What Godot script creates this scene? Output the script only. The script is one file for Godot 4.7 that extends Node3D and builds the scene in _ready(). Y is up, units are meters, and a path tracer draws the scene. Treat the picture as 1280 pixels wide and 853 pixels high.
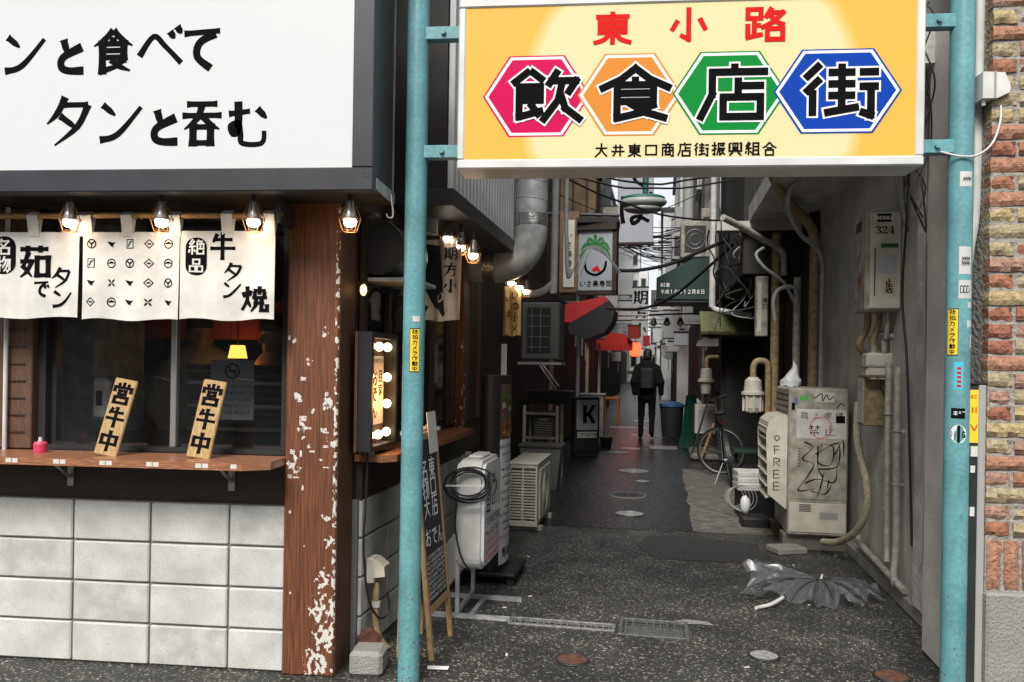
extends Node3D

const AR := -0.0872665
var ALLEY := Transform3D(Basis(Vector3.UP, AR), Vector3(-1.15, 0, -3.75))
var T := {}
var M := {}
var G := {}
var taken := {}
var rng := RandomNumberGenerator.new()

class MB:
	var v := PackedVector3Array()
	var n := PackedVector3Array()
	var u := PackedVector2Array()
	var t := Transform3D()
	func tri3(a: Vector3, b: Vector3, c: Vector3, na: Vector3, nb: Vector3, nc: Vector3) -> void:
		var f := (c - a).cross(b - a)
		var swap := f.dot(na + nb + nc) < 0.0
		var ab := (na + nb + nc).abs()
		for k in 3:
			var j: int = [0, 2, 1][k] if swap else k
			var p: Vector3 = [a, b, c][j]
			var q: Vector3 = [na, nb, nc][j]
			v.append(t * p)
			n.append((t.basis * q).normalized())
			if ab.z >= ab.x and ab.z >= ab.y:
				u.append(Vector2(p.x, -p.y))
			elif ab.x >= ab.y:
				u.append(Vector2(-p.z, -p.y))
			else:
				u.append(Vector2(p.x, p.z))
	func tri(a: Vector3, b: Vector3, c: Vector3, nn: Vector3) -> void:
		tri3(a, b, c, nn, nn, nn)
	func quad(a: Vector3, b: Vector3, c: Vector3, d: Vector3, out := Vector3.ZERO) -> void:
		var nn := (c - a).cross(b - a).normalized()
		if out != Vector3.ZERO and nn.dot(out) < 0.0:
			nn = -nn
		tri(a, b, c, nn)
		tri(a, c, d, nn)
	func box(c: Vector3, s: Vector3, ch := 0.0) -> MB:
		var h := s * 0.5
		if ch <= 0.0:
			for ax in 3:
				for sg in [-1.0, 1.0]:
					var e := Vector3.ZERO
					e[ax] = h[ax] * sg
					var a := Vector3.ZERO
					var b := Vector3.ZERO
					a[(ax + 1) % 3] = h[(ax + 1) % 3]
					b[(ax + 2) % 3] = h[(ax + 2) % 3]
					quad(c + e - a - b, c + e + a - b, c + e + a + b, c + e - a + b, e)
			return self
		ch = minf(ch, 0.45 * minf(s.x, minf(s.y, s.z)))
		var g := h - Vector3.ONE * ch
		for ax in 3:
			var i := (ax + 1) % 3
			var j := (ax + 2) % 3
			for sg in [-1.0, 1.0]:
				var e := Vector3.ZERO
				e[ax] = h[ax] * sg
				var a := Vector3.ZERO
				var b := Vector3.ZERO
				a[i] = g[i]
				b[j] = g[j]
				quad(c + e - a - b, c + e + a - b, c + e + a + b, c + e - a + b, e)
			for s1 in [-1.0, 1.0]:
				for s2 in [-1.0, 1.0]:
					var p := Vector3.ZERO
					p[i] = h[i] * s1
					p[j] = g[j] * s2
					var q := Vector3.ZERO
					q[i] = g[i] * s1
					q[j] = h[j] * s2
					var l := Vector3.ZERO
					l[ax] = g[ax]
					quad(c + p - l, c + p + l, c + q + l, c + q - l, p + q)
		for sx in [-1.0, 1.0]:
			for sy in [-1.0, 1.0]:
				for sz in [-1.0, 1.0]:
					var o := Vector3(sx, sy, sz)
					tri(c + Vector3(h.x, g.y, g.z) * o, c + Vector3(g.x, h.y, g.z) * o, c + Vector3(g.x, g.y, h.z) * o, o.normalized())
		return self
	func span(x0: float, x1: float, y0: float, y1: float, z0: float, z1: float, ch := 0.0) -> MB:
		return box(Vector3(x0 + x1, y0 + y1, z0 + z1) * 0.5, Vector3(absf(x1 - x0), absf(y1 - y0), absf(z1 - z0)), ch)
	func bar(a: Vector3, b: Vector3, w: float, h: float, ch := 0.0) -> MB:
		var keep := t
		var y := (b - a).normalized()
		var x := y.cross(Vector3.UP)
		if x.length() < 0.01:
			x = Vector3.RIGHT
		x = x.normalized()
		t = t * Transform3D(Basis(x, y, x.cross(y)), (a + b) * 0.5)
		box(Vector3.ZERO, Vector3(w, a.distance_to(b), h), ch)
		t = keep
		return self
	func cyl(a: Vector3, b: Vector3, r1: float, r2 := -1.0, seg := 14, caps := true) -> MB:
		if r2 < 0.0:
			r2 = r1
		var y := (b - a).normalized()
		var x := y.cross(Vector3(0.31, 0.2, 0.93)).normalized()
		var z := x.cross(y)
		for k in seg:
			var p := TAU * k / seg
			var q := TAU * (k + 1) / seg
			var d := x * cos(p) + z * sin(p)
			var e := x * cos(q) + z * sin(q)
			tri3(a + d * r1, b + d * r2, b + e * r2, d, d, e)
			tri3(a + d * r1, b + e * r2, a + e * r1, d, e, e)
			if caps:
				if r1 > 0.0:
					tri(a, a + d * r1, a + e * r1, -y)
				if r2 > 0.0:
					tri(b, b + d * r2, b + e * r2, y)
		return self
	func tube(pts: Array, r: float, seg := 8, closed := false, rr: Array = []) -> MB:
		var m := pts.size()
		var rings := []
		var dirs := []
		var up := Vector3(0.17, 0.97, 0.13)
		for k in m:
			var a: Vector3 = pts[(k - 1 + m) % m] if closed else pts[maxi(k - 1, 0)]
			var b: Vector3 = pts[(k + 1) % m] if closed else pts[mini(k + 1, m - 1)]
			var y := (b - a).normalized()
			if k == 0 and absf(y.dot(up)) > 0.9:
				up = Vector3(0.95, 0.1, 0.2)
			var x := (up - y * up.dot(y)).normalized()
			up = x
			var z := x.cross(y)
			var ring := []
			var dd := []
			var rad: float = rr[k] if rr.size() else r
			for j in seg:
				var p := TAU * j / seg
				var d := x * cos(p) + z * sin(p)
				dd.append(d)
				ring.append(pts[k] + d * rad)
			rings.append(ring)
			dirs.append(dd)
		for k in (m if closed else m - 1):
			var k2 := (k + 1) % m
			for j in seg:
				var j2 := (j + 1) % seg
				tri3(rings[k][j], rings[k2][j], rings[k2][j2], dirs[k][j], dirs[k2][j], dirs[k2][j2])
				tri3(rings[k][j], rings[k2][j2], rings[k][j2], dirs[k][j], dirs[k2][j2], dirs[k][j2])
		if not closed:
			for e in [0, m - 1]:
				var nn: Vector3 = (pts[0] - pts[1]).normalized() if e == 0 else (pts[m - 1] - pts[m - 2]).normalized()
				for j in seg:
					tri(pts[e], rings[e][j], rings[e][(j + 1) % seg], nn)
		return self
	func ring(c: Vector3, axis: Vector3, rad: float, r: float, seg := 28, sides := 6) -> MB:
		var x := axis.cross(Vector3(0.3, 0.1, 0.95)).normalized()
		var z := x.cross(axis.normalized())
		var pts := []
		for k in seg:
			pts.append(c + (x * cos(TAU * k / seg) + z * sin(TAU * k / seg)) * rad)
		return tube(pts, r, sides, true)
	func lathe(c: Vector3, prof: Array, seg := 18, tilt := Basis()) -> MB:
		for k in prof.size() - 1:
			var p: Vector2 = prof[k]
			var q: Vector2 = prof[k + 1]
			var e := Vector2(q.y - p.y, p.x - q.x).normalized()
			for j in seg:
				var a := TAU * j / seg
				var b := TAU * (j + 1) / seg
				var da := Vector3(cos(a), 0, sin(a))
				var db := Vector3(cos(b), 0, sin(b))
				var na := tilt * (da * e.x + Vector3.UP * e.y)
				var nb := tilt * (db * e.x + Vector3.UP * e.y)
				var p1 := c + tilt * (da * p.x + Vector3.UP * p.y)
				var p2 := c + tilt * (db * p.x + Vector3.UP * p.y)
				var q1 := c + tilt * (da * q.x + Vector3.UP * q.y)
				var q2 := c + tilt * (db * q.x + Vector3.UP * q.y)
				if q.x > 0.0:
					tri3(p1, q1, q2, na, na, nb)
				if p.x > 0.0:
					tri3(p1, q2, p2, na, nb, nb)
		return self
	func prism(poly: PackedVector2Array, z0: float, z1: float, ch := false) -> MB:
		var ids := Geometry2D.triangulate_polygon(poly)
		for k in range(0, ids.size(), 3):
			for z in [z0, z1]:
				var a := poly[ids[k]]
				var b := poly[ids[k + 1]]
				var c := poly[ids[k + 2]]
				tri(Vector3(a.x, a.y, z), Vector3(b.x, b.y, z), Vector3(c.x, c.y, z), Vector3(0, 0, signf(z - (z0 + z1) * 0.5)))
		var area := 0.0
		for k in poly.size():
			area += poly[k].cross(poly[(k + 1) % poly.size()])
		for k in poly.size():
			var a := poly[k]
			var b := poly[(k + 1) % poly.size()]
			var o := Vector2(b.y - a.y, a.x - b.x) * signf(area)
			quad(Vector3(a.x, a.y, z0), Vector3(b.x, b.y, z0), Vector3(b.x, b.y, z1), Vector3(a.x, a.y, z1), Vector3(o.x, o.y, 0))
		return self
	func flat(poly: PackedVector2Array, z: float) -> MB:
		var ids := Geometry2D.triangulate_polygon(poly)
		for k in range(0, ids.size(), 3):
			var a := poly[ids[k]]
			var b := poly[ids[k + 1]]
			var c := poly[ids[k + 2]]
			tri(Vector3(a.x, a.y, z), Vector3(b.x, b.y, z), Vector3(c.x, c.y, z), Vector3(0, 0, 1))
		return self
	func ball(c: Vector3, r: Vector3, seg := 14) -> MB:
		var rows := maxi(4, seg / 2)
		for i in rows:
			for j in seg:
				var q := []
				for e in [[0, 0], [1, 0], [1, 1], [0, 1]]:
					var a: float = PI * (i + e[0]) / rows
					var b: float = TAU * (j + e[1]) / seg
					q.append(Vector3(sin(a) * cos(b), cos(a), sin(a) * sin(b)))
				var ir := Vector3.ONE / r
				if i < rows - 1:
					tri3(c + q[0] * r, c + q[1] * r, c + q[2] * r, q[0] * ir, q[1] * ir, q[2] * ir)
				if i > 0:
					tri3(c + q[0] * r, c + q[2] * r, c + q[3] * r, q[0] * ir, q[2] * ir, q[3] * ir)
		return self
	func stroke(pts: Array, ws: Array, z: float) -> void:
		var m := pts.size()
		var l := []
		var r := []
		for k in m:
			var a: Vector2 = (pts[k] - pts[maxi(k - 1, 0)])
			var b: Vector2 = (pts[mini(k + 1, m - 1)] - pts[k])
			var d := (a.normalized() + b.normalized())
			if d.length() < 0.2:
				d = b if b.length() > 0.0 else a
			d = d.normalized()
			var o := Vector2(-d.y, d.x)
			var g := 1.0
			if k > 0 and k < m - 1:
				g = minf(1.5, 1.0 / maxf(0.4, absf(o.dot(Vector2(-b.y, b.x).normalized()))))
			l.append(pts[k] + o * ws[k] * 0.5 * g)
			r.append(pts[k] - o * ws[k] * 0.5 * g)
		for k in m - 1:
			quad(Vector3(l[k].x, l[k].y, z), Vector3(l[k + 1].x, l[k + 1].y, z), Vector3(r[k + 1].x, r[k + 1].y, z), Vector3(r[k].x, r[k].y, z), Vector3(0, 0, 1))
	func mesh() -> ArrayMesh:
		var a := []
		a.resize(Mesh.ARRAY_MAX)
		a[Mesh.ARRAY_VERTEX] = v
		a[Mesh.ARRAY_NORMAL] = n
		a[Mesh.ARRAY_TEX_UV] = u
		var m := ArrayMesh.new()
		m.add_surface_from_arrays(Mesh.PRIMITIVE_TRIANGLES, a)
		return m

# ---------- nodes
func ap(s: float, y: float, d: float) -> Vector3:
	return ALLEY * Vector3(s, y, -d)

func numbered(nm: String) -> String:
	taken[nm] = taken.get(nm, -1) + 1
	return nm if taken[nm] == 0 else "%s_%03d" % [nm, taken[nm]]

func tag(o: Node, label: String, cat := "", grp := "", kind := "") -> Node:
	if label:
		o.set_meta("label", label)
	if cat:
		o.set_meta("category", cat)
	if grp:
		o.set_meta("group", grp)
	if kind:
		o.set_meta("kind", kind)
	return o

func thing(nm: String, label: String, cat: String, pos := Vector3.ZERO, ry := 0.0, grp := "") -> Node3D:
	var o := Node3D.new()
	o.name = numbered(nm)
	add_child(o)
	o.position = pos
	o.rotation.y = ry
	tag(o, label, cat, grp)
	return o

func W(o: Node3D) -> MB:
	var b := MB.new()
	b.t = o.transform.affine_inverse()
	return b

func AL(o: Node3D) -> MB:
	var b := MB.new()
	b.t = o.transform.affine_inverse() * ALLEY
	return b

func put(b: MB, nm: String, m: Material, parent: Node) -> MeshInstance3D:
	var o := MeshInstance3D.new()
	o.mesh = b.mesh()
	o.material_override = m
	o.name = nm
	parent.add_child(o, true)
	return o

func piece(ms: Mesh, nm: String, m: Material, parent: Node, pos: Vector3, rot := Vector3.ZERO) -> MeshInstance3D:
	var o := MeshInstance3D.new()
	o.mesh = ms
	o.material_override = m
	o.name = nm
	o.position = pos
	o.rotation = rot
	parent.add_child(o, true)
	return o

func solo(nm: String, label: String, cat: String, b: MB, m: Material, pos := Vector3.ZERO, ry := 0.0, grp := "") -> MeshInstance3D:
	var o := MeshInstance3D.new()
	o.mesh = b.mesh()
	o.material_override = m
	o.name = numbered(nm)
	add_child(o)
	o.position = pos
	o.rotation.y = ry
	tag(o, label, cat, grp)
	return o

func struct(nm: String, b: MB, m: Material, pos := Vector3.ZERO, ry := 0.0) -> MeshInstance3D:
	var o := MeshInstance3D.new()
	o.mesh = b.mesh()
	o.material_override = m
	o.name = numbered(nm)
	add_child(o)
	o.position = pos
	o.rotation.y = ry
	o.set_meta("kind", "structure")
	return o

func copy(o: Node3D, label: String, pos: Vector3, ry := 0.0) -> Node3D:
	var c: Node3D = o.duplicate()
	var base: String = o.name
	var cut := base.rfind("_0")
	c.name = numbered(base.substr(0, cut) if cut > 0 else base)
	add_child(c)
	c.position = pos
	c.rotation.y = ry
	if label:
		c.set_meta("label", label)
	return c

func smooth(pts: Array, k := 5, closed := false) -> Array:
	var out := []
	var m := pts.size()
	for i in (m if closed else m - 1):
		var p0 = pts[(i - 1 + m) % m] if closed else pts[maxi(i - 1, 0)]
		var p1 = pts[i]
		var p2 = pts[(i + 1) % m]
		var p3 = pts[(i + 2) % m] if closed else pts[mini(i + 2, m - 1)]
		for j in k:
			out.append(p1.cubic_interpolate(p2, p0, p3, float(j) / k))
	if not closed:
		out.append(pts[m - 1])
	return out

# ---------- writing
func write(b: MB, ch: String, cx: float, cy: float, size: float, w: float, z: float, brush := 0.0, sx := 1.0, grow := 0.0) -> float:
	if not G.has(ch):
		return z
	var k := 0
	for part in G[ch].split("/"):
		var s: String = part.strip_edges()
		var curved := s.begins_with("~")
		var pts := []
		for q in s.trim_prefix("~").strip_edges().split(" ", false):
			var xy := q.split(",")
			pts.append(Vector2(cx + (float(xy[0]) - 10.0) / 20.0 * size * sx, cy - (float(xy[1]) - 10.0) / 20.0 * size))
		var closed: bool = pts.size() > 3 and pts[0].distance_to(pts[-1]) < 1e-5
		if curved:
			pts = smooth(pts, 5)
		var segs := []
		if curved or pts.size() == 2 or brush > 0.0 and not closed and pts.size() == 3 and (pts[1] - pts[0]).normalized().dot((pts[2] - pts[1]).normalized()) > 0.55:
			if pts.size() == 2:
				pts = [pts[0], pts[0].lerp(pts[1], 0.18), pts[0].lerp(pts[1], 0.6), pts[0].lerp(pts[1], 0.86), pts[1]]
			elif pts.size() == 3:
				pts = smooth(pts, 4)
			segs.append(pts)
		else:
			for i in pts.size() - 1:
				var d: Vector2 = (pts[i + 1] - pts[i]).normalized() * w * 0.45
				segs.append([pts[i] - d, pts[i].lerp(pts[i + 1], 0.3), pts[i].lerp(pts[i + 1], 0.7), pts[i + 1] + d])
		for g in segs:
			var ws := []
			var dir: Vector2 = (g[-1] - g[0]).normalized()
			var thin := 1.0 - 0.28 * brush * dir.x * dir.x
			var sweep := brush * clampf(absf(dir.x * dir.y) * 2.2, 0.0, 1.0) * (0.5 if curved else 1.0)
			for i in g.size():
				var f = float(i) / (g.size() - 1)
				var a := thin * (1.0 + 0.25 * brush * (1.0 - smoothstep(0.0, 0.25, f)) + 0.2 * brush * (1.0 - sweep) * smoothstep(0.75, 0.95, f))
				a *= 1.0 - 0.72 * sweep * smoothstep(0.45, 1.0, f)
				ws.append(w * a + grow)
			if grow > 0.0:
				var d0: Vector2 = (g[0] - g[1]).normalized() * grow * 0.5
				var d1: Vector2 = (g[-1] - g[-2]).normalized() * grow * 0.5
				g[0] += d0
				g[-1] += d1
			b.stroke(g, ws, z + k * 0.00008)
			k += 1
	return z + k * 0.00008

func line_of(b: MB, text: String, x: float, y: float, step: Vector2, size: float, w: float, z: float, brush := 0.0, sx := 1.0) -> void:
	for i in text.length():
		write(b, text[i], x + step.x * i, y + step.y * i, size, w, z, brush, sx)

func dashes(b: MB, x0: float, x1: float, y: float, h: float, z: float, sd: int) -> void:
	# rows of print too small to read
	var r := RandomNumberGenerator.new()
	r.seed = sd
	var x := x0
	while x < x1:
		var w := r.randf_range(0.35, 0.9) * h
		for j in 3:
			var yy := y + h * (0.35 - 0.33 * j)
			if r.randf() < 0.75:
				b.quad(Vector3(x, yy - h * 0.06, z), Vector3(x + w, yy - h * 0.06, z), Vector3(x + w, yy + h * 0.06, z), Vector3(x, yy + h * 0.06, z), Vector3(0, 0, 1))
		if r.randf() < 0.7:
			var xm := x + w * r.randf_range(0.2, 0.8)
			b.quad(Vector3(xm - h * 0.06, y - h * 0.45, z + 0.0001), Vector3(xm + h * 0.06, y - h * 0.45, z + 0.0001), Vector3(xm + h * 0.06, y + h * 0.45, z + 0.0001), Vector3(xm - h * 0.06, y + h * 0.45, z + 0.0001), Vector3(0, 0, 1))
		x += w + h * 0.25

func latin(text: String, h: float, m: Material, parent: Node, pos: Vector3, rot := Vector3.ZERO, serif := false, bold := true) -> MeshInstance3D:
	var f := SystemFont.new()
	f.font_names = PackedStringArray(["Droid Serif" if serif else "Droid Sans"])
	f.font_weight = 700 if bold else 400
	var tm := TextMesh.new()
	tm.text = text
	tm.font = f
	tm.font_size = 64
	tm.pixel_size = h / 64.0 * 1.38
	tm.depth = 0.0008
	tm.curve_step = 2.0
	var o := MeshInstance3D.new()
	o.mesh = tm
	o.material_override = m
	o.name = "lettering"
	o.position = pos
	o.rotation = rot
	parent.add_child(o, true)
	return o

func glyphs() -> void:
	var raw := """大|2,7 18,7/10,1 10,7 8,13 2,19/10,8 13,14 18,19
小|10,1 10,18 7,16/5,7 2,13/15,6 18,13
東|2,4 18,4/4,7 16,7 16,13 4,13 4,7/4,10 16,10/10,1 10,20/9,13 6,17 1,19/11,13 14,17 19,19
路|2,2 8,2 8,7 2,7 2,2/5,7 5,17/5,11 8,11/2,10 2,18/1,18 9,16/13,1 10,7/12,4 18,4 14,9 9,12/12,5 15,9 19,11/11,13 18,13 18,19 11,19 11,13
飲|6,1 1,6/6,1 10,5/3,7 9,7 9,12 3,12/3,9.5 9,9.5/3,7 3,18 9,16/6,13 9,18/14,1 11,7/12,5 19,5 17,9/15,6 14,12 10,19/15,11 16,15 20,19
食|10,1 6,5 1,8/10,1 14,5 19,8/10,4 10,7/5,7 15,7 15,13 5,13/5,10 15,10/5,7 5,19 12,17/16,14 11,16/9,14 13,17 18,19
店|10,0 10,3/3,3 19,3/4,3 4,11 1,19/11,5 11,12/11,8 18,8/7,12 17,12 17,19 7,19 7,12
街|5,1 1,6/5,6 1,11/3,10 3,19/7,4 14,4/10.5,1 10.5,8/7,8 14,8/7,12 14,12/10.5,9 10.5,17/6,18 15,16/15,4 20,4/15,9 20,9/18,9 18,19 16,18
井|3,6 17,6/1,12 19,12/7,2 7,12 3,19/13,2 13,19
口|3,4 17,4 17,17 3,17 3,4
商|10,0 10,3/2,3 18,3/7,4 8,7/13,4 12,7/3,7 17,7 17,19 15,19/3,7 3,19/8,8 7,11 5,12/12,8 12,11 15,11/7,13 13,13 13,17 7,17 7,13
振|1,5 8,5/5,1 5,18 3,17/1,12 8,9/9,2 19,2/10,2 10,10 8,19/12,5 18,5/10,9 19,9/12,9 12,18 15,16/18,11 14,13/14,10 16,15 19,18
興|4,2 2,3 2,13/2,6 4,6/2,9 4,9/7,2 13,2 13,13/7,2 7,13/9,5 11,5/9,8 11,8 11,11 9,11 9,8/16,2 18,2 18,13/16,6 18,6/16,9 18,9/1,13 19,13/7,15 2,19/13,15 18,19
組|5,1 2,6 5,7/7,3 2,10 8,9/5,10 5,19/2,13 1,17/7,13 9,16/11,2 18,2 18,18/11,2 11,18/11,7 18,7/11,12 18,12/9,18 20,18
合|10,1 6,6 1,9/10,1 14,6 19,9/6,9 14,9/5,12 15,12 15,19 5,19 5,12
呑|3,2 17,2/1,7 19,7/10,2 8,8 2,13/10,7 14,11 18,13/6,12 14,12 14,19 6,19 6,12
名|8,1 5,5 1,9/7,4 16,4 12,9 3,14/6,7 9,9/7,12 17,12 17,19 7,19 7,12
物|3,3 1,9/1,7 8,7/5,1 5,19/1,14 9,11/12,1 9,8/11,5 18,5 18,16 16,19 14,17/14,6 12,11 9,15/17,6 15,13 11,19
茹|1,3 19,3/6,1 6,5/14,1 14,5/6,6 3,13 8,18/9,9 6,15 1,19/1,10 10,10/12,8 19,8 19,18 12,18 12,8
で|2,4 18,3/~15,4 9,9 9,15 15,18/14,7 15,10/17,6 19,9
て|2,4 18,3/~16,4 9,8 8,14 14,19
と|6,2 8,9/~16,6 6,11 5,16 9,18 17,18
べ|~1,13 7,5 12,9 19,16/14,3 16,6/17,1 19,4
む|2,6 11,5/~6,1 6,12 4,14 3,11 6,10 7,14 8,18 16,18 17,13/14,4 18,8
タ|8,1 5,7 1,11/7,4 17,4/17,4 13,12 4,19/6,8 13,13
ン|3,4 8,8/~2,17 9,15 18,5
絶|5,1 2,6 5,7/7,3 2,10 8,9/5,10 5,19/2,13 1,17/7,13 9,16/13,1 10,5/12,3 17,3 15,6/11,6 19,6 19,12 11,12/15,6 15,12/11,6 11,18 19,18 19,15
品|6,2 14,2 14,8 6,8 6,2/2,11 9,11 9,18 2,18 2,11/11,11 18,11 18,18 11,18 11,11
牛|6,2 3,8/4,6 17,6/1,12 19,12/10,1 10,20
焼|5,1 5,10 1,18/2,5 3,9/8,4 7,8/5,11 8,16/10,4 19,4/14.5,1 14.5,7/11,5 11,9/18,5 18,9/9,9 20,9/12,10 12,14 8,19/16,10 16,18 20,18 20,15/10,13 18,13
営|5,1 6,4/10,0 10,4/15,1 14,4/2,8 2,5 18,5 18,8/7,8 13,8 13,11 7,11 7,8/4,14 16,14 16,19 4,19 4,14/10,11 9,14
中|3,6 17,6 17,13 3,13 3,6/10,1 10,20
防|2,1 2,19/2,2 7,2 5,7 7,11 4,13/14,0 14,4/9,5 20,5/13,5 12,12 8,19/13,9 18,9 17,17 14,19
犯|7,2 1,6/3,2 7,8 6,17 3,19/6,8 1,14/11,4 18,4 18,11 15,11/11,4 11,17 20,17 20,14
カ|2,6 17,6 16,17 12,18/9,1 9,9 3,19
メ|16,2 10,12 3,19/5,6 16,16
ラ|4,3 16,3/2,8 18,8 13,15 6,19
作|6,1 1,9/4,7 4,19/11,1 8,7/10,5 20,5/13,5 13,19/13,9 18,9/13,14 18,14
動|9,1 3,3/1,5 11,5/2,7 10,7 10,12 2,12 2,7/2,9.5 10,9.5/6,2 6,18/2,15 10,15/1,18 11,17/12,6 19,6 18,17 15,18/15,1 15,10 11,19
お|2,6 13,6/~7,1 7,16 3,16 4,12 12,10 17,13 15,18 11,18/16,3 19,7
ん|~9,1 6,9 2,18 6,11 10,11 11,17 15,17 19,11
揚|1,5 7,5/4,1 4,18 2,17/1,12 7,9/10,1 18,1 18,7 10,7 10,1/10,4 18,4/8,9 20,9/11,10 8,15/10,12 19,12 18,18 16,18/14,13 9,19/17,13 13,19
げ|~3,2 2,10 3,18/7,6 17,6/~13,2 13,12 9,19/16,1 17,3/18,0 20,2
も|~9,1 8,14 11,18 17,16 17,12/3,6 14,6/3,11 14,11
の|~11,5 9,14 4,15 3,10 9,4 17,7 17,14 11,18
い|~4,4 4,14 7,17 9,14/15,5 18,12
さ|3,6 17,4/9,1 14,11/~15,12 7,13 6,18 14,19
美|6,0 8,3/14,0 12,3/3,4 17,4/4,7 16,7/2,10 18,10/10,3 10,12/1,13 19,13/10,12 8,16 2,19/11,13 14,17 18,19
寿|4,3 16,3/3,6 17,6/1,9 19,9/10,1 8,10 2,18/7,13 18,13/14,11 14,19 11,18/8,15 10,17
司|2,3 17,3 17,19 14,18/3,7 13,7/4,11 12,11 12,17 4,17 4,11
平|2,3 18,3/5,6 7,9/15,6 13,9/1,11 19,11/10,3 10,20
成|3,5 18,5/4,5 4,11 1,19/4,10 9,10 9,16 7,16/11,1 12,11 17,18 19,15/17,8 11,17/15,1 17,3
年|6,1 2,7/5,4 18,4/5,9 17,9/6,9 6,14/1,14 19,14/11,4 11,20
月|5,2 16,2 16,18 13,18/5,2 5,12 2,19/5,7 16,7/5,12 16,12
日|4,2 16,2 16,18 4,18 4,2/4,10 16,10
創|5,1 1,6/5,1 10,5/3,7 8,7/2,9 8,9 8,12 2,12/2,9 1,18/3,14 8,14 8,18 3,18 3,14/13,4 13,14/18,1 18,18 15,17
業|7,1 7,4/12,1 12,4/3,2 4,4/16,2 15,4/2,5 18,5/6,5 7,8/14,5 13,8/3,8 17,8/5,11 15,11/1,14 19,14/10,8 10,20/9,14 2,19/11,14 18,19
期|1,4 10,4/3,1 3,14/8,1 8,14/3,7 8,7/3,10 8,10/1,14 10,14/4,15 1,19/7,15 10,18/12,2 19,2 19,18 17,18/12,2 12,12 10,19/12,7 19,7/12,12 19,12
方|10,0 10,4/1,5 19,5/8,5 7,12 2,19/8,9 16,9 15,17 12,19
上|10,2 10,18/10,9 16,9/1,18 19,18
喫|1,5 6,5 6,13 1,13 1,5/8,3 13,3/8,6 13,6/10,1 10,10/7,10 13,9/14,3 19,3 18,9 16,9/16,3 14,10/7,13 20,13/13,10 12,15 7,19/13,14 19,19
煙|4,1 4,10 1,18/1,5 2,9/7,4 6,8/4,11 7,16/9,2 19,2/10,5 18,5 18,10 10,10 10,5/13,2 13,10/16,2 16,10/10,14 18,14/14,11 14,19/8,19 20,19
禁|1,4 9,4/5,1 5,10/5,4 1,9/5,5 8,8/11,4 19,4/15,1 15,10/15,4 11,9/15,5 19,8/5,11 15,11/2,14 18,14/10,14 10,20/5,15 3,18/14,15 17,18
止|10,2 10,18/10,9 16,9/4,8 4,18/1,18 19,18
自|9,0 7,3/4,3 16,3 16,19 4,19 4,3/4,8 16,8/4,13 16,13
家|10,0 10,3/2,6 2,3 18,3 18,6/5,6 15,6/11,6 3,12/8,9 11,13 10,19 7,18/9,12 2,16/10,14 3,19/16,9 12,11/12,10 19,18
そ|~4,3 15,3 4,10 17,10 9,14 15,19
ば|~3,2 2,10 3,18/8,6 17,6/~13,2 13,14 9,18 8,15 12,14 18,17/16,1 17,3/18,0 20,2
0|~10,2 5,6 5,14 10,18 15,14 15,6 10,2
1|7,5 10,2 10,18
2|~5,6 10,2 15,6 11,12 5,18/5,18 15,18
8|~10,10 6,6 10,2 14,6 10,10 5,14 10,18 15,14 10,10"""
	for row in raw.split("\n"):
		var kv := row.strip_edges().split("|")
		G[kv[0]] = kv[1]

# ---------- materials
func ntex(freq: float, lo: float, hi: float, sd: int, kind := FastNoiseLite.TYPE_SIMPLEX_SMOOTH, oct := 4, size := 512, as_normal := false) -> NoiseTexture2D:
	var f := FastNoiseLite.new()
	f.noise_type = kind
	f.frequency = freq
	f.seed = sd
	f.fractal_octaves = oct
	var t := NoiseTexture2D.new()
	t.width = size
	t.height = size
	t.seamless = true
	t.noise = f
	if as_normal:
		t.as_normal_map = true
		t.bump_strength = hi
	else:
		var g := Gradient.new()
		g.set_color(0, Color(lo, lo, lo))
		g.set_color(1, Color(hi, hi, hi))
		t.color_ramp = g
	return t

func mat(r: float, g: float, b: float, rough := 0.7, o := {}) -> StandardMaterial3D:
	var m := StandardMaterial3D.new()
	m.albedo_color = Color(r, g, b).linear_to_srgb()
	m.roughness = rough
	m.metallic = o.get("metal", 0.0)
	if o.has("spec"):
		m.metallic_specular = o.spec
	if o.has("tex"):
		m.albedo_texture = o.tex
		m.uv1_triplanar = true
		m.uv1_world_triplanar = o.get("world", true)
		var s = o.get("scale", 1.0)
		m.uv1_scale = s if s is Vector3 else Vector3.ONE * s
	if o.has("normal"):
		m.normal_enabled = true
		m.normal_texture = o.normal
		m.normal_scale = o.get("bump", 0.5)
		if not o.has("tex"):
			m.uv1_triplanar = true
			m.uv1_world_triplanar = o.get("world", true)
			m.uv1_scale = Vector3.ONE * o.get("scale", 1.0)
	if o.has("rtex"):
		m.roughness_texture = o.rtex
	if o.has("dirt"):
		m.detail_enabled = true
		m.detail_albedo = o.dirt
		m.detail_blend_mode = BaseMaterial3D.BLEND_MODE_MUL
		m.detail_uv_layer = BaseMaterial3D.DETAIL_UV_2
		m.uv2_triplanar = true
		m.uv2_world_triplanar = o.get("world", true)
		var s2 = o.get("dscale", 0.7)
		m.uv2_scale = s2 if s2 is Vector3 else Vector3.ONE * s2
	if o.has("coat"):
		m.clearcoat_enabled = true
		m.clearcoat = o.coat
		m.clearcoat_roughness = 0.12
	if o.has("glow"):
		m.emission_enabled = true
		m.emission = Color(r, g, b).linear_to_srgb() if not o.has("glow_color") else o.glow_color
		m.emission_energy_multiplier = o.glow
	if o.has("rim"):
		m.rim_enabled = true
		m.rim = o.rim
	if o.has("back"):
		m.backlight_enabled = true
		m.backlight = Color(r, g, b).linear_to_srgb() * o.back
	return m

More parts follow.
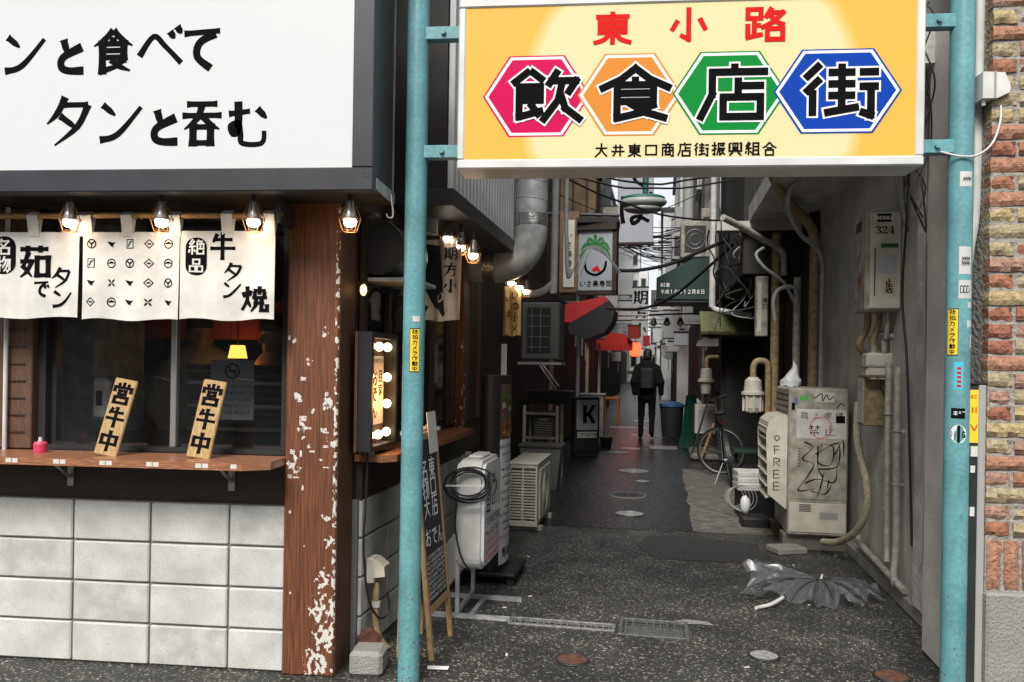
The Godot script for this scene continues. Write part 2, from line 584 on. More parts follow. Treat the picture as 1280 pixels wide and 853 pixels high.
func stones(sd: int, base: Color, count: int, rmin: float, rmax: float, tones: Array, size: int) -> Image:
	var r := RandomNumberGenerator.new()
	r.seed = sd
	var im := Image.create(size, size, false, Image.FORMAT_RGB8)
	im.fill(base)
	for k in count:
		var x := r.randi() % size
		var y := r.randi() % size
		var rad := r.randf_range(rmin, rmax) * (0.55 + 0.45 * r.randf())
		var c: Color = tones[r.randi() % tones.size()]
		c = c.lightened(r.randf() * 0.12).darkened(r.randf() * 0.25)
		var st := r.randf_range(0.6, 1.5)
		var n := int(ceil(rad * 1.5))
		for dy in range(-n, n + 1):
			for dx in range(-n, n + 1):
				if dx * dx * st + dy * dy / st <= rad * rad:
					im.set_pixel(posmod(x + dx, size), posmod(y + dy, size), c)
	return im

func peel_image() -> Image:
	# brown boards with white paper scraps and flaked paint, for the corner post
	var w := 192
	var h := 1600
	var im := Image.create(w, h, false, Image.FORMAT_RGB8)
	var g := FastNoiseLite.new()
	g.frequency = 0.02
	g.seed = 5
	var p := FastNoiseLite.new()
	p.frequency = 0.03
	p.seed = 11
	p.fractal_octaves = 5
	var q := FastNoiseLite.new()
	q.frequency = 0.006
	q.seed = 21
	var spots := [[0.1, 0.30, 0.09], [0.72, 0.285, 0.07], [0.45, 0.35, 0.06], [0.2, 0.42, 0.08], [0.8, 0.43, 0.12], [0.5, 0.45, 0.05], [0.3, 0.49, 0.1], [0.85, 0.52, 0.08], [0.45, 0.52, 0.06], [0.2, 0.56, 0.12], [0.35, 0.61, 0.04], [0.8, 0.80, 0.14], [0.75, 0.86, 0.18], [0.85, 0.92, 0.2], [0.7, 0.97, 0.2], [0.9, 0.72, 0.1], [0.8, 0.67, 0.07], [0.12, 0.66, 0.04], [0.4, 0.73, 0.03], [0.13, 0.83, 0.03]]
	for y in h:
		for x in w:
			var fx := float(x) / w
			var fy := float(y) / h
			var grain := g.get_noise_2d(x * 6.0, y * 0.22) * 0.75 + g.get_noise_2d(x * 22.0, y * 0.6) * 0.28
			var c := Color(0.31, 0.17, 0.09).lerp(Color(0.53, 0.31, 0.17), clampf(0.5 + grain, 0, 1))
			if absf(fmod(fx * 3.0 + 0.02, 1.0) - 0.5) > 0.485:
				c = c.darkened(0.3)
			var nz := p.get_noise_2d(x * 1.3, y * 1.0)
			var amount := -0.62 + 0.1 * q.get_noise_2d(x, y)
			for s in spots:
				var dx: float = (fx - s[0]) * 1.0
				var dy: float = (fy - s[1]) * 7.5
				amount = maxf(amount, -0.02 - (dx * dx + dy * dy) / (s[2] * s[2]) * 0.25 + s[2] * 1.25 + 0.05)
			if fx > 0.93:
				amount = maxf(amount, 0.02 + 0.45 * q.get_noise_2d(7.0, y * 2.0))
			if nz + amount > 0.13:
				c = Color(0.86, 0.85, 0.82).darkened(0.12 * absf(grain))
			im.set_pixel(x, y, c)
	var r := RandomNumberGenerator.new()
	r.seed = 3
	for k in 16:
		var sw := r.randi_range(6, 26)
		var sh := r.randi_range(5, 18)
		var sx := r.randi_range(4, w - 40)
		var sy := int(h * r.randf_range(0.38, 0.6))
		for yy in sh:
			for xx in sw:
				if p.get_noise_2d((sx + xx) * 5.0, (sy + yy) * 5.0) < 0.22:
					im.set_pixel(sx + xx, sy + yy, Color(0.87, 0.86, 0.83))
	return im

func materials() -> void:
	T.blotch = ntex(0.008, 0.84, 1.0, 1)
	T.fine = ntex(0.09, 0.84, 1.0, 2, FastNoiseLite.TYPE_SIMPLEX, 3)
	T.grime = ntex(0.014, 0.62, 1.0, 4, FastNoiseLite.TYPE_SIMPLEX_SMOOTH, 5)
	T.wood = ntex(0.03, 0.6, 1.0, 6, FastNoiseLite.TYPE_SIMPLEX, 4)
	T.bump = ntex(0.06, 0.0, 6.0, 7, FastNoiseLite.TYPE_SIMPLEX, 4, 512, true)
	T.rough = ntex(0.02, 0.0, 9.0, 8, FastNoiseLite.TYPE_SIMPLEX, 5, 512, true)
	T.cloth = ntex(0.012, 0.0, 5.0, 9, FastNoiseLite.TYPE_SIMPLEX_SMOOTH, 3, 512, true)
	T.rg = ntex(0.02, 0.45, 1.0, 12, FastNoiseLite.TYPE_SIMPLEX_SMOOTH, 5)
	var im := stones(1, Color(0.24, 0.24, 0.236), 24000, 2.0, 4.8, [Color(0.46, 0.46, 0.44), Color(0.56, 0.55, 0.52), Color(0.32, 0.32, 0.31), Color(0.26, 0.26, 0.26), Color(0.18, 0.18, 0.18), Color(0.42, 0.4, 0.37), Color(0.22, 0.22, 0.22), Color(0.3, 0.3, 0.3), Color(0.72, 0.71, 0.67)], 1024)
	T.asphalt = ImageTexture.create_from_image(im)
	var nm: Image = im.duplicate()
	nm.convert(Image.FORMAT_RGBA8)
	nm.bump_map_to_normal_map(3.0)
	T.asphalt_n = ImageTexture.create_from_image(nm)
	var im2 := stones(2, Color(0.2, 0.205, 0.21), 22000, 0.9, 2.2, [Color(0.33, 0.33, 0.33), Color(0.17, 0.17, 0.17), Color(0.26, 0.26, 0.26), Color(0.24, 0.24, 0.25), Color(0.48, 0.48, 0.46)], 512)
	T.tar = ImageTexture.create_from_image(im2)
	var im3 := stones(3, Color(0.94, 0.94, 0.93), 8000, 0.6, 1.6, [Color(0.8, 0.79, 0.76), Color(1.0, 1.0, 0.99), Color(0.64, 0.63, 0.6), Color(0.9, 0.89, 0.86)], 512)
	T.cement = ImageTexture.create_from_image(im3)
	var nm3: Image = im3.duplicate()
	nm3.convert(Image.FORMAT_RGBA8)
	nm3.bump_map_to_normal_map(2.5)
	T.cement_n = ImageTexture.create_from_image(nm3)
	T.peel = ImageTexture.create_from_image(peel_image())

	M.asphalt = mat(1.0, 0.985, 0.95, 0.6, {"tex": T.asphalt, "scale": 0.52, "normal": T.asphalt_n, "bump": 0.9, "dirt": T.grime, "dscale": 0.28})
	M.tar = mat(0.26, 0.275, 0.29, 0.42, {"tex": T.tar, "scale": 1.6, "normal": T.bump, "bump": 0.35, "dirt": T.blotch, "dscale": 0.31})
	M.tar.roughness_texture = T.rg
	M.tar.roughness = 0.34
	M.tar_dry = mat(0.75, 0.75, 0.75, 0.7, {"tex": T.tar, "scale": 1.3, "normal": T.bump, "bump": 0.5})
	M.paving = mat(0.24, 0.232, 0.21, 0.75, {"tex": T.grime, "scale": 0.9, "normal": T.rough, "bump": 0.5, "dirt": T.cement, "dscale": 1.4})
	M.block = mat(0.72, 0.725, 0.71, 0.85, {"tex": T.cement, "scale": 2.2, "normal": T.cement_n, "bump": 0.5, "dirt": T.blotch, "dscale": 0.9})
	M.block2 = mat(0.65, 0.655, 0.64, 0.85, {"tex": T.cement, "scale": 2.2, "normal": T.cement_n, "bump": 0.5, "dirt": T.blotch, "dscale": 1.7})
	M.mortar = mat(0.2, 0.2, 0.19, 0.9, {"tex": T.fine, "scale": 1.5})
	M.concrete = mat(0.36, 0.355, 0.34, 0.85, {"tex": T.cement, "scale": 1.5, "normal": T.bump, "bump": 0.5, "dirt": T.blotch, "dscale": 0.9})
	M.stucco = mat(0.74, 0.73, 0.7, 0.9, {"tex": T.cement, "scale": 0.9, "normal": T.asphalt_n, "bump": 1.6, "dirt": T.blotch, "dscale": 0.55})
	M.plaster = mat(0.68, 0.67, 0.64, 0.85, {"tex": T.blotch, "scale": 0.5, "normal": T.bump, "bump": 0.2, "dirt": T.blotch, "dscale": 1.1})
	M.post = mat(0.85, 0.85, 0.85, 0.65)
	M.post.albedo_texture = T.peel
	M.post.uv1_scale = Vector3(1.0 / 0.255, 1.0 / 2.3, 1)
	M.post.uv1_offset = Vector3(1.447 / 0.255, 0, 0)
	M.brown = mat(0.15, 0.075, 0.04, 0.6, {"tex": T.wood, "scale": Vector3(9, 0.6, 9)})
	M.brown_dark = mat(0.045, 0.025, 0.016, 0.65, {"tex": T.wood, "scale": Vector3(8, 0.5, 8)})
	M.brown_x = mat(0.07, 0.04, 0.026, 0.6, {"tex": T.wood, "scale": Vector3(0.5, 7, 7)})
	M.counter = mat(0.46, 0.2, 0.1, 0.38, {"tex": T.wood, "scale": Vector3(0.7, 9, 9), "coat": 0.25})
	M.counter_d = mat(0.4, 0.17, 0.075, 0.38, {"tex": T.wood, "scale": Vector3(9, 9, 0.7), "coat": 0.25})
	M.raw_wood = mat(0.5, 0.32, 0.15, 0.65, {"tex": T.wood, "scale": Vector3(9, 0.9, 9)})
	M.raw_wood_x = mat(0.5, 0.3, 0.12, 0.55, {"tex": T.wood, "scale": Vector3(0.6, 8, 8)})
	M.plaque = mat(0.62, 0.4, 0.17, 0.5, {"tex": T.wood, "scale": Vector3(14, 1.2, 14), "world": false})
	M.ink = mat(0.008, 0.008, 0.009, 0.85, {"spec": 0.0})
	M.white_ink = mat(0.8, 0.8, 0.79, 0.6)
	M.red_ink = mat(0.6, 0.015, 0.012, 0.6, {"spec": 0.15})
	M.slate = mat(0.035, 0.037, 0.045, 0.42, {"tex": T.blotch, "scale": 0.8})
	M.acrylic = mat(0.62, 0.635, 0.645, 0.16, {"coat": 0.5})
	M.alu_white = mat(0.74, 0.74, 0.73, 0.4, {"tex": T.blotch, "scale": 0.6})
	M.teal = mat(0.17, 0.43, 0.46, 0.4, {"tex": T.fine, "scale": 0.7, "dirt": T.blotch, "dscale": Vector3(2.0, 0.9, 2.0)})
	M.teal_chip = mat(0.16, 0.1, 0.06, 0.8)
	M.steel = mat(0.5, 0.5, 0.49, 0.34, {"metal": 0.9, "tex": T.blotch, "scale": 0.9})
	M.galv = mat(0.58, 0.6, 0.61, 0.34, {"metal": 0.12, "tex": T.grime, "scale": 0.8})
	M.tape = mat(0.6, 0.6, 0.6, 0.25, {"metal": 0.9, "normal": T.cloth, "bump": 0.8, "scale": 3.0})
	M.dark_metal = mat(0.03, 0.03, 0.032, 0.45, {"tex": T.blotch, "scale": 0.9})
	M.black = mat(0.012, 0.012, 0.013, 0.5)
	M.rubber = mat(0.014, 0.014, 0.015, 0.7)
	M.frame_dark = mat(0.05, 0.05, 0.052, 0.35, {"metal": 0.5})
	M.alu = mat(0.38, 0.38, 0.37, 0.4, {"metal": 0.7})
	M.glass = mat(0.03, 0.035, 0.035, 0.03)
	M.glass.transparency = BaseMaterial3D.TRANSPARENCY_ALPHA
	M.glass.albedo_color.a = 0.12
	M.vinyl = mat(0.16, 0.17, 0.185, 0.22)
	M.vinyl.transparency = BaseMaterial3D.TRANSPARENCY_ALPHA
	M.vinyl.albedo_color.a = 0.4
	M.dark_glass = mat(0.012, 0.014, 0.016, 0.08)
	M.cloth = mat(0.8, 0.785, 0.74, 0.9, {"tex": T.blotch, "scale": 1.1, "normal": T.cloth, "bump": 0.4, "rim": 0.15})
	M.cloth.backlight_enabled = true
	M.cloth.backlight = Color(0.25, 0.24, 0.2)
	M.cloth_yellow = mat(0.62, 0.44, 0.17, 0.9, {"tex": T.blotch, "scale": 1.3, "normal": T.cloth, "bump": 0.5})
	M.cage = mat(0.3, 0.14, 0.05, 0.35, {"metal": 0.8})
	M.bulb = mat(1.0, 0.93, 0.82, 0.4, {"glow": 3.0})
	M.globe = mat(1.0, 0.78, 0.45, 0.4, {"glow": 1.9})
	M.beige = mat(0.64, 0.61, 0.52, 0.5, {"tex": T.blotch, "scale": 1.2, "dirt": T.grime, "dscale": 0.9})
	M.beige_clean = mat(0.66, 0.635, 0.55, 0.48, {"tex": T.blotch, "scale": 1.0})
	M.cream = mat(0.55, 0.52, 0.43, 0.55, {"tex": T.blotch, "scale": 1.4})
	M.white_plastic = mat(0.66, 0.66, 0.64, 0.42, {"tex": T.blotch, "scale": 1.3})
	M.foam = mat(0.7, 0.71, 0.71, 0.7, {"tex": T.fine, "scale": 2.0})
	M.pipe = mat(0.58, 0.56, 0.5, 0.5, {"tex": T.grime, "scale": 1.6})
	M.pipe_tan = mat(0.5, 0.38, 0.21, 0.6, {"tex": T.grime, "scale": 1.8})
	M.pipe_grey = mat(0.4, 0.41, 0.42, 0.45, {"tex": T.blotch, "scale": 1.6})
	M.lagging = mat(0.6, 0.54, 0.4, 0.75, {"tex": T.grime, "scale": 2.5, "normal": T.cloth, "bump": 0.7})
	M.cable = mat(0.015, 0.015, 0.016, 0.5)
	M.cable_grey = mat(0.35, 0.36, 0.37, 0.5)
	M.board_black = mat(0.02, 0.021, 0.022, 0.75, {"tex": T.blotch, "scale": 2.0})
	M.yellow = mat(0.8, 0.55, 0.03, 0.5)
	M.sign_amber = mat(0.68, 0.42, 0.075, 0.4, {"spec": 0.25})
	M.sign_pale = mat(0.68, 0.61, 0.34, 0.4, {"spec": 0.25})
	M.pink = mat(0.55, 0.004, 0.085, 0.4, {"spec": 0.2})
	M.orange = mat(0.62, 0.23, 0.035, 0.4, {"spec": 0.2})
	M.green = mat(0.004, 0.22, 0.035, 0.4, {"spec": 0.2})
	M.blue = mat(0.005, 0.05, 0.36, 0.4, {"spec": 0.2})
	M.red_cloth = mat(0.5, 0.02, 0.022, 0.7, {"tex": T.blotch, "scale": 0.7})
	M.red_glow = mat(0.9, 0.06, 0.02, 0.5, {"glow": 1.6})
	M.green_cloth = mat(0.025, 0.055, 0.05, 0.75, {"tex": T.blotch, "scale": 0.7})
	M.moss = mat(0.2, 0.22, 0.1, 0.85, {"tex": T.grime, "scale": 1.5})
	M.net = mat(0.01, 0.12, 0.075, 0.7)
	M.rust = mat(0.16, 0.07, 0.04, 0.8, {"tex": T.grime, "scale": 3.0})
	M.rubbish = mat(0.6, 0.62, 0.63, 0.5)
	M.siding = mat(0.62, 0.64, 0.65, 0.5, {"tex": T.blotch, "scale": 0.6})
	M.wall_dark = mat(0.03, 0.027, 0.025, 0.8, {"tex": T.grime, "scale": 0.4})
	M.wall_tan = mat(0.24, 0.17, 0.095, 0.8, {"tex": T.grime, "scale": 0.35})
	M.wall_grey = mat(0.2, 0.2, 0.195, 0.85, {"tex": T.grime, "scale": 0.3})
	M.wall_pale = mat(0.6, 0.62, 0.64, 0.85, {"tex": T.blotch, "scale": 0.2})
	M.iron = mat(0.1, 0.1, 0.1, 0.45, {"metal": 0.6, "tex": T.grime, "scale": 4.0})
	M.iron_pale = mat(0.55, 0.55, 0.54, 0.35, {"metal": 0.25, "tex": T.grime, "scale": 3.0})
	M.grate = mat(0.36, 0.36, 0.35, 0.45, {"metal": 0.4, "tex": T.grime, "scale": 3.0})
	M.grate_dark = mat(0.2, 0.2, 0.195, 0.45, {"metal": 0.4, "tex": T.grime, "scale": 3.0})
	M.paper = mat(0.7, 0.68, 0.62, 0.8, {"tex": T.fine, "scale": 2.0})
	M.bricks = []
	for c in [[0.58, 0.25, 0.14], [0.64, 0.32, 0.2], [0.5, 0.2, 0.12], [0.68, 0.54, 0.28], [0.6, 0.5, 0.3], [0.58, 0.34, 0.24]]:
		M.bricks.append(mat(c[0], c[1], c[2], 0.9, {"tex": T.grime, "scale": 4.0, "normal": T.rough, "bump": 1.2, "dirt": T.fine, "dscale": 5.0}))

func camera_and_light() -> void:
	var cam := Camera3D.new()
	cam.name = "camera"
	add_child(cam)
	cam.position = Vector3(0, 1.5, 0)
	cam.rotation = Vector3(0, deg_to_rad(5.6), deg_to_rad(0.9))
	cam.projection = Camera3D.PROJECTION_FRUSTUM
	cam.near = 0.05
	cam.far = 600.0
	cam.size = 0.05 * 0.853
	cam.frustum_offset = Vector2(0, 0.05 * 0.029)
	cam.current = true
	var e := Environment.new()
	e.background_mode = Environment.BG_SKY
	var sm := ProceduralSkyMaterial.new()
	sm.sky_top_color = Color(0.86, 0.88, 0.91)
	sm.sky_horizon_color = Color(0.9, 0.92, 0.94)
	sm.ground_bottom_color = Color(0.3, 0.3, 0.3)
	sm.ground_horizon_color = Color(0.6, 0.6, 0.6)
	sm.sun_angle_max = 1.0
	sm.sky_energy_multiplier = 0.68
	sm.ground_energy_multiplier = 0.68
	e.sky = Sky.new()
	e.sky.sky_material = sm
	e.tonemap_mode = Environment.TONE_MAPPER_LINEAR
	e.tonemap_exposure = 2.85
	e.sdfgi_enabled = true
	e.ssao_enabled = true
	e.ssil_enabled = true
	var we := WorldEnvironment.new()
	we.name = "environment"
	we.environment = e
	add_child(we)
	var sun := DirectionalLight3D.new()
	sun.name = "sun"
	add_child(sun)
	sun.rotation = Vector3(deg_to_rad(-46), deg_to_rad(-12), 0)
	sun.light_energy = 0.5
	sun.light_angular_distance = 25.0
	sun.light_color = Color(1.0, 0.98, 0.95)
	sun.shadow_enabled = true

func _ready() -> void:
	rng.seed = 77
	camera_and_light()
	materials()
	glyphs()
	ground()
	eatery()
	eatery_front()
	gate()
	brick_corner()
	right_wall()
	left_alley()
	right_alley()
	far_alley()
	overhead()
	across_street()
	street_things()
	people()

func poly(a: Array) -> PackedVector2Array:
	var p := PackedVector2Array()
	for k in range(0, a.size(), 2):
		p.append(Vector2(a[k], a[k + 1]))
	return p

func sheet(pts: Array, y: float) -> MB:
	# polygon of alley coordinates (s, d) laid on the ground
	var b := MB.new()
	b.t = Transform3D(Basis(Vector3.RIGHT, -PI / 2), Vector3(0, y, 0))
	b.flat(poly(pts), 0.0)
	b.t = Transform3D()
	return b

func ground() -> void:
	var b := MB.new()
	# one sheet, open where the two drain pits lie
	for q in [[-250, 250, -60, 0.86], [-250, 250, 1.16, 300], [-250, 0.62, 0.86, 1.16], [0.62, 1.235, 0.86, 0.9], [0.62, 1.235, 1.03, 1.16], [1.235, 1.255, 0.86, 1.16], [1.645, 250, 0.86, 1.16]]:
		b.quad(Vector3(q[0], 0, -q[2]), Vector3(q[1], 0, -q[2]), Vector3(q[1], 0, -q[3]), Vector3(q[0], 0, -q[3]), Vector3.UP)
	struct("ground", b, M.asphalt, ALLEY.origin, AR)
	var edge := []
	for k in 26:
		edge.append_array([0.02 + 1.78 * k / 25.0, 3.76 + 0.035 * sin(k * 1.7) + 0.02 * sin(k * 4.1) + 0.05 * k / 25.0])
	edge.append_array([1.79, 8.35, 2.5, 8.5, 2.6, 14, 2.4, 60, -0.6, 60, -0.5, 20, -0.45, 9, -0.3, 4])
	struct("alley_road", sheet(edge, 0.004), M.tar, ALLEY.origin, AR)
	struct("road_patch", sheet([1.36, 3.5, 1.62, 3.62, 2.3, 3.44, 2.28, 2.78, 2.0, 2.72, 1.45, 2.7, 1.3, 3.1], 0.003), M.tar_dry, ALLEY.origin, AR)
	# concrete strip along the right side of the alley
	var strip := Node3D.new()
	strip.name = "concrete_pavement"
	add_child(strip)
	strip.transform = ALLEY
	strip.set_meta("kind", "structure")
	var ds := [3.84, 4.75, 5.5, 6.55, 7.3, 8.3]
	for k in 5:
		var d0: float = ds[k] + 0.008
		var d1: float = ds[k + 1] - 0.008
		var p := [1.78 + 0.02 * sin(k * 3.0), d0, 2.05, d0 + 0.01 * sin(k), 2.42, d0 + 0.03 * sin(k * 2.0), 2.9, d0, 2.9, d1, 2.3, d1 + 0.02 * sin(k + 1.0), 1.77 + 0.025 * sin(k * 5.0), d1, 1.79 - 0.02 * cos(k * 2.0), (d0 + d1) * 0.5]
		var mb := MB.new()
		mb.t = Transform3D(Basis(Vector3.RIGHT, -PI / 2), Vector3(0, 0.006 + 0.004 * (k % 2), 0))
		mb.prism(poly(p), -0.03, 0.006)
		put(mb, "slab", M.paving, strip)
	# road paint by the left pole
	var paint := sheet([0.37, 0.13, 0.47, 0.145, 0.465, 0.19, 0.36, 0.175], 0.005)
	struct("road_marking", paint, M.white_ink, ALLEY.origin, AR)

# ---------- corner eatery
func eatery() -> void:
	var o := thing("corner_eatery", "brown timber corner eatery with concrete block base and serving window", "building", Vector3(-1.45, 0, -3.72))
	var bw := W(o).span(-3.9, -1.44, 0, 0.8, -3.86, -3.735)
	var wall := put(bw, "block_wall", M.mortar, o)
	var bm: Array = []
	for w in [0.39, 0.275]:
		bm.append(MB.new().box(Vector3.ZERO, Vector3(w, 0.19, 0.1), 0.006).mesh())
	for row in 4:
		for k in 4:
			var x0: float = -1.735 - 0.4 * k
			piece(bm[0], "block", M.block if (row + k * 3) % 4 else M.block2, wall, Vector3(x0 - 0.195 + 1.45, 0.1 + 0.2 * row, -0.05 + 0.0015 * ((row * 7 + k * 5) % 3)), Vector3(0, 0, 0.002 * sin(row * 3 + k)))
		piece(bm[1], "block", M.block2 if row == 3 else M.block, wall, Vector3(-1.5875 + 1.45, 0.1 + 0.2 * row, -0.05))
	# side wall blocks along the alley
	var side := put(AL(o).span(-0.14, -0.03, 0, 0.8, -2.5, -0.2), "block_wall", M.mortar, o)
	var inv := o.transform.affine_inverse() * ALLEY
	for row in 4:
		for k in 6:
			var p := inv * Vector3(-0.065, 0.1 + 0.2 * row, -(0.42 + 0.4 * k))
			piece(bm[0], "block", M.block2 if (row + k) % 3 == 0 else M.block, side, p, Vector3(0, PI / 2 + AR, 0))
	# brown post at the corner
	put(W(o).span(-1.447, -1.192, 0, 2.3, -3.96, -3.7, 0.006), "post", M.post, o)
	put(W(o).span(-1.191, -1.189, 0, 2.3, -3.95, -3.71), "post_side", M.brown, o)
	# boards under the counter, header, left jamb
	put(W(o).span(-3.9, -1.447, 0.8, 1.0, -3.8, -3.76), "lower_board", M.brown_x, o)
	put(W(o).span(-3.9, -1.1, 2.24, 2.6, -3.95, -3.72), "header_beam", M.brown_dark, o)
	put(W(o).span(-2.96, -2.775, 1.04, 2.24, -3.82, -3.74, 0.005), "jamb", M.brown, o)
	var slots := W(o)
	for k in 9:
		slots.span(-2.93, -2.81, 1.12 + k * 0.085, 1.127 + k * 0.085, -3.738, -3.733)
	put(slots, "carving", M.brown_dark, o)
	put(W(o).span(-3.9, -2.96, 1.04, 2.24, -3.82, -3.745), "wall_board", M.brown_dark, o)
	put(W(o).cyl(Vector3(-2.9, 0.99, -3.72), Vector3(-2.9, 2.24, -3.72), 0.011, 0.011, 8), "conduit", M.white_plastic, o)
	# counter
	var c := W(o)
	c.t = c.t * Transform3D(Basis(Vector3.RIGHT, PI / 2), Vector3.ZERO)
	c.prism(poly([-3.9, -3.76, -1.447, -3.76, -1.447, -3.53, -1.55, -3.46, -3.9, -3.46]), -1.035, -1.0)
	var ct := put(c, "counter", M.counter, o)
	for x in [-2.66, -2.425, -2.2, -1.975, -1.74, -1.575]:
		for dx in [-0.016, 0.016]:
			if x == -1.575 and dx > 0:
				continue
			put(W(o).span(x + dx - 0.014, x + dx + 0.014, 1.009, 1.029, -3.4605, -3.4585), "price_tag", M.paper, ct)
	for x in [-2.57, -1.735]:
		var b := W(o)
		b.span(x - 0.016, x + 0.016, 0.86, 0.998, -3.762, -3.752)
		b.span(x - 0.016, x + 0.016, 0.985, 0.998, -3.752, -3.58)
		b.bar(Vector3(x, 0.9, -3.755), Vector3(x, 0.985, -3.63), 0.02, 0.006)
		put(b, "bracket", M.alu, ct)
	# window
	var win := put(W(o).span(-2.775, -2.73, 1.04, 2.24, -3.88, -3.78).span(-1.5, -1.447, 1.04, 2.24, -3.88, -3.78).span(-2.775, -1.447, 1.036, 1.06, -3.88, -3.78).span(-2.775, -1.447, 2.2, 2.24, -3.88, -3.78), "window_frame", M.frame_dark, o)
	put(W(o).span(-2.082, -2.052, 1.06, 2.2, -3.84, -3.8, 0.003), "mullion", M.alu, win)
	put(W(o).span(-2.73, -2.7, 1.06, 2.2, -3.86, -3.82), "mullion", M.frame_dark, win)
	put(W(o).span(-2.7, -2.082, 1.06, 2.2, -3.823, -3.817), "pane", M.glass, win)
	put(W(o).span(-2.052, -1.5, 1.06, 2.2, -3.833, -3.827), "pane", M.glass, win)
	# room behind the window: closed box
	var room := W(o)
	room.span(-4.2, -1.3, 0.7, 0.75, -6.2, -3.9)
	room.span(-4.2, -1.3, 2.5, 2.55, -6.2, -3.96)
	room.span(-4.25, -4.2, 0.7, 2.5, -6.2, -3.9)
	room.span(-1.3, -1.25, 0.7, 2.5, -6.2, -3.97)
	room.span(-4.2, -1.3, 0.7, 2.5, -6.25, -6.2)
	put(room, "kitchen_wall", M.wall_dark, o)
	# upper storey behind the white sign
	put(W(o).span(-3.9, -1.16, 2.6, 6.2, -6.4, -3.75), "upper_wall", M.wall_dark, o)
	put(W(o).span(-3.9, -1.15, 6.2, 6.35, -6.5, -3.6), "roof", M.dark_metal, o)
	# alley side: timber boards, openings
	var sb := AL(o)
	sb.span(-0.12, -0.055, 0.8, 2.5, -3.1, -0.22)
	put(sb, "side_wall", M.brown_dark, o)
	var plank := MB.new().box(Vector3.ZERO, Vector3(0.022, 1.36, 0.135), 0.003).mesh()
	for k in 8:
		piece(plank, "plank", M.brown_dark if k % 3 else M.brown, o, inv * Vector3(-0.045, 1.73, -(2.06 + 0.14 * k)), Vector3(0, AR, 0))
	var lw := put(AL(o).span(-0.055, -0.045, 1.1, 2.3, -1.95, -0.25), "side_window", M.dark_glass, o)
	for d in [0.25, 0.62, 1.05, 1.5, 1.93]:
		put(AL(o).span(-0.046, -0.02, 1.06, 2.34, -d - 0.03, -d + 0.02), "window_post", M.brown_dark, lw)
	put(AL(o).span(-0.05, 0.02, 1.0, 2.34, -2.22, -2.14), "peeling_post", M.post, o)
	put(AL(o).span(-0.05, -0.015, 0.8, 1.0, -2.4, -0.22), "lower_board", M.brown_dark, o)
	var sc := AL(o)
	sc.t = sc.t * Transform3D(Basis(Vector3.RIGHT, PI / 2), Vector3.ZERO)
	sc.prism(poly([-0.05, -0.2, 0.1, -0.2, 0.155, -0.26, 0.155, -1.98, 0.1, -2.06, -0.05, -2.06]), -1.03, -0.995)
	var s2 := put(sc, "side_counter", M.counter_d, o)
	for d in [0.5, 1.7]:
		put(AL(o).span(-0.03, -0.02, 0.86, 0.99, -d - 0.015, -d + 0.015).span(-0.02, 0.12, 0.98, 0.992, -d - 0.015, -d + 0.015), "bracket", M.alu, s2)
	# overhanging corrugated upper storey over the alley
	var cor := thing("corrugated_overhang", "grey corrugated metal overhang with black lower edge above the alley", "overhang", ap(0, 2.38, 0.6), AR)
	var cb := MB.new()
	var d := 0.62
	while d < 2.6:
		var pr := [[0.0, 0.0], [0.02, 0.028], [0.05, 0.028], [0.07, 0.0], [0.09, 0.0]]
		for k in 4:
			var a: Array = pr[k]
			var e: Array = pr[k + 1]
			cb.quad(Vector3(0.3 + a[1], 0.07, -(d - 0.6) - a[0]), Vector3(0.3 + e[1], 0.07, -(d - 0.6) - e[0]), Vector3(0.3 + e[1], 2.6, -(d - 0.6) - e[0]), Vector3(0.3 + a[1], 2.6, -(d - 0.6) - a[0]), Vector3(1, 0, 0))
		d += 0.09
	put(cb, "corrugated_sheet", M.siding, cor)
	put(MB.new().span(0.0, 0.295, 0.03, 2.6, -2.02, 0.0), "core_wall", M.wall_dark, cor)
	put(MB.new().span(-0.02, 0.345, -0.02, 0.075, -2.06, 0.02, 0.004), "lower_edge", M.dark_metal, cor)

func cage_lamp(label: String, pos: Vector3, ry := 0.0, grp := "", light := true) -> Node3D:
	var o := thing("cage_lamp", label, "lamp", pos, ry, grp)
	put(MB.new().cyl(Vector3(0, 0.05, 0), Vector3(0, 0.11, 0), 0.012, 0.012, 8), "stem", M.dark_metal, o)
	put(MB.new().lathe(Vector3.ZERO, [Vector2(0, 0.062), Vector2(0.018, 0.06), Vector2(0.022, 0.035), Vector2(0.03, 0.0), Vector2(0.032, -0.022), Vector2(0.028, -0.024)], 16), "socket", M.steel, o)
	put(MB.new().lathe(Vector3.ZERO, [Vector2(0.028, -0.02), Vector2(0.031, -0.034), Vector2(0.026, -0.048), Vector2(0.013, -0.056), Vector2(0, -0.058)], 14), "bulb", M.bulb, o)
	var c := MB.new()
	for k in 6:
		var a := TAU * k / 6.0
		var q := Vector3(cos(a), 0, sin(a))
		c.tube([q * 0.02 + Vector3(0, 0.05, 0), q * 0.05 + Vector3(0, -0.02, 0), q * 0.032 + Vector3(0, -0.075, 0)], 0.0022, 5)
	c.ring(Vector3(0, -0.02, 0), Vector3.UP, 0.05, 0.0022, 18, 5)
	c.ring(Vector3(0, -0.075, 0), Vector3.UP, 0.032, 0.0022, 14, 5)
	put(c, "cage", M.cage, o)
	if light:
		var l := OmniLight3D.new()
		l.name = "bulb_light"
		l.position = Vector3(0, -0.066, 0)
		l.light_energy = 0.008
		l.light_color = Color(1.0, 0.88, 0.72)
		l.light_size = 0.03
		l.omni_range = 12.0
		l.omni_attenuation = 2.0
		l.shadow_enabled = true
		o.add_child(l)
	return o

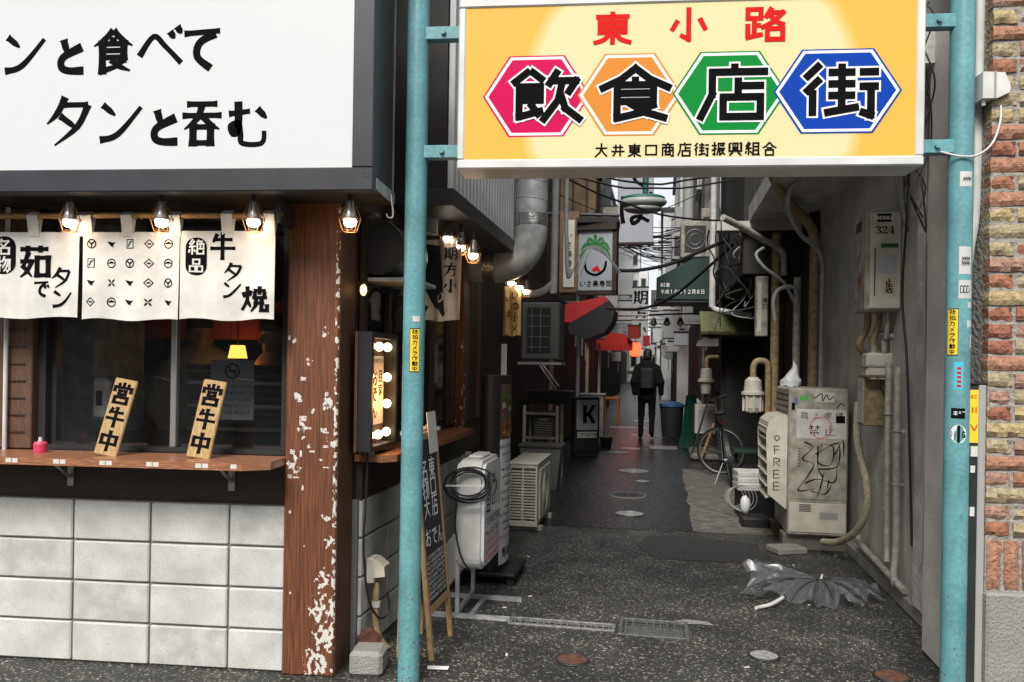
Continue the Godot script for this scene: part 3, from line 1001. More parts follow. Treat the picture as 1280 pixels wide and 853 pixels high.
func hang_cloth(o: Node3D, w: float, h: float, m: Material, nx := 36, amp := 0.008, waves := 3.0, tabs: Array = [], bite := 0.0) -> void:
	# cloth in local x 0..w, hanging from y 0 to -h; two faces, a cloth's thickness apart
	var b := MB.new()
	var ny := 14
	var f := func(x: float, y: float) -> Vector3:
		var k := 0.35 + 0.65 * (-y / h)
		var z: float = amp * k * (sin(x / w * TAU * waves + 0.7) + 0.5 * sin(x / w * TAU * waves * 1.9 + y * 6.0))
		var yy := y + (0.006 * sin(x / w * 9.0) if y < -h * 0.9 else 0.0)
		return Vector3(x + bite * k * sin(y * 5.0) * 0.3, yy, z)
	for i in nx:
		for j in ny:
			var p := []
			var nn := []
			for e in [[0, 0], [1, 0], [1, 1], [0, 1]]:
				var x: float = w * (i + e[0]) / nx
				var y: float = -h * (j + e[1]) / ny
				var q: Vector3 = f.call(x, y)
				var dx: Vector3 = f.call(x + 0.002, y) - q
				var dy: Vector3 = f.call(x, y + 0.002) - q
				p.append(q)
				nn.append(dx.cross(dy).normalized())
			for sgn in [1.0, -1.0]:
				var off := Vector3(0, 0, 0.0008 * sgn)
				b.tri3(p[0] + off, p[1] + off, p[2] + off, nn[0] * sgn, nn[1] * sgn, nn[2] * sgn)
				b.tri3(p[0] + off, p[2] + off, p[3] + off, nn[0] * sgn, nn[2] * sgn, nn[3] * sgn)
	put(b, "cloth", m, o)
	for x in tabs:
		var tb := MB.new()
		var pts := [Vector3(0, -0.02, 0.004), Vector3(0, 0.03, 0.012), Vector3(0, 0.075, 0.022), Vector3(0, 0.095, 0.0), Vector3(0, 0.075, -0.022), Vector3(0, 0.03, -0.012), Vector3(0, -0.02, -0.004)]
		for k in pts.size() - 1:
			var hw := 0.027
			tb.quad(Vector3(x - hw, pts[k].y, pts[k].z), Vector3(x + hw, pts[k].y, pts[k].z), Vector3(x + hw, pts[k + 1].y, pts[k + 1].z), Vector3(x - hw, pts[k + 1].y, pts[k + 1].z), Vector3(0, 0.3, 1.0 if k < 3 else -1.0))
		put(tb, "tab", m, o)

func bent(b: MB, w: float, h: float, amp: float, waves: float, x_off: float, y_off: float) -> MB:
	# lays flat print on the folds of a cloth made by hang_cloth
	for i in b.v.size():
		var p := b.v[i]
		var x := p.x - x_off
		var y := p.y - y_off
		var k := 0.35 + 0.65 * clampf(-y / h, 0, 1)
		p.z += amp * k * (sin(x / w * TAU * waves + 0.7) + 0.5 * sin(x / w * TAU * waves * 1.9 + y * 6.0))
		b.v[i] = p
	return b

func pill(b: MB, x0: float, x1: float, y0: float, y1: float, z: float, r: float) -> MB:
	var p := PackedVector2Array()
	for c in [[x1 - r, y1 - r, 0.0], [x0 + r, y1 - r, PI / 2], [x0 + r, y0 + r, PI], [x1 - r, y0 + r, PI * 1.5]]:
		for k in 6:
			var a: float = c[2] + PI / 2 * k / 5.0
			p.append(Vector2(c[0] + cos(a) * r, c[1] + sin(a) * r))
	# cut into rows and columns so that it can follow folds
	for i in 12:
		for j in 5:
			var c := Rect2(lerpf(x0, x1, j / 5.0), lerpf(y0, y1, i / 12.0), (x1 - x0) / 5.0, (y1 - y0) / 12.0)
			var q := poly([c.position.x, c.position.y, c.end.x, c.position.y, c.end.x, c.end.y, c.position.x, c.end.y])
			for r2 in Geometry2D.intersect_polygons(p, q):
				b.flat(r2, z)
	return b

func crest(b: MB, kind: int, x: float, y: float, r: float, z: float) -> void:
	var circ := []
	for k in 15:
		circ.append(Vector2(x + cos(TAU * k / 14.0) * r, y + sin(TAU * k / 14.0) * r))
	var ws := []
	ws.resize(15)
	ws.fill(r * 0.26)
	match kind % 6:
		0:
			b.stroke(circ, ws, z)
			b.stroke([Vector2(x - r * 0.7, y + r * 0.5), Vector2(x, y - r * 0.1), Vector2(x + r * 0.7, y + r * 0.5)], [r * 0.3, r * 0.4, r * 0.3], z + 0.0001)
			b.stroke([Vector2(x, y - r * 0.1), Vector2(x, y - r * 0.8)], [r * 0.35, r * 0.3], z + 0.0002)
		1:
			b.stroke([Vector2(x - r, y + r * 0.6), Vector2(x - r * 0.2, y + r * 0.1), Vector2(x + r * 0.5, y - r * 0.8)], [0.001, r * 0.8, r * 0.1], z)
			b.stroke([Vector2(x + r, y + r * 0.4), Vector2(x + r * 0.3, y), Vector2(x - r * 0.2, y - r * 0.6)], [0.001, r * 0.7, r * 0.1], z + 0.0001)
		2:
			b.stroke([Vector2(x - r * 0.8, y + r), Vector2(x + r * 0.8, y + r), Vector2(x + r * 0.8, y - r), Vector2(x - r * 0.8, y - r), Vector2(x - r * 0.8, y + r)], [r * 0.2, r * 0.2, r * 0.2, r * 0.2, r * 0.2], z)
			b.stroke([Vector2(x - r * 0.5, y - r * 0.6), Vector2(x, y + r * 0.4), Vector2(x + r * 0.6, y + r * 0.7)], [r * 0.2, r * 0.35, r * 0.15], z + 0.0001)
		3:
			b.stroke([Vector2(x, y + r), Vector2(x + r, y), Vector2(x, y - r), Vector2(x - r, y), Vector2(x, y + r)], [r * 0.22, r * 0.22, r * 0.22, r * 0.22, r * 0.22], z)
			b.stroke([Vector2(x - r * 0.4, y), Vector2(x + r * 0.4, y)], [r * 0.35, r * 0.35], z + 0.0001)
		4:
			b.stroke(circ, ws, z)
			b.stroke([Vector2(x - r * 0.9, y), Vector2(x, y + r * 0.25), Vector2(x + r * 0.9, y)], [r * 0.1, r * 0.55, r * 0.1], z + 0.0001)
		5:
			for a in [0.785, 2.356, 3.927, 5.498]:
				var q := Vector2(cos(a), sin(a)) * r
				b.stroke([Vector2(x, y) + q * 0.1, Vector2(x, y) + q * 0.6, Vector2(x, y) + q * 1.15], [r * 0.1, r * 0.5, r * 0.15], z + a * 0.00002)

func eatery_front() -> void:
	# the white sign box
	var s := thing("shop_sign_box", "large white signboard with black brush writing in a dark slate frame", "sign", Vector3(-1.0, 2.235, -3.35))
	put(W(s).span(-4.0, -1.033, 2.335, 3.6, -3.37, -3.352), "panel", M.acrylic, s)
	var fr := W(s)
	fr.span(-4.0, -0.94, 2.235, 2.335, -3.43, -3.345, 0.005)
	fr.span(-1.033, -0.94, 2.335, 3.7, -3.43, -3.346, 0.005)
	put(fr, "frame", M.slate, s)
	put(W(s).span(-4.0, -0.945, 2.25, 3.7, -3.74, -3.431), "side_casing", M.dark_metal, s)
	put(W(s).span(-0.944, -0.936, 2.25, 2.3, -3.72, -3.4).span(-0.95, -0.944, 2.25, 3.7, -3.73, -3.7), "edge_strip", M.galv, s)
	for q in [[-0.975, 2.31], [-0.96, 2.31], [-0.975, 2.295], [-0.96, 2.295]]:
		put(W(s).cyl(Vector3(q[0], q[1], -3.346), Vector3(q[0], q[1], -3.342), 0.003, 0.003, 8), "bolt", M.dark_metal, s)
	var b := W(s)
	var zz := -3.351
	for q in [["タ", -2.78, 2.86, 0.24], ["ン", -2.545, 2.862, 0.235], ["と", -2.325, 2.846, 0.175], ["食", -2.126, 2.862, 0.2], ["べ", -1.906, 2.865, 0.215], ["て", -1.715, 2.866, 0.205], ["タ", -2.324, 2.552, 0.24], ["ン", -2.087, 2.55, 0.24], ["と", -1.882, 2.525, 0.175], ["呑", -1.71, 2.538, 0.2], ["む", -1.502, 2.53, 0.215]]:
		b = W(s)
		write(b, q[0], q[1], q[2], q[3], 0.034, zz, 1.0)
		put(b, "character", M.ink, s)
	solo("sign_hook", "white metal hook hanging from the corner of the slate sign", "hook", MB.new().tube(smooth([Vector3(0, 0.05, 0), Vector3(0.004, 0.02, 0), Vector3(0.012, -0.03, 0), Vector3(0.008, -0.055, 0), Vector3(-0.012, -0.055, 0), Vector3(-0.018, -0.04, 0)], 4), 0.004, 6), M.white_plastic, Vector3(-0.93, 2.225, -3.62), 0.4)
	# bamboo rod and curtains
	var rod := MB.new().tube([Vector3(-1.3, 0, 0), Vector3(-0.6, 0.004, 0), Vector3(0.2, 0, 0)], 0.014, 10)
	for x in [-1.1, -0.85, -0.48, -0.2, 0.08]:
		rod.ring(Vector3(x, 0.001, 0), Vector3.RIGHT, 0.013, 0.003, 12, 5)
	solo("curtain_rod", "yellow bamboo rod carrying the white shop curtains", "rod", rod, M.raw_wood_x, Vector3(-1.62, 2.165, -3.55))
	solo("rod_holder", "small black bracket holding the bamboo rod to the post", "bracket", MB.new().span(-0.012, 0.012, -0.05, 0.06, -0.16, 0.02, 0.003), M.dark_metal, Vector3(-1.432, 2.18, -3.55))
	var n1 := thing("noren_curtain", "white shop curtain with black tag and brush writing, cut by picture edge", "curtain", Vector3(-3.02, 2.09, -3.55), 0, "white curtains on the bamboo rod")
	hang_cloth(n1, 0.615, 0.405, M.cloth, 36, 0.007, 3.0, [0.12, 0.388, 0.6])
	var l1 := MB.new()
	for q in [["茹", -2.63, 1.952, 0.165], ["で", -2.59, 1.822, 0.09], ["タ", -2.49, 1.876, 0.105], ["ン", -2.487, 1.778, 0.11]]:
		write(l1, q[0], q[1] + 3.02, q[2] - 2.09, q[3], q[3] * 0.155, 0.0022, 0.9)
		put(bent(l1, 0.615, 0.405, 0.007, 3.0, 0, 0), "character", M.ink, n1)
		l1 = MB.new()
	pill(l1, 0.18, 0.295, -0.2, -0.02, 0.0022, 0.05)
	put(bent(l1, 0.615, 0.405, 0.007, 3.0, 0, 0), "tag_print", M.ink, n1)
	var l1b := MB.new()
	write(l1b, "名", 0.237, -0.068, 0.08, 0.01, 0.0034, 0.6)
	put(bent(l1b, 0.615, 0.405, 0.007, 3.0, 0, 0), "character", M.cloth, n1)
	l1b = MB.new()
	write(l1b, "物", 0.237, -0.152, 0.08, 0.01, 0.0034, 0.6)
	put(bent(l1b, 0.615, 0.405, 0.007, 3.0, 0, 0), "character", M.cloth, n1)
	var n2 := thing("noren_curtain", "white shop curtain printed with rows of small black crests", "curtain", Vector3(-2.385, 2.09, -3.55), 0, "white curtains on the bamboo rod")
	hang_cloth(n2, 0.475, 0.41, M.cloth, 30, 0.009, 2.0, [0.02, 0.221, 0.455])
	var l2 := MB.new()
	for r in 4:
		for c in 5:
			crest(l2, [0, 1, 2, 3, 4, 2, 4, 0, 3, 4, 1, 5, 1, 3, 0, 3, 4, 1, 5, 1][r * 5 + c], 0.045 + c * 0.094, -0.055 - r * 0.091, 0.02, 0.0022)
			put(bent(l2, 0.475, 0.41, 0.009, 2.0, 0, 0), "crest", M.ink, n2)
			l2 = MB.new()
	var n3 := thing("noren_curtain", "white shop curtain with black tag and writing beside the brown post", "curtain", Vector3(-1.905, 2.095, -3.55), 0, "white curtains on the bamboo rod")
	hang_cloth(n3, 0.455, 0.41, M.cloth, 30, 0.006, 2.4, [0.228, 0.428])
	var l3 := MB.new()
	for q in [["牛", -1.7, 2.028, 0.135], ["タ", -1.646, 1.905, 0.095], ["ン", -1.653, 1.825, 0.1], ["焼", -1.548, 1.782, 0.13]]:
		write(l3, q[0], q[1] + 1.905, q[2] - 2.095, q[3], q[3] * 0.15, 0.0022, 0.9)
		put(bent(l3, 0.455, 0.41, 0.006, 2.4, 0, 0), "character", M.ink, n3)
		l3 = MB.new()
	pill(l3, 0.028, 0.128, -0.205, -0.03, 0.0022, 0.045)
	put(bent(l3, 0.455, 0.41, 0.006, 2.4, 0, 0), "tag_print", M.ink, n3)
	var l3b := MB.new()
	write(l3b, "絶", 0.078, -0.075, 0.076, 0.008, 0.0034, 0.5)
	put(bent(l3b, 0.455, 0.41, 0.006, 2.4, 0, 0), "character", M.cloth, n3)
	l3b = MB.new()
	write(l3b, "品", 0.078, -0.16, 0.07, 0.008, 0.0034, 0.5)
	put(bent(l3b, 0.455, 0.41, 0.006, 2.4, 0, 0), "character", M.cloth, n3)
	# caged lamps under the sign
	var g := "caged lamps under the white sign"
	cage_lamp("caged bulb lamp above the curtain with the brush writing at picture edge", Vector3(-2.4, 2.155, -3.47), 0.0, g)
	cage_lamp("caged bulb lamp above the curtain with the crests", Vector3(-1.955, 2.155, -3.47), 0.3, g)
	cage_lamp("caged bulb lamp above the curtain beside the brown post", Vector3(-1.52, 2.155, -3.47), 0.5, g)
	cage_lamp("caged bulb lamp in front of the brown post", Vector3(-1.075, 2.155, -3.47), 0.1, g)
	# plaques leaning on the window
	for k in 2:
		var pq := thing("wooden_plaque", ["pale wooden plaque with three black characters, the one by the soap bottle side", "pale wooden plaque with three black characters, the one near the brown post"][k], "plaque", Vector3([-2.285, -1.825][k], 1.036, -3.58), 0, "wooden plaques on the counter")
		pq.rotation = Vector3(-0.2, 0, [-0.165, -0.125][k])
		put(MB.new().span(-0.058, 0.058, 0.0, 0.375, -0.018, 0.0, 0.005), "board", M.plaque, pq)
		for j in 3:
			var b2 := MB.new()
			write(b2, "営牛中"[j], 0.0, 0.305 - 0.115 * j, 0.105, 0.017, 0.0012, 0.9)
			put(b2, "character", M.ink, pq)
	var bt := thing("soap_bottle", "small pink bottle with white cap standing on the counter", "bottle", Vector3(-2.665, 1.036, -3.66))
	put(MB.new().lathe(Vector3.ZERO, [Vector2(0, 0), Vector2(0.03, 0), Vector2(0.032, 0.04), Vector2(0.026, 0.05), Vector2(0, 0.052)], 14), "body", mat(0.6, 0.05, 0.12, 0.4), bt)
	put(MB.new().cyl(Vector3(0, 0.05, 0), Vector3(0, 0.072, 0), 0.012, 0.008, 10), "cap", M.white_plastic, bt)
	# inside the kitchen
	var fr2 := thing("kitchen_fridge", "grey steel kitchen cabinet seen through the serving window", "cabinet", Vector3(-2.83, 0.75, -4.25))
	put(MB.new().span(-0.3, 0.06, 0, 1.7, -0.5, 0, 0.01), "body", M.galv, fr2)
	put(MB.new().span(-0.17, -0.13, 0.55, 0.72, 0.001, 0.02, 0.004), "handle", M.alu, fr2)
	solo("wall_notice", "small grey notice hung by the steel cabinet inside the window", "notice", MB.new().span(-0.04, 0.04, -0.06, 0.06, -0.004, 0.0), mat(0.3, 0.3, 0.3, 0.7), Vector3(-2.72, 1.66, -4.2))
	var bb := MB.new()
	for k in 9:
		bb.span(-0.78 + k * 0.175, -0.61 + k * 0.175, -0.12, 0.12, -0.006, 0.006 - 0.001 * (k % 2))
	solo("orange_curtain", "orange split curtain hung inside the kitchen window", "curtain", bb, mat(0.5, 0.06, 0.02, 0.7), Vector3(-2.2, 1.75, -4.9))
	var lp := thing("kitchen_lamp", "yellow glowing lamp shade inside the kitchen", "lamp", Vector3(-2.169, 1.55, -4.75))
	put(MB.new().lathe(Vector3.ZERO, [Vector2(0.042, 0.04), Vector2(0.058, -0.04)], 16), "lamp_shade", mat(0.9, 0.5, 0.08, 0.5, {"glow": 0.9}), lp)
	put(MB.new().cyl(Vector3(0, 0.05, 0), Vector3(0, 0.97, 0), 0.004, 0.004, 6), "cord", M.cable, lp)
	var ol := OmniLight3D.new()
	ol.name = "shade_light"
	ol.position = Vector3(0, -0.08, 0)
	ol.light_energy = 0.006
	ol.light_color = Color(1, 0.75, 0.4)
	ol.shadow_enabled = true
	ol.omni_range = 8.0
	ol.omni_attenuation = 2.0
	ol.light_size = 0.06
	lp.add_child(ol)
	var po := thing("menu_poster", "pale no-smoking poster with rows of text inside the window", "poster", Vector3(-1.9, 1.34, -4.1))
	put(MB.new().span(-0.12, 0.12, -0.16, 0.16, -0.004, 0.0), "sheet", mat(0.16, 0.18, 0.21, 0.8), po)
	var pl := MB.new()
	pl.ring(Vector3(0, 0.1, 0.001), Vector3(0, 0, 1), 0.038, 0.004, 20, 5)
	pl.stroke([Vector2(-0.03, 0.13), Vector2(0.03, 0.07)], [0.006, 0.006], 0.003)
	pl.stroke([Vector2(-0.02, 0.1), Vector2(0.025, 0.1)], [0.01, 0.01], 0.002)
	for k in 5:
		dashes(pl, -0.1, 0.1, 0.02 - k * 0.035, 0.018, 0.001, k)
	put(pl, "print", M.ink, po)
	var ds := thing("soap_dispenser", "white wall dispenser behind the serving window", "dispenser", Vector3(-2.65, 1.16, -4.1))
	put(MB.new().span(-0.05, 0.05, 0, 0.23, -0.06, 0.0, 0.02), "body", M.white_plastic, ds)
	put(MB.new().span(-0.018, 0.018, 0.08, 0.16, 0.0005, 0.003, 0.001), "slot", M.black, ds)
	var sh := thing("kitchen_shelf", "dark kitchen counter with stacked trays behind the window", "shelf", Vector3(-2.1, 0.75, -4.45))
	put(MB.new().span(-0.6, 0.55, 0.0, 0.32, -0.5, 0.0, 0.008), "counter_body", M.dark_metal, sh)
	for k in 9:
		put(MB.new().span(-0.25, 0.5, 0.33 + k * 0.045, 0.36 + k * 0.045, -0.4, -0.02, 0.006), "tray", M.steel if k % 3 == 0 else M.frame_dark, sh)

# ---------- gate: poles and the big sign
func sticker_on(pole: Node3D, y0: float, y1: float, a0: float, a1: float, m: Material, nm := "sticker", r := 0.0525) -> MeshInstance3D:
	var b := MB.new()
	for k in 8:
		var p := lerpf(a0, a1, k / 8.0)
		var q := lerpf(a0, a1, (k + 1) / 8.0)
		var u := Vector3(sin(p), 0, cos(p))
		var w := Vector3(sin(q), 0, cos(q))
		b.tri3(u * r + Vector3(0, y0, 0), u * r + Vector3(0, y1, 0), w * r + Vector3(0, y1, 0), u, u, w)
		b.tri3(u * r + Vector3(0, y0, 0), w * r + Vector3(0, y1, 0), w * r + Vector3(0, y0, 0), u, w, w)
	return put(b, nm, m, pole)

func wrap_print(b: MB, r: float, a0: float) -> MB:
	# bends flat print round a pole
	for i in b.v.size():
		var p := b.v[i]
		var a := a0 + p.x / r
		b.v[i] = Vector3(sin(a) * (r + p.z), p.y, cos(a) * (r + p.z))
		b.n[i] = Vector3(sin(a), 0, cos(a))
	return b

func pole(label: String, x: float) -> Node3D:
	var o := thing("sign_pole", label, "pole", Vector3(x, 0, -3.68), 0, "teal sign poles")
	put(MB.new().cyl(Vector3(0, -0.02, 0), Vector3(0, 3.6, 0), 0.0508, 0.0508, 36), "post", M.teal, o)
	var r := RandomNumberGenerator.new()
	r.seed = int(x * 100) + 500
	var chips := MB.new()
	for k in 130:
		var y := r.randf() * r.randf() * r.randf() * 2.6
		var a := r.randf_range(-1.5, 1.5)
		var w := r.randf_range(0.02, 0.09) * (1.3 - y * 0.6)
		var h := r.randf_range(0.002, 0.007)
		var q := []
		for j in 7:
			q.append(Vector2(a + cos(TAU * j / 7) * w * r.randf_range(0.5, 1.0), y + 0.01 + sin(TAU * j / 7) * h * r.randf_range(0.5, 1.2)))
		for j in 7:
			var e := [Vector2(a, y + 0.01), q[j], q[(j + 1) % 7]]
			var v3 := []
			for p in e:
				v3.append(Vector3(sin(p.x), 0, cos(p.x)) * 0.0512 + Vector3(0, p.y, 0))
			chips.tri(v3[0], v3[1], v3[2], Vector3(sin(a), 0, cos(a)))
	put(chips, "rust_chips", M.teal_chip, o)
	return o

func camera_sticker(o: Node3D, y0: float, y1: float, a: float) -> void:
	sticker_on(o, y0 - 0.004, y1 + 0.004, a - 0.46, a + 0.46, M.ink, "sticker_border", 0.0514)
	sticker_on(o, y0, y1, a - 0.42, a + 0.42, M.yellow, "warning_sticker", 0.0518)
	var b := MB.new()
	var h := (y1 - y0) / 8.0
	line_of(b, "防犯カメラ作動中", 0.0, y1 - h * 0.5, Vector2(0, -h), h * 0.92, h * 0.12, 0.0006, 0.0, 1.15)
	put(wrap_print(b, 0.0518, a), "lettering", M.ink, o)

func hexagon(cx: float, cy: float, w: float, h: float, cut: float) -> PackedVector2Array:
	return poly([cx - w, cy, cx - w + cut, cy + h, cx + w - cut, cy + h, cx + w, cy, cx + w - cut, cy - h, cx - w + cut, cy - h])

func gate() -> void:
	var lp := pole("teal steel pole beside the brown timber eatery", -0.825)
	camera_sticker(lp, 1.46, 1.655, 0.33)
	sticker_on(lp, 1.69, 1.715, 0.1, 0.75, M.paper)
	var rp := pole("teal steel pole plastered with stickers in front of the brick wall", 1.602)
	camera_sticker(rp, 1.572, 1.768, -0.85)
	for q in [[2.3, 2.365, -0.45, 0.6], [1.92, 2.04, -0.42, 0.65], [1.815, 1.895, -0.42, 0.75], [1.42, 1.54, -0.7, 0.05], [1.295, 1.34, -0.85, 0.25]]:
		sticker_on(rp, q[0], q[1], q[2], q[3], mat(0.05, 0.45, 0.6, 0.5) if q[0] == 1.42 else M.ink if q[0] == 1.295 else M.white_plastic, "sticker", 0.0514)
	for q in [[1.775, 1.8, 0.35, 0.75], [1.69, 1.72, 0.3, 0.8], [1.6, 1.66, 0.65, 0.95]]:
		sticker_on(rp, q[0], q[1], q[2], q[3], M.white_plastic, "sticker", 0.0513)
	var gb := MB.new()
	var r := RandomNumberGenerator.new()
	r.seed = 9
	for yy in [2.33, 1.985, 1.965]:
		for k in 4:
			var x := -0.014 + k * 0.009
			gb.stroke(smooth([Vector2(x, yy - 0.01), Vector2(x + 0.004, yy + 0.012), Vector2(x + 0.006, yy - 0.004), Vector2(x + 0.009, yy + 0.008)], 3), [0.002, 0.002, 0.002, 0.002, 0.002, 0.002, 0.002, 0.002, 0.002, 0.002], 0.0009 + k * 0.00005)
	for k in 3:
		var x := -0.012 + k * 0.013
		var pts := smooth([Vector2(x + 0.006, 1.865), Vector2(x - 0.004, 1.87), Vector2(x - 0.004, 1.84), Vector2(x + 0.006, 1.845), Vector2(x + 0.006, 1.86)], 3)
		var ws := []
		ws.resize(pts.size())
		ws.fill(0.003)
		gb.stroke(pts, ws, 0.001)
	put(wrap_print(gb, 0.0512, 0.05), "scrawl", M.ink, rp)
	var cb := MB.new()
	for k in 5:
		var y := 1.512 - k * 0.019
		cb.quad(Vector3(-0.008, y - 0.006, 0.0008), Vector3(0.008, y - 0.006, 0.0008), Vector3(0.008, y + 0.006, 0.0008), Vector3(-0.008, y + 0.006, 0.0008), Vector3(0, 0, 1))
	put(wrap_print(cb, 0.0512, -0.28), "print", M.red_ink, rp)
	var dash := MB.new()
	dashes(dash, -0.018, 0.018, 1.318, 0.018, 0.0008, 4)
	put(wrap_print(dash, 0.0512, -0.3), "print", M.white_ink, rp)
	# round black-and-white sticker
	var disc := PackedVector2Array()
	for k in 24:
		disc.append(Vector2(cos(TAU * k / 24) * 0.032, 1.228 + sin(TAU * k / 24) * 0.04))
	put(wrap_print(MB.new().flat(disc, 0.0008), 0.0512, -0.25), "round_sticker", M.white_ink, rp)
	var st := MB.new()
	st.quad(Vector3(-0.0055, 1.19, 0.0014), Vector3(0.0055, 1.19, 0.0014), Vector3(0.0055, 1.266, 0.0014), Vector3(-0.0055, 1.266, 0.0014), Vector3(0, 0, 1))
	st.stroke([Vector2(-0.028, 1.215), Vector2(-0.028, 1.24), Vector2(-0.014, 1.215), Vector2(-0.014, 1.24)], [0.004, 0.004, 0.004, 0.004], 0.0015)
	st.stroke([Vector2(0.027, 1.235), Vector2(0.02, 1.24), Vector2(0.013, 1.23), Vector2(0.016, 1.216), Vector2(0.026, 1.216), Vector2(0.026, 1.226), Vector2(0.02, 1.226)], [0.004, 0.004, 0.004, 0.004, 0.004, 0.004, 0.004], 0.0015)
	put(wrap_print(st, 0.0512, -0.25), "lettering", M.ink, rp)
	# brackets
	for q in [[-0.7, 3.03, lp], [-0.7, 2.48, lp], [1.49, 3.03, rp], [1.49, 2.48, rp]]:
		var b := W(q[2])
		var x0: float = -0.79 if q[0] < 0 else 1.4
		var x1: float = -0.62 if q[0] < 0 else 1.565
		b.span(x0, x1, q[1] - 0.03, q[1] + 0.03, -3.70, -3.65, 0.003)
		var br := put(b, "bracket", M.teal, q[2])
		put(W(q[2]).cyl(Vector3(q[0], q[1], -3.652), Vector3(q[0], q[1], -3.635), 0.012, 0.012, 6), "bolt", M.teal, br)
	# big sign
	var s := thing("shopping_street_sign", "wide yellow street sign with four coloured hexagons between the teal poles", "sign", Vector3(0.4, 2.38, -3.68))
	var fr := W(s)
	var x0 := -0.616
	var x1 := 1.408
	var y0 := 2.38
	var y1 := 3.15
	fr.span(x0, x1, y0, y0 + 0.042, -3.78, -3.575, 0.006)
	fr.span(x0, x1, y1 - 0.042, y1, -3.78, -3.575, 0.006)
	fr.span(x0, x0 + 0.032, y0 + 0.042, y1 - 0.042, -3.78, -3.576, 0.006)
	fr.span(x1 - 0.036, x1, y0 + 0.042, y1 - 0.042, -3.78, -3.576, 0.006)
	put(fr, "frame", M.alu_white, s)
	put(W(s).span(x0 + 0.03, x1 - 0.034, y0 + 0.04, y1 - 0.04, -3.775, -3.583), "face_panel", M.sign_amber, s)
	# pale printed disc
	var d := PackedVector2Array()
	var fx0 := x0 + 0.033
	var top := y1 - 0.0425
	var bot := y0 + 0.0425
	for j in 5:
		d.clear()
		for k in 64:
			var a := TAU * k / 64
			d.append(Vector2(0.415 + cos(a) * (0.755 - 0.014 * j), clampf(2.66 + sin(a) * (0.785 - 0.014 * j), bot + 0.0004 * j, top - 0.0004 * j)))
		var cm: StandardMaterial3D = M.sign_pale.duplicate()
		cm.albedo_color = M.sign_amber.albedo_color.lerp(M.sign_pale.albedo_color, (j + 1) / 5.0)
		put(W(s).flat(d, -3.58285 + 0.00008 * j), "pale_disc", cm, s)
	var hx := [[-0.26, 0.242, M.pink, "飲", -0.226], [0.153, 0.229, M.orange, "食", 0.179], [0.588, 0.246, M.green, "店", 0.609], [1.045, 0.269, M.blue, "街", 1.055]]
	for k in 4:
		var q: Array = hx[k]
		var z := -3.582 + k * 0.0006
		put(W(s).flat(hexagon(q[0], 2.705, q[1], 0.182, 0.118), z), "hexagon_edge", q[2], s)
		put(W(s).flat(hexagon(q[0], 2.705, q[1] - 0.009, 0.176, 0.115), z + 0.00015), "hexagon_rim", M.white_ink, s)
		var hexp := put(W(s).flat(hexagon(q[0], 2.705, q[1] - 0.024, 0.164, 0.108), z + 0.0003), "hexagon", q[2], s)
	for k in 4:
		var q: Array = hx[k]
		var b1 := W(s)
		write(b1, q[3], q[4], 2.71, 0.245 if k != 3 else 0.25, 0.033, -3.5793, 0.0, 1.3, 0.016)
		put(b1, "character_rim", M.white_ink, s)
		var b2 := W(s)
		write(b2, q[3], q[4], 2.71, 0.245 if k != 3 else 0.25, 0.033, -3.5775, 0.0, 1.3)
		put(b2, "character", M.ink, s)
	var b3 := W(s)
	for q in [["東", 0.075], ["小", 0.408], ["路", 0.737]]:
		b3 = W(s)
		write(b3, q[0], q[1], 3.006, 0.155, 0.022, -3.5812, 0.15, 1.2)
		put(b3, "character", M.red_ink, s)
	for k in 11:
		var b4 := W(s)
		write(b4, "大井東口商店街振興組合"[k], 0.034 + 0.0729 * k, 2.459, 0.062, 0.0078, -3.5812, 0.2, 1.05)
		put(b4, "character", M.ink, s)
	# security camera box on the right pole
	var c := thing("security_camera", "white security camera box strapped to the stickered teal pole", "camera", Vector3(1.66, 2.73, -3.66))
	put(MB.new().prism(poly([0.0, -0.055, 0.06, -0.055, 0.11, -0.03, 0.115, -0.005, 0.09, 0.055, 0.0, 0.06]), -0.045, 0.045), "body", M.white_plastic, c)
	put(MB.new().span(0.045, 0.055, -0.056, 0.061, -0.046, 0.046), "seam", M.alu, c)
	put(MB.new().cyl(Vector3(0.09, -0.05, 0), Vector3(0.09, -0.075, 0), 0.018, 0.015, 12), "lens", M.black, c)
	put(MB.new().cyl(Vector3(0.015, -0.055, 0.02), Vector3(0.015, -0.08, 0.02), 0.008, 0.008, 8), "gland", M.white_plastic, c)
	var cp := smooth([Vector3(1.75, 2.66, -3.65), Vector3(1.74, 2.58, -3.63), Vector3(1.7, 2.48, -3.61), Vector3(1.64, 2.43, -3.615), Vector3(1.57, 2.43, -3.625), Vector3(1.5, 2.46, -3.66), Vector3(1.44, 2.52, -3.8)], 5)
	solo("camera_cable", "thin white cable looping from the security camera round the pole", "cable", MB.new().tube(cp, 0.005, 6), M.white_plastic)

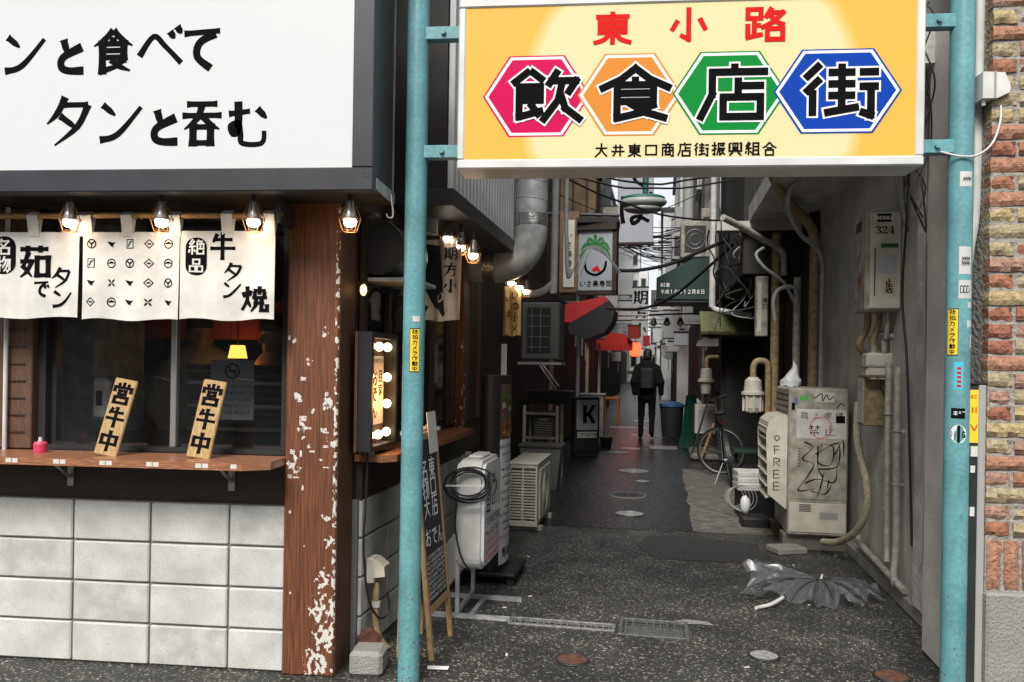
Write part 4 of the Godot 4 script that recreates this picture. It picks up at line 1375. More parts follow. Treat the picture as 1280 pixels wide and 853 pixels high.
# ---------- brick wall at the right edge
func brick_corner() -> void:
	var o := thing("brick_building", "building corner of rough red and yellow bricks on a concrete base", "building", Vector3(1.75, 0, -3.5))
	var wall := put(W(o).span(1.715, 2.9, 0.55, 6.0, -4.0, -3.65), "brick_wall", mat(0.34, 0.32, 0.29, 0.95, {"tex": T.cement, "scale": 2.0, "normal": T.rough, "bump": 1.0}), o)
	put(W(o).span(1.71, 2.9, 0.0, 0.55, -4.0, -3.615, 0.01), "concrete_base", M.concrete, o)
	var ms := []
	var r := RandomNumberGenerator.new()
	r.seed = 41
	for wd in [0.21, 0.1]:
		for k in 4:
			var b := MB.new()
			var nx := 5
			var ny := 3
			var gr := []
			for j in ny + 1:
				var row := []
				for i in nx + 1:
					var ex: float = (float(i) / nx - 0.5) * wd
					var ey := (float(j) / ny - 0.5) * 0.058
					var edge: bool = i == 0 or j == 0 or i == nx or j == ny
					row.append(Vector3(ex + r.randf_range(-0.003, 0.003), ey + r.randf_range(-0.003, 0.003), (-0.006 if edge else 0.004) + r.randf_range(-0.004, 0.004)))
				gr.append(row)
			for j in ny:
				for i in nx:
					b.quad(gr[j][i], gr[j][i + 1], gr[j + 1][i + 1], gr[j + 1][i], Vector3(0, 0, 1))
			var rim := []
			for i in nx + 1:
				rim.append(gr[0][i])
			for j in range(1, ny + 1):
				rim.append(gr[j][nx])
			for i in range(nx - 1, -1, -1):
				rim.append(gr[ny][i])
			for j in range(ny - 1, 0, -1):
				rim.append(gr[j][0])
			for i in rim.size():
				var p: Vector3 = rim[i]
				var q: Vector3 = rim[(i + 1) % rim.size()]
				b.quad(p, q, q + Vector3(0, 0, -0.05), p + Vector3(0, 0, -0.05), (p + q) * Vector3(1, 1, 0))
			ms.append(b.mesh())
	var base := o.position
	var y := 0.69
	# soldier course above the base
	for k in 12:
		piece(ms[r.randi() % 4], "brick", M.bricks[r.randi() % 3], wall, Vector3(1.748 + k * 0.075, 0.665, -3.64) - base, Vector3(0, 0, PI / 2 + r.randf_range(-0.02, 0.02)))
	y = 0.82
	var row := 0
	while y < 3.3:
		var x := 1.712
		var first := true
		while x < 2.6:
			var small: bool = r.randf() < 0.22 or (first and row % 2 == 1)
			first = false
			var wd := 0.1 if small else 0.21
			var yellow := r.randf() < 0.42
			var m: Material = M.bricks[3 + r.randi() % 2] if yellow else M.bricks[[0, 1, 2, 5][r.randi() % 4]]
			piece(ms[(4 if small else 0) + r.randi() % 4], "brick", m, wall, Vector3(x + wd * 0.5, y + r.randf_range(-0.003, 0.003), -3.64 + r.randf_range(-0.006, 0.004)) - base, Vector3(0, 0, r.randf_range(-0.012, 0.012)))
			x += wd + 0.014
		y += 0.0715
		row += 1
	# steel cabinet by the pole
	var c := thing("steel_cabinet", "narrow dark steel cabinet with a yellow smile sticker by the brick wall", "cabinet", Vector3(1.645, 0, -3.69))
	put(MB.new().span(0.0, 0.068, 0, 1.44, -0.12, 0.03, 0.004), "body", M.dark_metal, c)
	put(MB.new().span(0.038, 0.07, 0, 1.443, -0.11, 0.034, 0.004), "edge_panel", mat(0.33, 0.33, 0.32, 0.45), c)
	put(MB.new().span(-0.001, 0.071, 1.443, 1.452, -0.12, 0.036, 0.002), "top_cap", M.dark_metal, c)
	put(MB.new().span(0.002, 0.037, 1.19, 1.42, 0.0305, 0.0315), "sticker", M.yellow, c)
	var sm := MB.new()
	sm.stroke(smooth([Vector2(0.006, 1.27), Vector2(0.02, 1.245), Vector2(0.034, 1.27)], 5), [0.003, 0.004, 0.005, 0.005, 0.005, 0.005, 0.005, 0.005, 0.005, 0.004, 0.003], 0.033)
	sm.stroke([Vector2(0.013, 1.32), Vector2(0.013, 1.345)], [0.005, 0.005], 0.033)
	sm.stroke([Vector2(0.027, 1.32), Vector2(0.027, 1.345)], [0.005, 0.005], 0.033)
	dashes(sm, 0.005, 0.03, 1.39, 0.016, 0.033, 8)
	put(sm, "print", M.red_ink, c)
	for q in [[1.13, 0.045, 0.014], [1.06, 0.03, 0.006], [0.87, 0.04, 0.006]]:
		put(MB.new().span(0.008, 0.008 + 0.012 + q[2] * 1.2, q[0], q[0] + q[1], 0.0305, 0.0312), "sticker", M.paper, c)
	# grey conduit between the pole and the bricks
	solo("grey_conduit", "mottled grey pipe running down between teal pole and bricks", "pipe", MB.new().tube(smooth([Vector3(1.7, 3.4, -3.74), Vector3(1.695, 2.5, -3.74), Vector3(1.69, 2.2, -3.74), Vector3(1.67, 2.0, -3.75), Vector3(1.66, 1.7, -3.76), Vector3(1.66, 0.2, -3.76)], 6), 0.022, 10), M.white_plastic)
	var wb := MB.new()
	var r2 := RandomNumberGenerator.new()
	r2.seed = 15
	for k in 7:
		var p := []
		for j in 7:
			p.append(Vector3(1.47 + 0.16 * r2.randf(), 3.3 - j * 0.19 + 0.1 * r2.randf(), -4.0 - 0.1 * r2.randf()))
		var cb := MB.new().tube(smooth(p, 4), 0.0045, 5)
		solo("tangled_cable", "thin black cable tangled behind the sign by the stickered pole", "cable", cb, M.cable, Vector3.ZERO, 0.0, "cables tangled behind the big sign")

# ---------- right wall of the alley
func pipe(nm: String, label: String, pts: Array, r: float, m: Material, curve := 5, cat := "pipe", grp := "") -> MeshInstance3D:
	var p := []
	for q in pts:
		p.append(ALLEY * Vector3(q[0], q[1], -q[2]))
	return solo(nm, label, cat, MB.new().tube(smooth(p, curve) if curve > 1 else p, r, 9), m, Vector3.ZERO, 0.0, grp)

func right_wall() -> void:
	var o := thing("stucco_building", "grey rough stucco building side with dark overhanging soffit", "building", ap(3.05, 0, 2.5), AR)
	put(AL(o).span(3.05, 3.4, 0, 3.12, -5.0, -0.95), "wall", M.stucco, o)
	put(AL(o).span(2.96, 3.052, 0.1, 3.12, -1.5, -1.0, 0.01), "wall_strip", M.plaster, o)
	put(AL(o).span(2.86, 3.2, 0.0, 3.3, -0.98, -0.62, 0.015), "corner_pilaster", M.stucco, o)
	put(AL(o).span(2.4, 3.6, 3.12, 3.3, -5.6, -0.9), "soffit", M.plaster, o)
	put(AL(o).span(2.45, 3.6, 3.3, 5.2, -5.6, -1.0), "upper_wall", M.wall_grey, o)
	put(AL(o).span(2.05, 3.62, 3.02, 3.12, -5.7, -5.5), "beam", M.plaster, o)
	put(AL(o).span(2.98, 3.05, 0.0, 0.09, -4.9, -1.0, 0.01), "wall_foot", M.concrete, o)
	# water heater
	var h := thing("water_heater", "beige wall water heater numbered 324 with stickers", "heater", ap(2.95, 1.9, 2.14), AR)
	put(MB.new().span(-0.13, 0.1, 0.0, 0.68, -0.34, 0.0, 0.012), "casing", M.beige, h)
	put(MB.new().span(-0.1, 0.095, 0.015, 0.665, 0.001, 0.012, 0.006), "front_cover", M.beige_clean, h)
	put(MB.new().span(-0.132, -0.128, 0.56, 0.63, -0.26, -0.1), "vent", M.black, h)  # flat black plate; its colour paints the shade within the vent
	put(MB.new().span(-0.06, 0.03, 0.6, 0.655, 0.0125, 0.0135), "sticker", M.ink, h)
	latin("HENKA", 0.026, M.white_ink, h, Vector3(-0.015, 0.627, 0.0142))
	latin("324", 0.052, M.ink, h, Vector3(-0.01, 0.545, 0.0135), Vector3.ZERO, true)
	put(MB.new().span(-0.035, 0.075, 0.425, 0.455, 0.0125, 0.0135), "sticker", mat(0.03, 0.16, 0.06, 0.6), h)
	put(MB.new().span(-0.065, 0.07, 0.25, 0.38, 0.0125, 0.0132), "sticker", mat(0.42, 0.43, 0.45, 0.6), h)
	put(MB.new().span(-0.02, 0.06, 0.115, 0.225, 0.0125, 0.0133), "sticker", mat(0.5, 0.46, 0.36, 0.6), h)
	var sk := MB.new()
	write(sk, "止", 0.02, 0.195, 0.05, 0.008, 0.0142, 0.4)
	write(sk, "店", 0.02, 0.145, 0.05, 0.007, 0.0142, 0.4)
	dashes(sk, -0.03, 0.07, 0.44, 0.02, 0.0142, 3)
	put(sk, "print", M.ink, h)
	var cols := [mat(0.35, 0.3, 0.2, 0.6), mat(0.5, 0.5, 0.5, 0.6), mat(0.45, 0.04, 0.05, 0.6), mat(0.25, 0.28, 0.35, 0.6)]
	for q in [[0.45, 0.14, -0.14, 0.06, 0], [0.4, 0.07, -0.22, 0.04, 1], [0.28, 0.06, -0.16, 0.05, 1], [0.18, 0.07, -0.18, 0.06, 2], [0.05, 0.1, -0.16, 0.07, 3], [0.1, 0.05, -0.27, 0.05, 1]]:
		put(MB.new().span(-0.1315, -0.1305, q[0], q[0] + q[1], q[2], q[2] + q[3]), "sticker", cols[q[4]], h)
	put(MB.new().span(-0.074, -0.068, 0.1, 0.42, 0.012, 0.016), "hinge", M.dark_metal, h)
	# pipes under the heater
	pipe("lagged_pipe", "tan lagged pipe bending down beneath the water heater", [[2.9, 1.92, 2.4], [2.9, 1.8, 2.4], [2.86, 1.68, 2.45], [2.92, 1.6, 2.52], [2.98, 1.5, 2.55], [2.98, 1.1, 2.55]], 0.024, M.pipe_tan)
	pipe("lagged_pipe", "second tan lagged pipe close to the heater front corner", [[2.96, 1.92, 2.33], [2.96, 1.82, 2.33], [2.93, 1.7, 2.36], [2.98, 1.6, 2.4], [3.0, 1.45, 2.45], [3.0, 1.1, 2.45]], 0.02, M.pipe_tan)
	pipe("heater_pipe", "short grey pipe stub with valve under the water heater", [[3.0, 1.92, 2.25], [3.0, 1.86, 2.25], [3.0, 1.8, 2.27], [3.0, 1.72, 2.3]], 0.018, M.galv)
	# gas meter
	var g := thing("gas_meter", "cream gas meter with hooped pipes below the water heater", "gas meter", ap(2.97, 1.42, 2.33), AR)
	put(MB.new().span(-0.09, 0.09, 0.03, 0.2, -0.13, 0.02, 0.015), "body", M.beige_clean, g)
	put(MB.new().span(-0.1, 0.1, 0.1, 0.115, -0.14, 0.03, 0.004), "flange", M.beige, g)
	put(MB.new().span(-0.075, -0.03, 0.12, 0.185, 0.021, 0.024), "dial", M.white_plastic, g)
	put(MB.new().span(-0.06, 0.06, 0.012, 0.03, -0.1, 0.0, 0.004), "foot_flange", M.beige, g)
	put(MB.new().tube(smooth([Vector3(-0.03, 0.2, -0.04), Vector3(-0.03, 0.3, -0.04), Vector3(0.0, 0.335, -0.04), Vector3(0.05, 0.33, -0.03), Vector3(0.085, 0.29, -0.02), Vector3(0.09, 0.1, -0.02)], 4), 0.02, 10), "hoop_pipe", M.pipe, g)
	put(MB.new().tube(smooth([Vector3(0.03, 0.2, 0.0), Vector3(0.03, 0.28, 0.0), Vector3(0.06, 0.32, 0.0), Vector3(0.105, 0.3, 0.02), Vector3(0.125, 0.24, 0.03), Vector3(0.125, 0.1, 0.03)], 4), 0.02, 10), "hoop_pipe", M.pipe, g)
	put(MB.new().tube(smooth([Vector3(-0.02, 0.03, 0.03), Vector3(-0.01, -0.02, 0.045), Vector3(0.03, -0.12, 0.04), Vector3(0.07, -0.22, 0.02)], 4), 0.006, 6), "strap", M.cable, g)
	var mb := thing("meter_box", "ochre and grey flat box on the wall below gas meter", "box", ap(2.99, 1.1, 2.42), AR)
	put(MB.new().span(-0.1, 0.06, 0.0, 0.36, -0.18, 0.0, 0.008), "body", mat(0.33, 0.27, 0.13, 0.7, {"tex": T.grime, "scale": 2.0}), mb)
	put(MB.new().span(-0.103, -0.1, 0.02, 0.34, -0.17, -0.01), "grey_side", M.plaster, mb)
	put(MB.new().span(0.0, 0.02, 0.06, 0.1, 0.001, 0.008), "clasp", M.steel, mb)
	# risers and floor pipes
	pipe("riser_pipe", "grey riser pipe with couplings running down stucco beside meter", [[3.0, 1.55, 2.22], [3.0, 0.9, 2.22], [3.0, 0.4, 2.2], [2.99, 0.2, 2.15]], 0.021, M.pipe, 3)
	pipe("riser_pipe", "pale riser pipe with clamps nearest the corner pilaster", [[3.0, 1.52, 2.0], [3.0, 0.9, 2.0], [3.0, 0.4, 1.98], [2.98, 0.19, 1.95], [2.96, 0.14, 1.85]], 0.023, M.pipe, 3)
	pipe("floor_pipe", "pale pipe running low along the stucco wall", [[3.0, 0.2, 3.0], [2.99, 0.16, 2.8], [2.98, 0.15, 2.3], [2.97, 0.14, 1.8], [2.98, 0.13, 1.7]], 0.024, M.pipe, 3)
	for q in [[2.0, 1.1], [2.0, 0.75], [2.22, 1.2], [2.22, 0.55]]:
		var cl := MB.new().ring(Vector3.ZERO, Vector3.UP, 0.024, 0.006, 14, 6).span(0.0, 0.05, -0.01, 0.01, -0.004, 0.004)
		solo("pipe_clamp", "metal clamp holding a riser pipe to the stucco wall", "clamp", cl, M.galv, ap(3.0, q[1], q[0]), AR, "clamps on the riser pipes")
	pipe("drain_hose", "ribbed cream lagged hose bending from wall to ground behind the unit", [[2.97, 1.25, 2.95], [2.96, 0.95, 2.9], [2.98, 0.7, 2.72], [2.98, 0.5, 2.66], [2.94, 0.3, 2.75], [2.86, 0.15, 3.0], [2.78, 0.1, 3.2]], 0.028, M.lagging, 6)
	pipe("wall_cable", "dark cable clipped down the wall beside the water heater", [[3.03, 3.1, 1.95], [3.03, 2.6, 1.95], [3.02, 2.0, 2.0], [3.03, 1.5, 1.9], [3.03, 0.4, 1.75]], 0.008, M.cable, 4, "cable")
	pipe("wall_cable", "grey thin cable near the pilaster edge on the strip wall", [[2.95, 3.0, 1.3], [2.95, 2.2, 1.32], [2.95, 1.2, 1.28], [2.95, 0.4, 1.3]], 0.006, M.pipe_grey, 4, "cable")
	# tan drainpipes left of the heater and the bent vent
	pipe("drainpipe", "tan drainpipe bending from the soffit down to the floor", [[2.25, 3.35, 3.2], [2.4, 3.18, 3.6], [2.62, 3.05, 4.2], [2.85, 2.95, 4.6], [2.95, 2.8, 4.75], [2.96, 2.4, 4.78], [2.96, 0.2, 4.78]], 0.05, M.pipe_tan)
	pipe("vent_pipe", "grey bent conduit hooked under the soffit beside the tan drainpipe", [[2.62, 3.12, 3.6], [2.55, 3.06, 3.65], [2.56, 2.9, 3.8], [2.7, 2.72, 4.0], [2.88, 2.62, 4.2], [2.95, 2.45, 4.3], [2.95, 2.2, 4.32], [2.95, 0.3, 4.32]], 0.022, M.pipe_grey)

# ---------- left side of the alley
func ac_box(label: String, pos: Vector3, ry: float, w: float, h: float, dp: float, m: Material, grp := "") -> Node3D:
	# outdoor unit: front grille on local +z, fan guard on local +x
	var o := thing("air_conditioner_unit", label, "air conditioner", pos, ry, grp)
	put(MB.new().span(-w / 2, w / 2, 0.05, h, -dp / 2, dp / 2 - 0.06, 0.012), "casing", m, o)
	put(MB.new().span(-w / 2, -w / 2 + 0.018, 0.05, h, dp / 2 - 0.06, dp / 2, 0.004).span(w / 2 - 0.018, w / 2, 0.05, h, dp / 2 - 0.06, dp / 2, 0.004).span(-w / 2 + 0.018, w / 2 - 0.018, 0.05, 0.1, dp / 2 - 0.06, dp / 2, 0.004).span(-w / 2 + 0.018, w / 2 - 0.018, h - 0.03, h, dp / 2 - 0.06, dp / 2, 0.004), "grille_rim", m, o)
	put(MB.new().span(-w / 2 + 0.018, w / 2 - 0.018, 0.1, h - 0.03, dp / 2 - 0.0595, dp / 2 - 0.055), "heat_fins", M.alu, o)
	var lid := put(MB.new().span(-w / 2 - 0.008, w / 2 + 0.008, h, h + 0.022, -dp / 2 - 0.008, dp / 2 + 0.008, 0.006), "lid", m, o)
	for k in 2:
		put(MB.new().span(-w / 2, w / 2, h + 0.0225, h + 0.026, -dp / 6 + k * dp / 3 - 0.006, -dp / 6 + k * dp / 3 + 0.006), "rib", m, lid)
	var g := MB.new()
	var y := 0.12
	while y < h - 0.04:
		g.span(-w / 2 + 0.015, w / 2 - 0.015, y, y + 0.012, dp / 2 - 0.012, dp / 2 + 0.004)
		y += 0.026
	g.span(-0.008, 0.008, 0.1, h - 0.03, dp / 2 - 0.014, dp / 2 + 0.006)
	put(g, "grille", m, o)
	var fg := MB.new()
	fg.span(w / 2 + 0.001, w / 2 + 0.012, 0.1, h - 0.05, -dp / 2 + 0.05, dp / 2 - 0.1, 0.004)
	put(fg, "fan_cover", m, o)
	var rr := MB.new()
	for k in 6:
		rr.ring(Vector3(w / 2 + 0.014, h * 0.52, -0.03), Vector3.RIGHT, 0.035 + k * 0.03, 0.0025, 24, 4)
	put(rr, "fan_guard", m, o)
	for z in [-dp / 2 + 0.1, dp / 2 - 0.1]:
		put(MB.new().span(-w / 2 - 0.02, w / 2 + 0.04, 0.0, 0.05, z - 0.035, z + 0.035, 0.006), "foot", M.concrete, o)
	return o

func left_alley() -> void:
	# lit bulb sign on the side counter
	var b := thing("bulb_sign", "small dark framed sign ringed with glowing bulbs on side counter", "sign", ap(0.02, 1.03, 0.31), AR + PI / 2)
	put(MB.new().span(-0.2, 0.2, 0.02, 0.62, -0.04, -0.025), "back_board", M.brown, b)
	put(MB.new().span(-0.2, -0.17, 0.02, 0.62, -0.025, 0.05, 0.004).span(0.17, 0.2, 0.02, 0.62, -0.025, 0.05, 0.004).span(-0.17, 0.17, 0.02, 0.05, -0.025, 0.05, 0.004).span(-0.17, 0.17, 0.59, 0.62, -0.025, 0.05, 0.004), "frame", M.black, b)
	put(MB.new().span(-0.105, 0.075, 0.15, 0.5, -0.01, 0.012, 0.002), "panel", M.white_plastic, b)
	var lt := MB.new()
	line_of(lt, "おでん", -0.06, 0.39, Vector2(0, -0.085), 0.085, 0.01, 0.0135, 0.9)
	line_of(lt, "自家", 0.025, 0.4, Vector2(0, -0.075), 0.065, 0.007, 0.0135, 0.9)
	dashes(lt, -0.08, 0.06, 0.475, 0.02, 0.0135, 2)
	put(lt, "lettering", M.ink, b)
	var sp := [[-0.13, 0.55], [0.0, 0.55], [0.125, 0.55], [0.125, 0.39], [0.125, 0.25], [0.125, 0.1], [0.0, 0.095], [-0.12, 0.1], [-0.135, 0.25], [-0.135, 0.4]]
	for q in sp:
		var bl := put(MB.new().ball(Vector3(q[0], q[1], 0.014), Vector3(0.024, 0.024, 0.024), 12), "bulb", M.globe, b)
		put(MB.new().cyl(Vector3(q[0], q[1], -0.025), Vector3(q[0], q[1], -0.004), 0.012, 0.012, 8), "bulb_base", M.steel, bl)
	var al := OmniLight3D.new()
	al.name = "bulb_light"
	al.position = Vector3(0.0, 0.3, 0.09)
	al.light_energy = 0.04
	al.light_color = Color(1.0, 0.7, 0.38)
	al.light_size = 0.1
	al.omni_range = 10.0
	al.omni_attenuation = 2.0
	al.shadow_enabled = true
	b.add_child(al)
	for x in [-0.1, 0.1]:
		put(MB.new().span(x - 0.008, x + 0.008, 0.0, 0.02, -0.02, 0.03), "foot", M.steel, b)
	# dome lamp and small wall lamp on the side
	var dl := thing("dome_lamp", "dark metal dome lamp on the eatery side behind the pole", "lamp", ap(0.1, 1.78, 0.55), AR)
	put(MB.new().lathe(Vector3.ZERO, [Vector2(0.02, 0.09), Vector2(0.05, 0.07), Vector2(0.09, 0.02), Vector2(0.11, -0.05), Vector2(0.105, -0.05), Vector2(0.085, 0.02), Vector2(0.045, 0.065)], 20, Basis(Vector3(0, 0, 1), 0.7)), "lamp_shade", M.frame_dark, dl)
	put(MB.new().tube(smooth([Vector3(-0.07, 0.07, 0), Vector3(-0.1, 0.12, 0), Vector3(-0.15, 0.1, 0)], 4), 0.008, 6), "arm", M.dark_metal, dl)
	put(MB.new().ball(Vector3(0.02, -0.02, 0), Vector3(0.028, 0.028, 0.028), 10), "bulb", M.alu, dl)
	var wl := thing("wall_lamp", "small warm glowing lamp on the side wall behind the post", "lamp", ap(0.0, 1.86, 0.16), AR)
	put(MB.new().ball(Vector3.ZERO, Vector3(0.018, 0.03, 0.018), 10), "bulb", mat(1.0, 0.62, 0.25, 0.4, {"glow": 1.2}), wl)
	put(MB.new().cyl(Vector3(-0.03, 0.03, 0), Vector3(0, 0.03, 0), 0.012, 0.012, 8), "socket", M.dark_metal, wl)
	# extractor fan drum behind the pole
	var fd := thing("extractor_drum", "dark round extractor drum in a steel bracket behind the left pole", "extractor", ap(0.06, 2.09, 0.4), AR)
	put(MB.new().cyl(Vector3(-0.03, 0, 0.12), Vector3(-0.03, 0, -0.32), 0.135, 0.135, 32), "drum", M.dark_metal, fd)
	put(MB.new().ring(Vector3(-0.03, 0, 0.12), Vector3(0, 0, 1), 0.135, 0.008, 32, 6), "rim", M.frame_dark, fd)
	put(MB.new().span(-0.19, -0.165, -0.17, 0.16, 0.08, 0.13, 0.003).span(-0.19, 0.16, -0.175, -0.155, -0.3, 0.13, 0.003), "bracket", M.galv, fd)
	# second and third small curtains with their lamps
	var n2 := thing("noren_curtain", "navy and white shop curtain hanging past the left pole", "curtain", ap(-0.01, 2.26, 1.14), AR - 0.25, "curtains along the alley")
	hang_cloth(n2, 0.29, 0.5, M.cloth, 30, 0.016, 2.0)
	var nb := MB.new()
	nb.flat(poly([0.005, -0.02, 0.14, -0.04, 0.16, -0.22, 0.2, -0.44, 0.17, -0.48, 0.1, -0.42, 0.03, -0.28, 0.005, -0.22]), 0.0025)
	var w2 := MB.new()
	line_of(w2, "揚げもの", 0.085, -0.075, Vector2(0.016, -0.092), 0.088, 0.012, 0.0042, 0.8)
	line_of(nb, "期方小", 0.215, -0.09, Vector2(0, -0.1), 0.085, 0.011, 0.0025, 0.8)
	put(bent(nb, 0.29, 0.5, 0.016, 2.0, 0, 0), "dark_print", mat(0.012, 0.02, 0.035, 0.8), n2)
	put(bent(w2, 0.29, 0.5, 0.016, 2.0, 0, 0), "lettering", M.cloth, n2)
	var g2 := "lamps over the navy curtain"
	for k in 3:
		cage_lamp(["caged lamp above the navy curtain, nearest the teal pole", "caged lamp above the navy curtain, middle of its three", "caged lamp above the navy curtain, nearest the bent duct"][k], ap([0.175, 0.255, 0.335][k], [2.3, 2.245, 2.195][k] - 0.005, 1.1), AR, g2)
	var cm := thing("alley_camera", "grey domed camera housing hung above the navy curtain", "camera", ap(0.07, 2.3, 1.0), AR)
	put(MB.new().lathe(Vector3.ZERO, [Vector2(0.0, 0.16), Vector2(0.045, 0.155), Vector2(0.058, 0.12), Vector2(0.066, 0.0), Vector2(0.072, -0.02), Vector2(0.0, -0.022)], 20, Basis(Vector3(0, 0, 1), -0.12)), "housing", M.cable_grey, cm)
	put(MB.new().tube(smooth([Vector3(0.03, 0.09, 0.03), Vector3(0.1, 0.1, 0.03), Vector3(0.14, 0.08, 0.02)], 4), 0.012, 6), "arm", M.white_plastic, cm)
	put(MB.new().span(-0.05, 0.0, 0.04, 0.12, 0.055, 0.064), "plate", M.white_plastic, cm)
	var n3 := thing("noren_curtain", "yellow shop curtain with black writing below the bent duct", "curtain", ap(0.2, 2.13, 2.75), AR - 0.2, "curtains along the alley")
	hang_cloth(n3, 0.15, 0.4, M.cloth_yellow, 18, 0.012, 1.5)
	var w3 := MB.new()
	line_of(w3, "いの小メ", 0.1, -0.07, Vector2(0, -0.09), 0.08, 0.008, 0.003, 0.9)
	line_of(w3, "いさ", 0.045, -0.1, Vector2(0, -0.12), 0.05, 0.006, 0.003, 0.9)
	put(bent(w3, 0.15, 0.4, 0.012, 1.5, 0, 0), "lettering", M.ink, n3)
	for k in 3:
		cage_lamp(["caged lamp above the yellow curtain, nearest the duct elbow", "caged lamp above the yellow curtain, middle of its three", "caged lamp above the yellow curtain, farthest from the duct elbow"][k], ap([0.265, 0.33, 0.39][k], [2.19, 2.155, 2.12][k], 2.72), AR, "lamps over the yellow curtain", k == 1)
	# bent spiral duct
	var du := thing("exhaust_duct", "large silver exhaust duct bending upward beside corrugated overhang", "duct", ap(0.2, 2.26, 2.5), AR)
	var pts := [Vector3(-0.25, 0, 0), Vector3(0.0, 0, 0)]
	for k in 9:
		var a := PI / 2 * k / 8.0
		pts.append(Vector3(0.0 + sin(a) * 0.26, 0.26 - cos(a) * 0.26, 0))
	pts.append_array([Vector3(0.26, 0.6, 0), Vector3(0.26, 3.2, 0)])
	put(MB.new().tube(pts, 0.125, 30), "duct", M.galv, du)
	for y in [0.52, 0.66, 0.8, 0.94]:
		put(MB.new().ring(Vector3(0.26, y, 0), Vector3(0.1, 1, 0), 0.1255, 0.004, 30, 5), "seam", M.galv, du)
	for q in [[Vector3(0.26, 0.36, 0), Vector3.UP], [Vector3(-0.06, 0, 0), Vector3.RIGHT]]:
		put(MB.new().cyl(q[0] - q[1] * 0.045, q[0] + q[1] * 0.045, 0.1285, 0.1275, 30, false), "foil_tape", M.tape, du)
	pipe("downpipe", "grey downpipe standing beside the silver exhaust duct", [[0.55, 5.0, 3.2], [0.55, 2.35, 3.2], [0.53, 2.2, 3.2], [0.42, 2.12, 3.2], [0.25, 2.1, 3.2]], 0.032, M.pipe_grey, 4)
	pipe("wall_pipe", "thin grey pipe between the duct and the sushi sign", [[0.6, 5.0, 3.6], [0.6, 2.75, 3.6], [0.62, 2.3, 3.7]], 0.02, M.pipe_grey, 2)
	# outlet box, conduit, cable, concrete weight
	var ob := thing("outlet_box", "cream weatherproof outlet box on the block side wall", "outlet", ap(0.005, 0.36, 0.32), AR + PI / 2)
	put(MB.new().span(-0.05, 0.05, 0.0, 0.13, -0.01, 0.03, 0.006), "body", M.beige_clean, ob)
	var ck := MB.new()
	ck.t = Transform3D(Basis(Vector3.UP, PI / 2), Vector3.ZERO)
	ck.prism(poly([-0.03, 0.13, -0.085, 0.09, -0.09, 0.04, -0.03, 0.03]), -0.045, 0.045)
	put(ck, "cover", M.cream, ob)
	put(MB.new().tube(smooth([Vector3(0, 0.0, 0.03), Vector3(0, -0.2, 0.03), Vector3(0.01, -0.3, 0.05), Vector3(0.02, -0.35, 0.09)], 4), 0.018, 8), "conduit", M.pipe_tan, ob)
	put(MB.new().cyl(Vector3(0, -0.13, 0.03), Vector3(0, -0.1, 0.03), 0.024, 0.024, 10), "coupling", M.white_plastic, ob)
	pipe("power_cord", "thin black cord hanging along the block side wall", [[0.02, 1.05, 0.2], [0.015, 0.8, 0.2], [0.015, 0.55, 0.18], [0.03, 0.3, 0.22], [0.06, 0.18, 0.3], [0.09, 0.2, 0.36], [0.08, 0.3, 0.36]], 0.006, M.cable, 6, "cord")
	var cs := MB.new().box(Vector3(0, 0.06, 0), Vector3(0.16, 0.12, 0.16), 0.018)
	solo("concrete_weight", "rough concrete block on the ground against the left pole", "block", cs, M.concrete, ap(0.1, 0, 0.05), AR + 0.15)
	solo("broken_tile", "broken red-brown tile piece lying behind the concrete block", "tile", MB.new().prism(poly([-0.06, 0, 0.05, 0.01, 0.07, 0.05, 0.01, 0.1, -0.05, 0.06]), -0.02, 0.02), M.rust, ap(0.04, 0.06, 0.2), 0.6)
	# white foam box tipped against the wall
	var fb := thing("foam_box", "white foam box tipped on its side against wall", "box", ap(0.1, 0.16, 1.65), AR)
	fb.rotation = Vector3(0.0, AR, 0.95)
	put(MB.new().span(-0.2, 0.2, -0.09, -0.07, -0.25, 0.2, 0.006), "base", M.foam, fb)
	for q in [[-0.2, -0.18, -0.25, 0.2], [0.18, 0.2, -0.25, 0.2]]:
		put(MB.new().span(q[0], q[1], -0.07, 0.09, q[2], q[3], 0.005), "side_wall", M.foam, fb)
	for z in [-0.25, 0.18]:
		put(MB.new().span(-0.18, 0.18, -0.07, 0.09, z, z + 0.02, 0.005), "side_wall", M.foam, fb)
	# chalkboard
	var cb := thing("chalkboard_stand", "black chalkboard menu on a wooden easel stand behind the left pole", "chalkboard", ap(0.225, 0, 0.445), AR + PI / 2)
	for lean in [1.0, -1.0]:
		var bs := Basis(Vector3.RIGHT, -0.1 * lean)
		var mb := MB.new()
		mb.t = Transform3D(bs if lean > 0 else Basis(Vector3.RIGHT, 0.02), Vector3(0, 0, 0.13 if lean > 0 else -0.04))
		for x in [-0.2, 0.17]:
			mb.span(x, x + 0.03, 0.0, 1.16, -0.013, 0.013, 0.003)
		mb.span(-0.17, 0.17, 1.1, 1.14, -0.012, 0.012, 0.003)
		mb.span(-0.17, 0.17, 0.22, 0.26, -0.012, 0.012, 0.003)
		put(mb, "frame", M.raw_wood, cb)
		var p := MB.new()
		p.t = mb.t
		p.span(-0.17, 0.17, 0.26, 1.1, -0.008, 0.006)
		put(p, "board", M.board_black, cb)
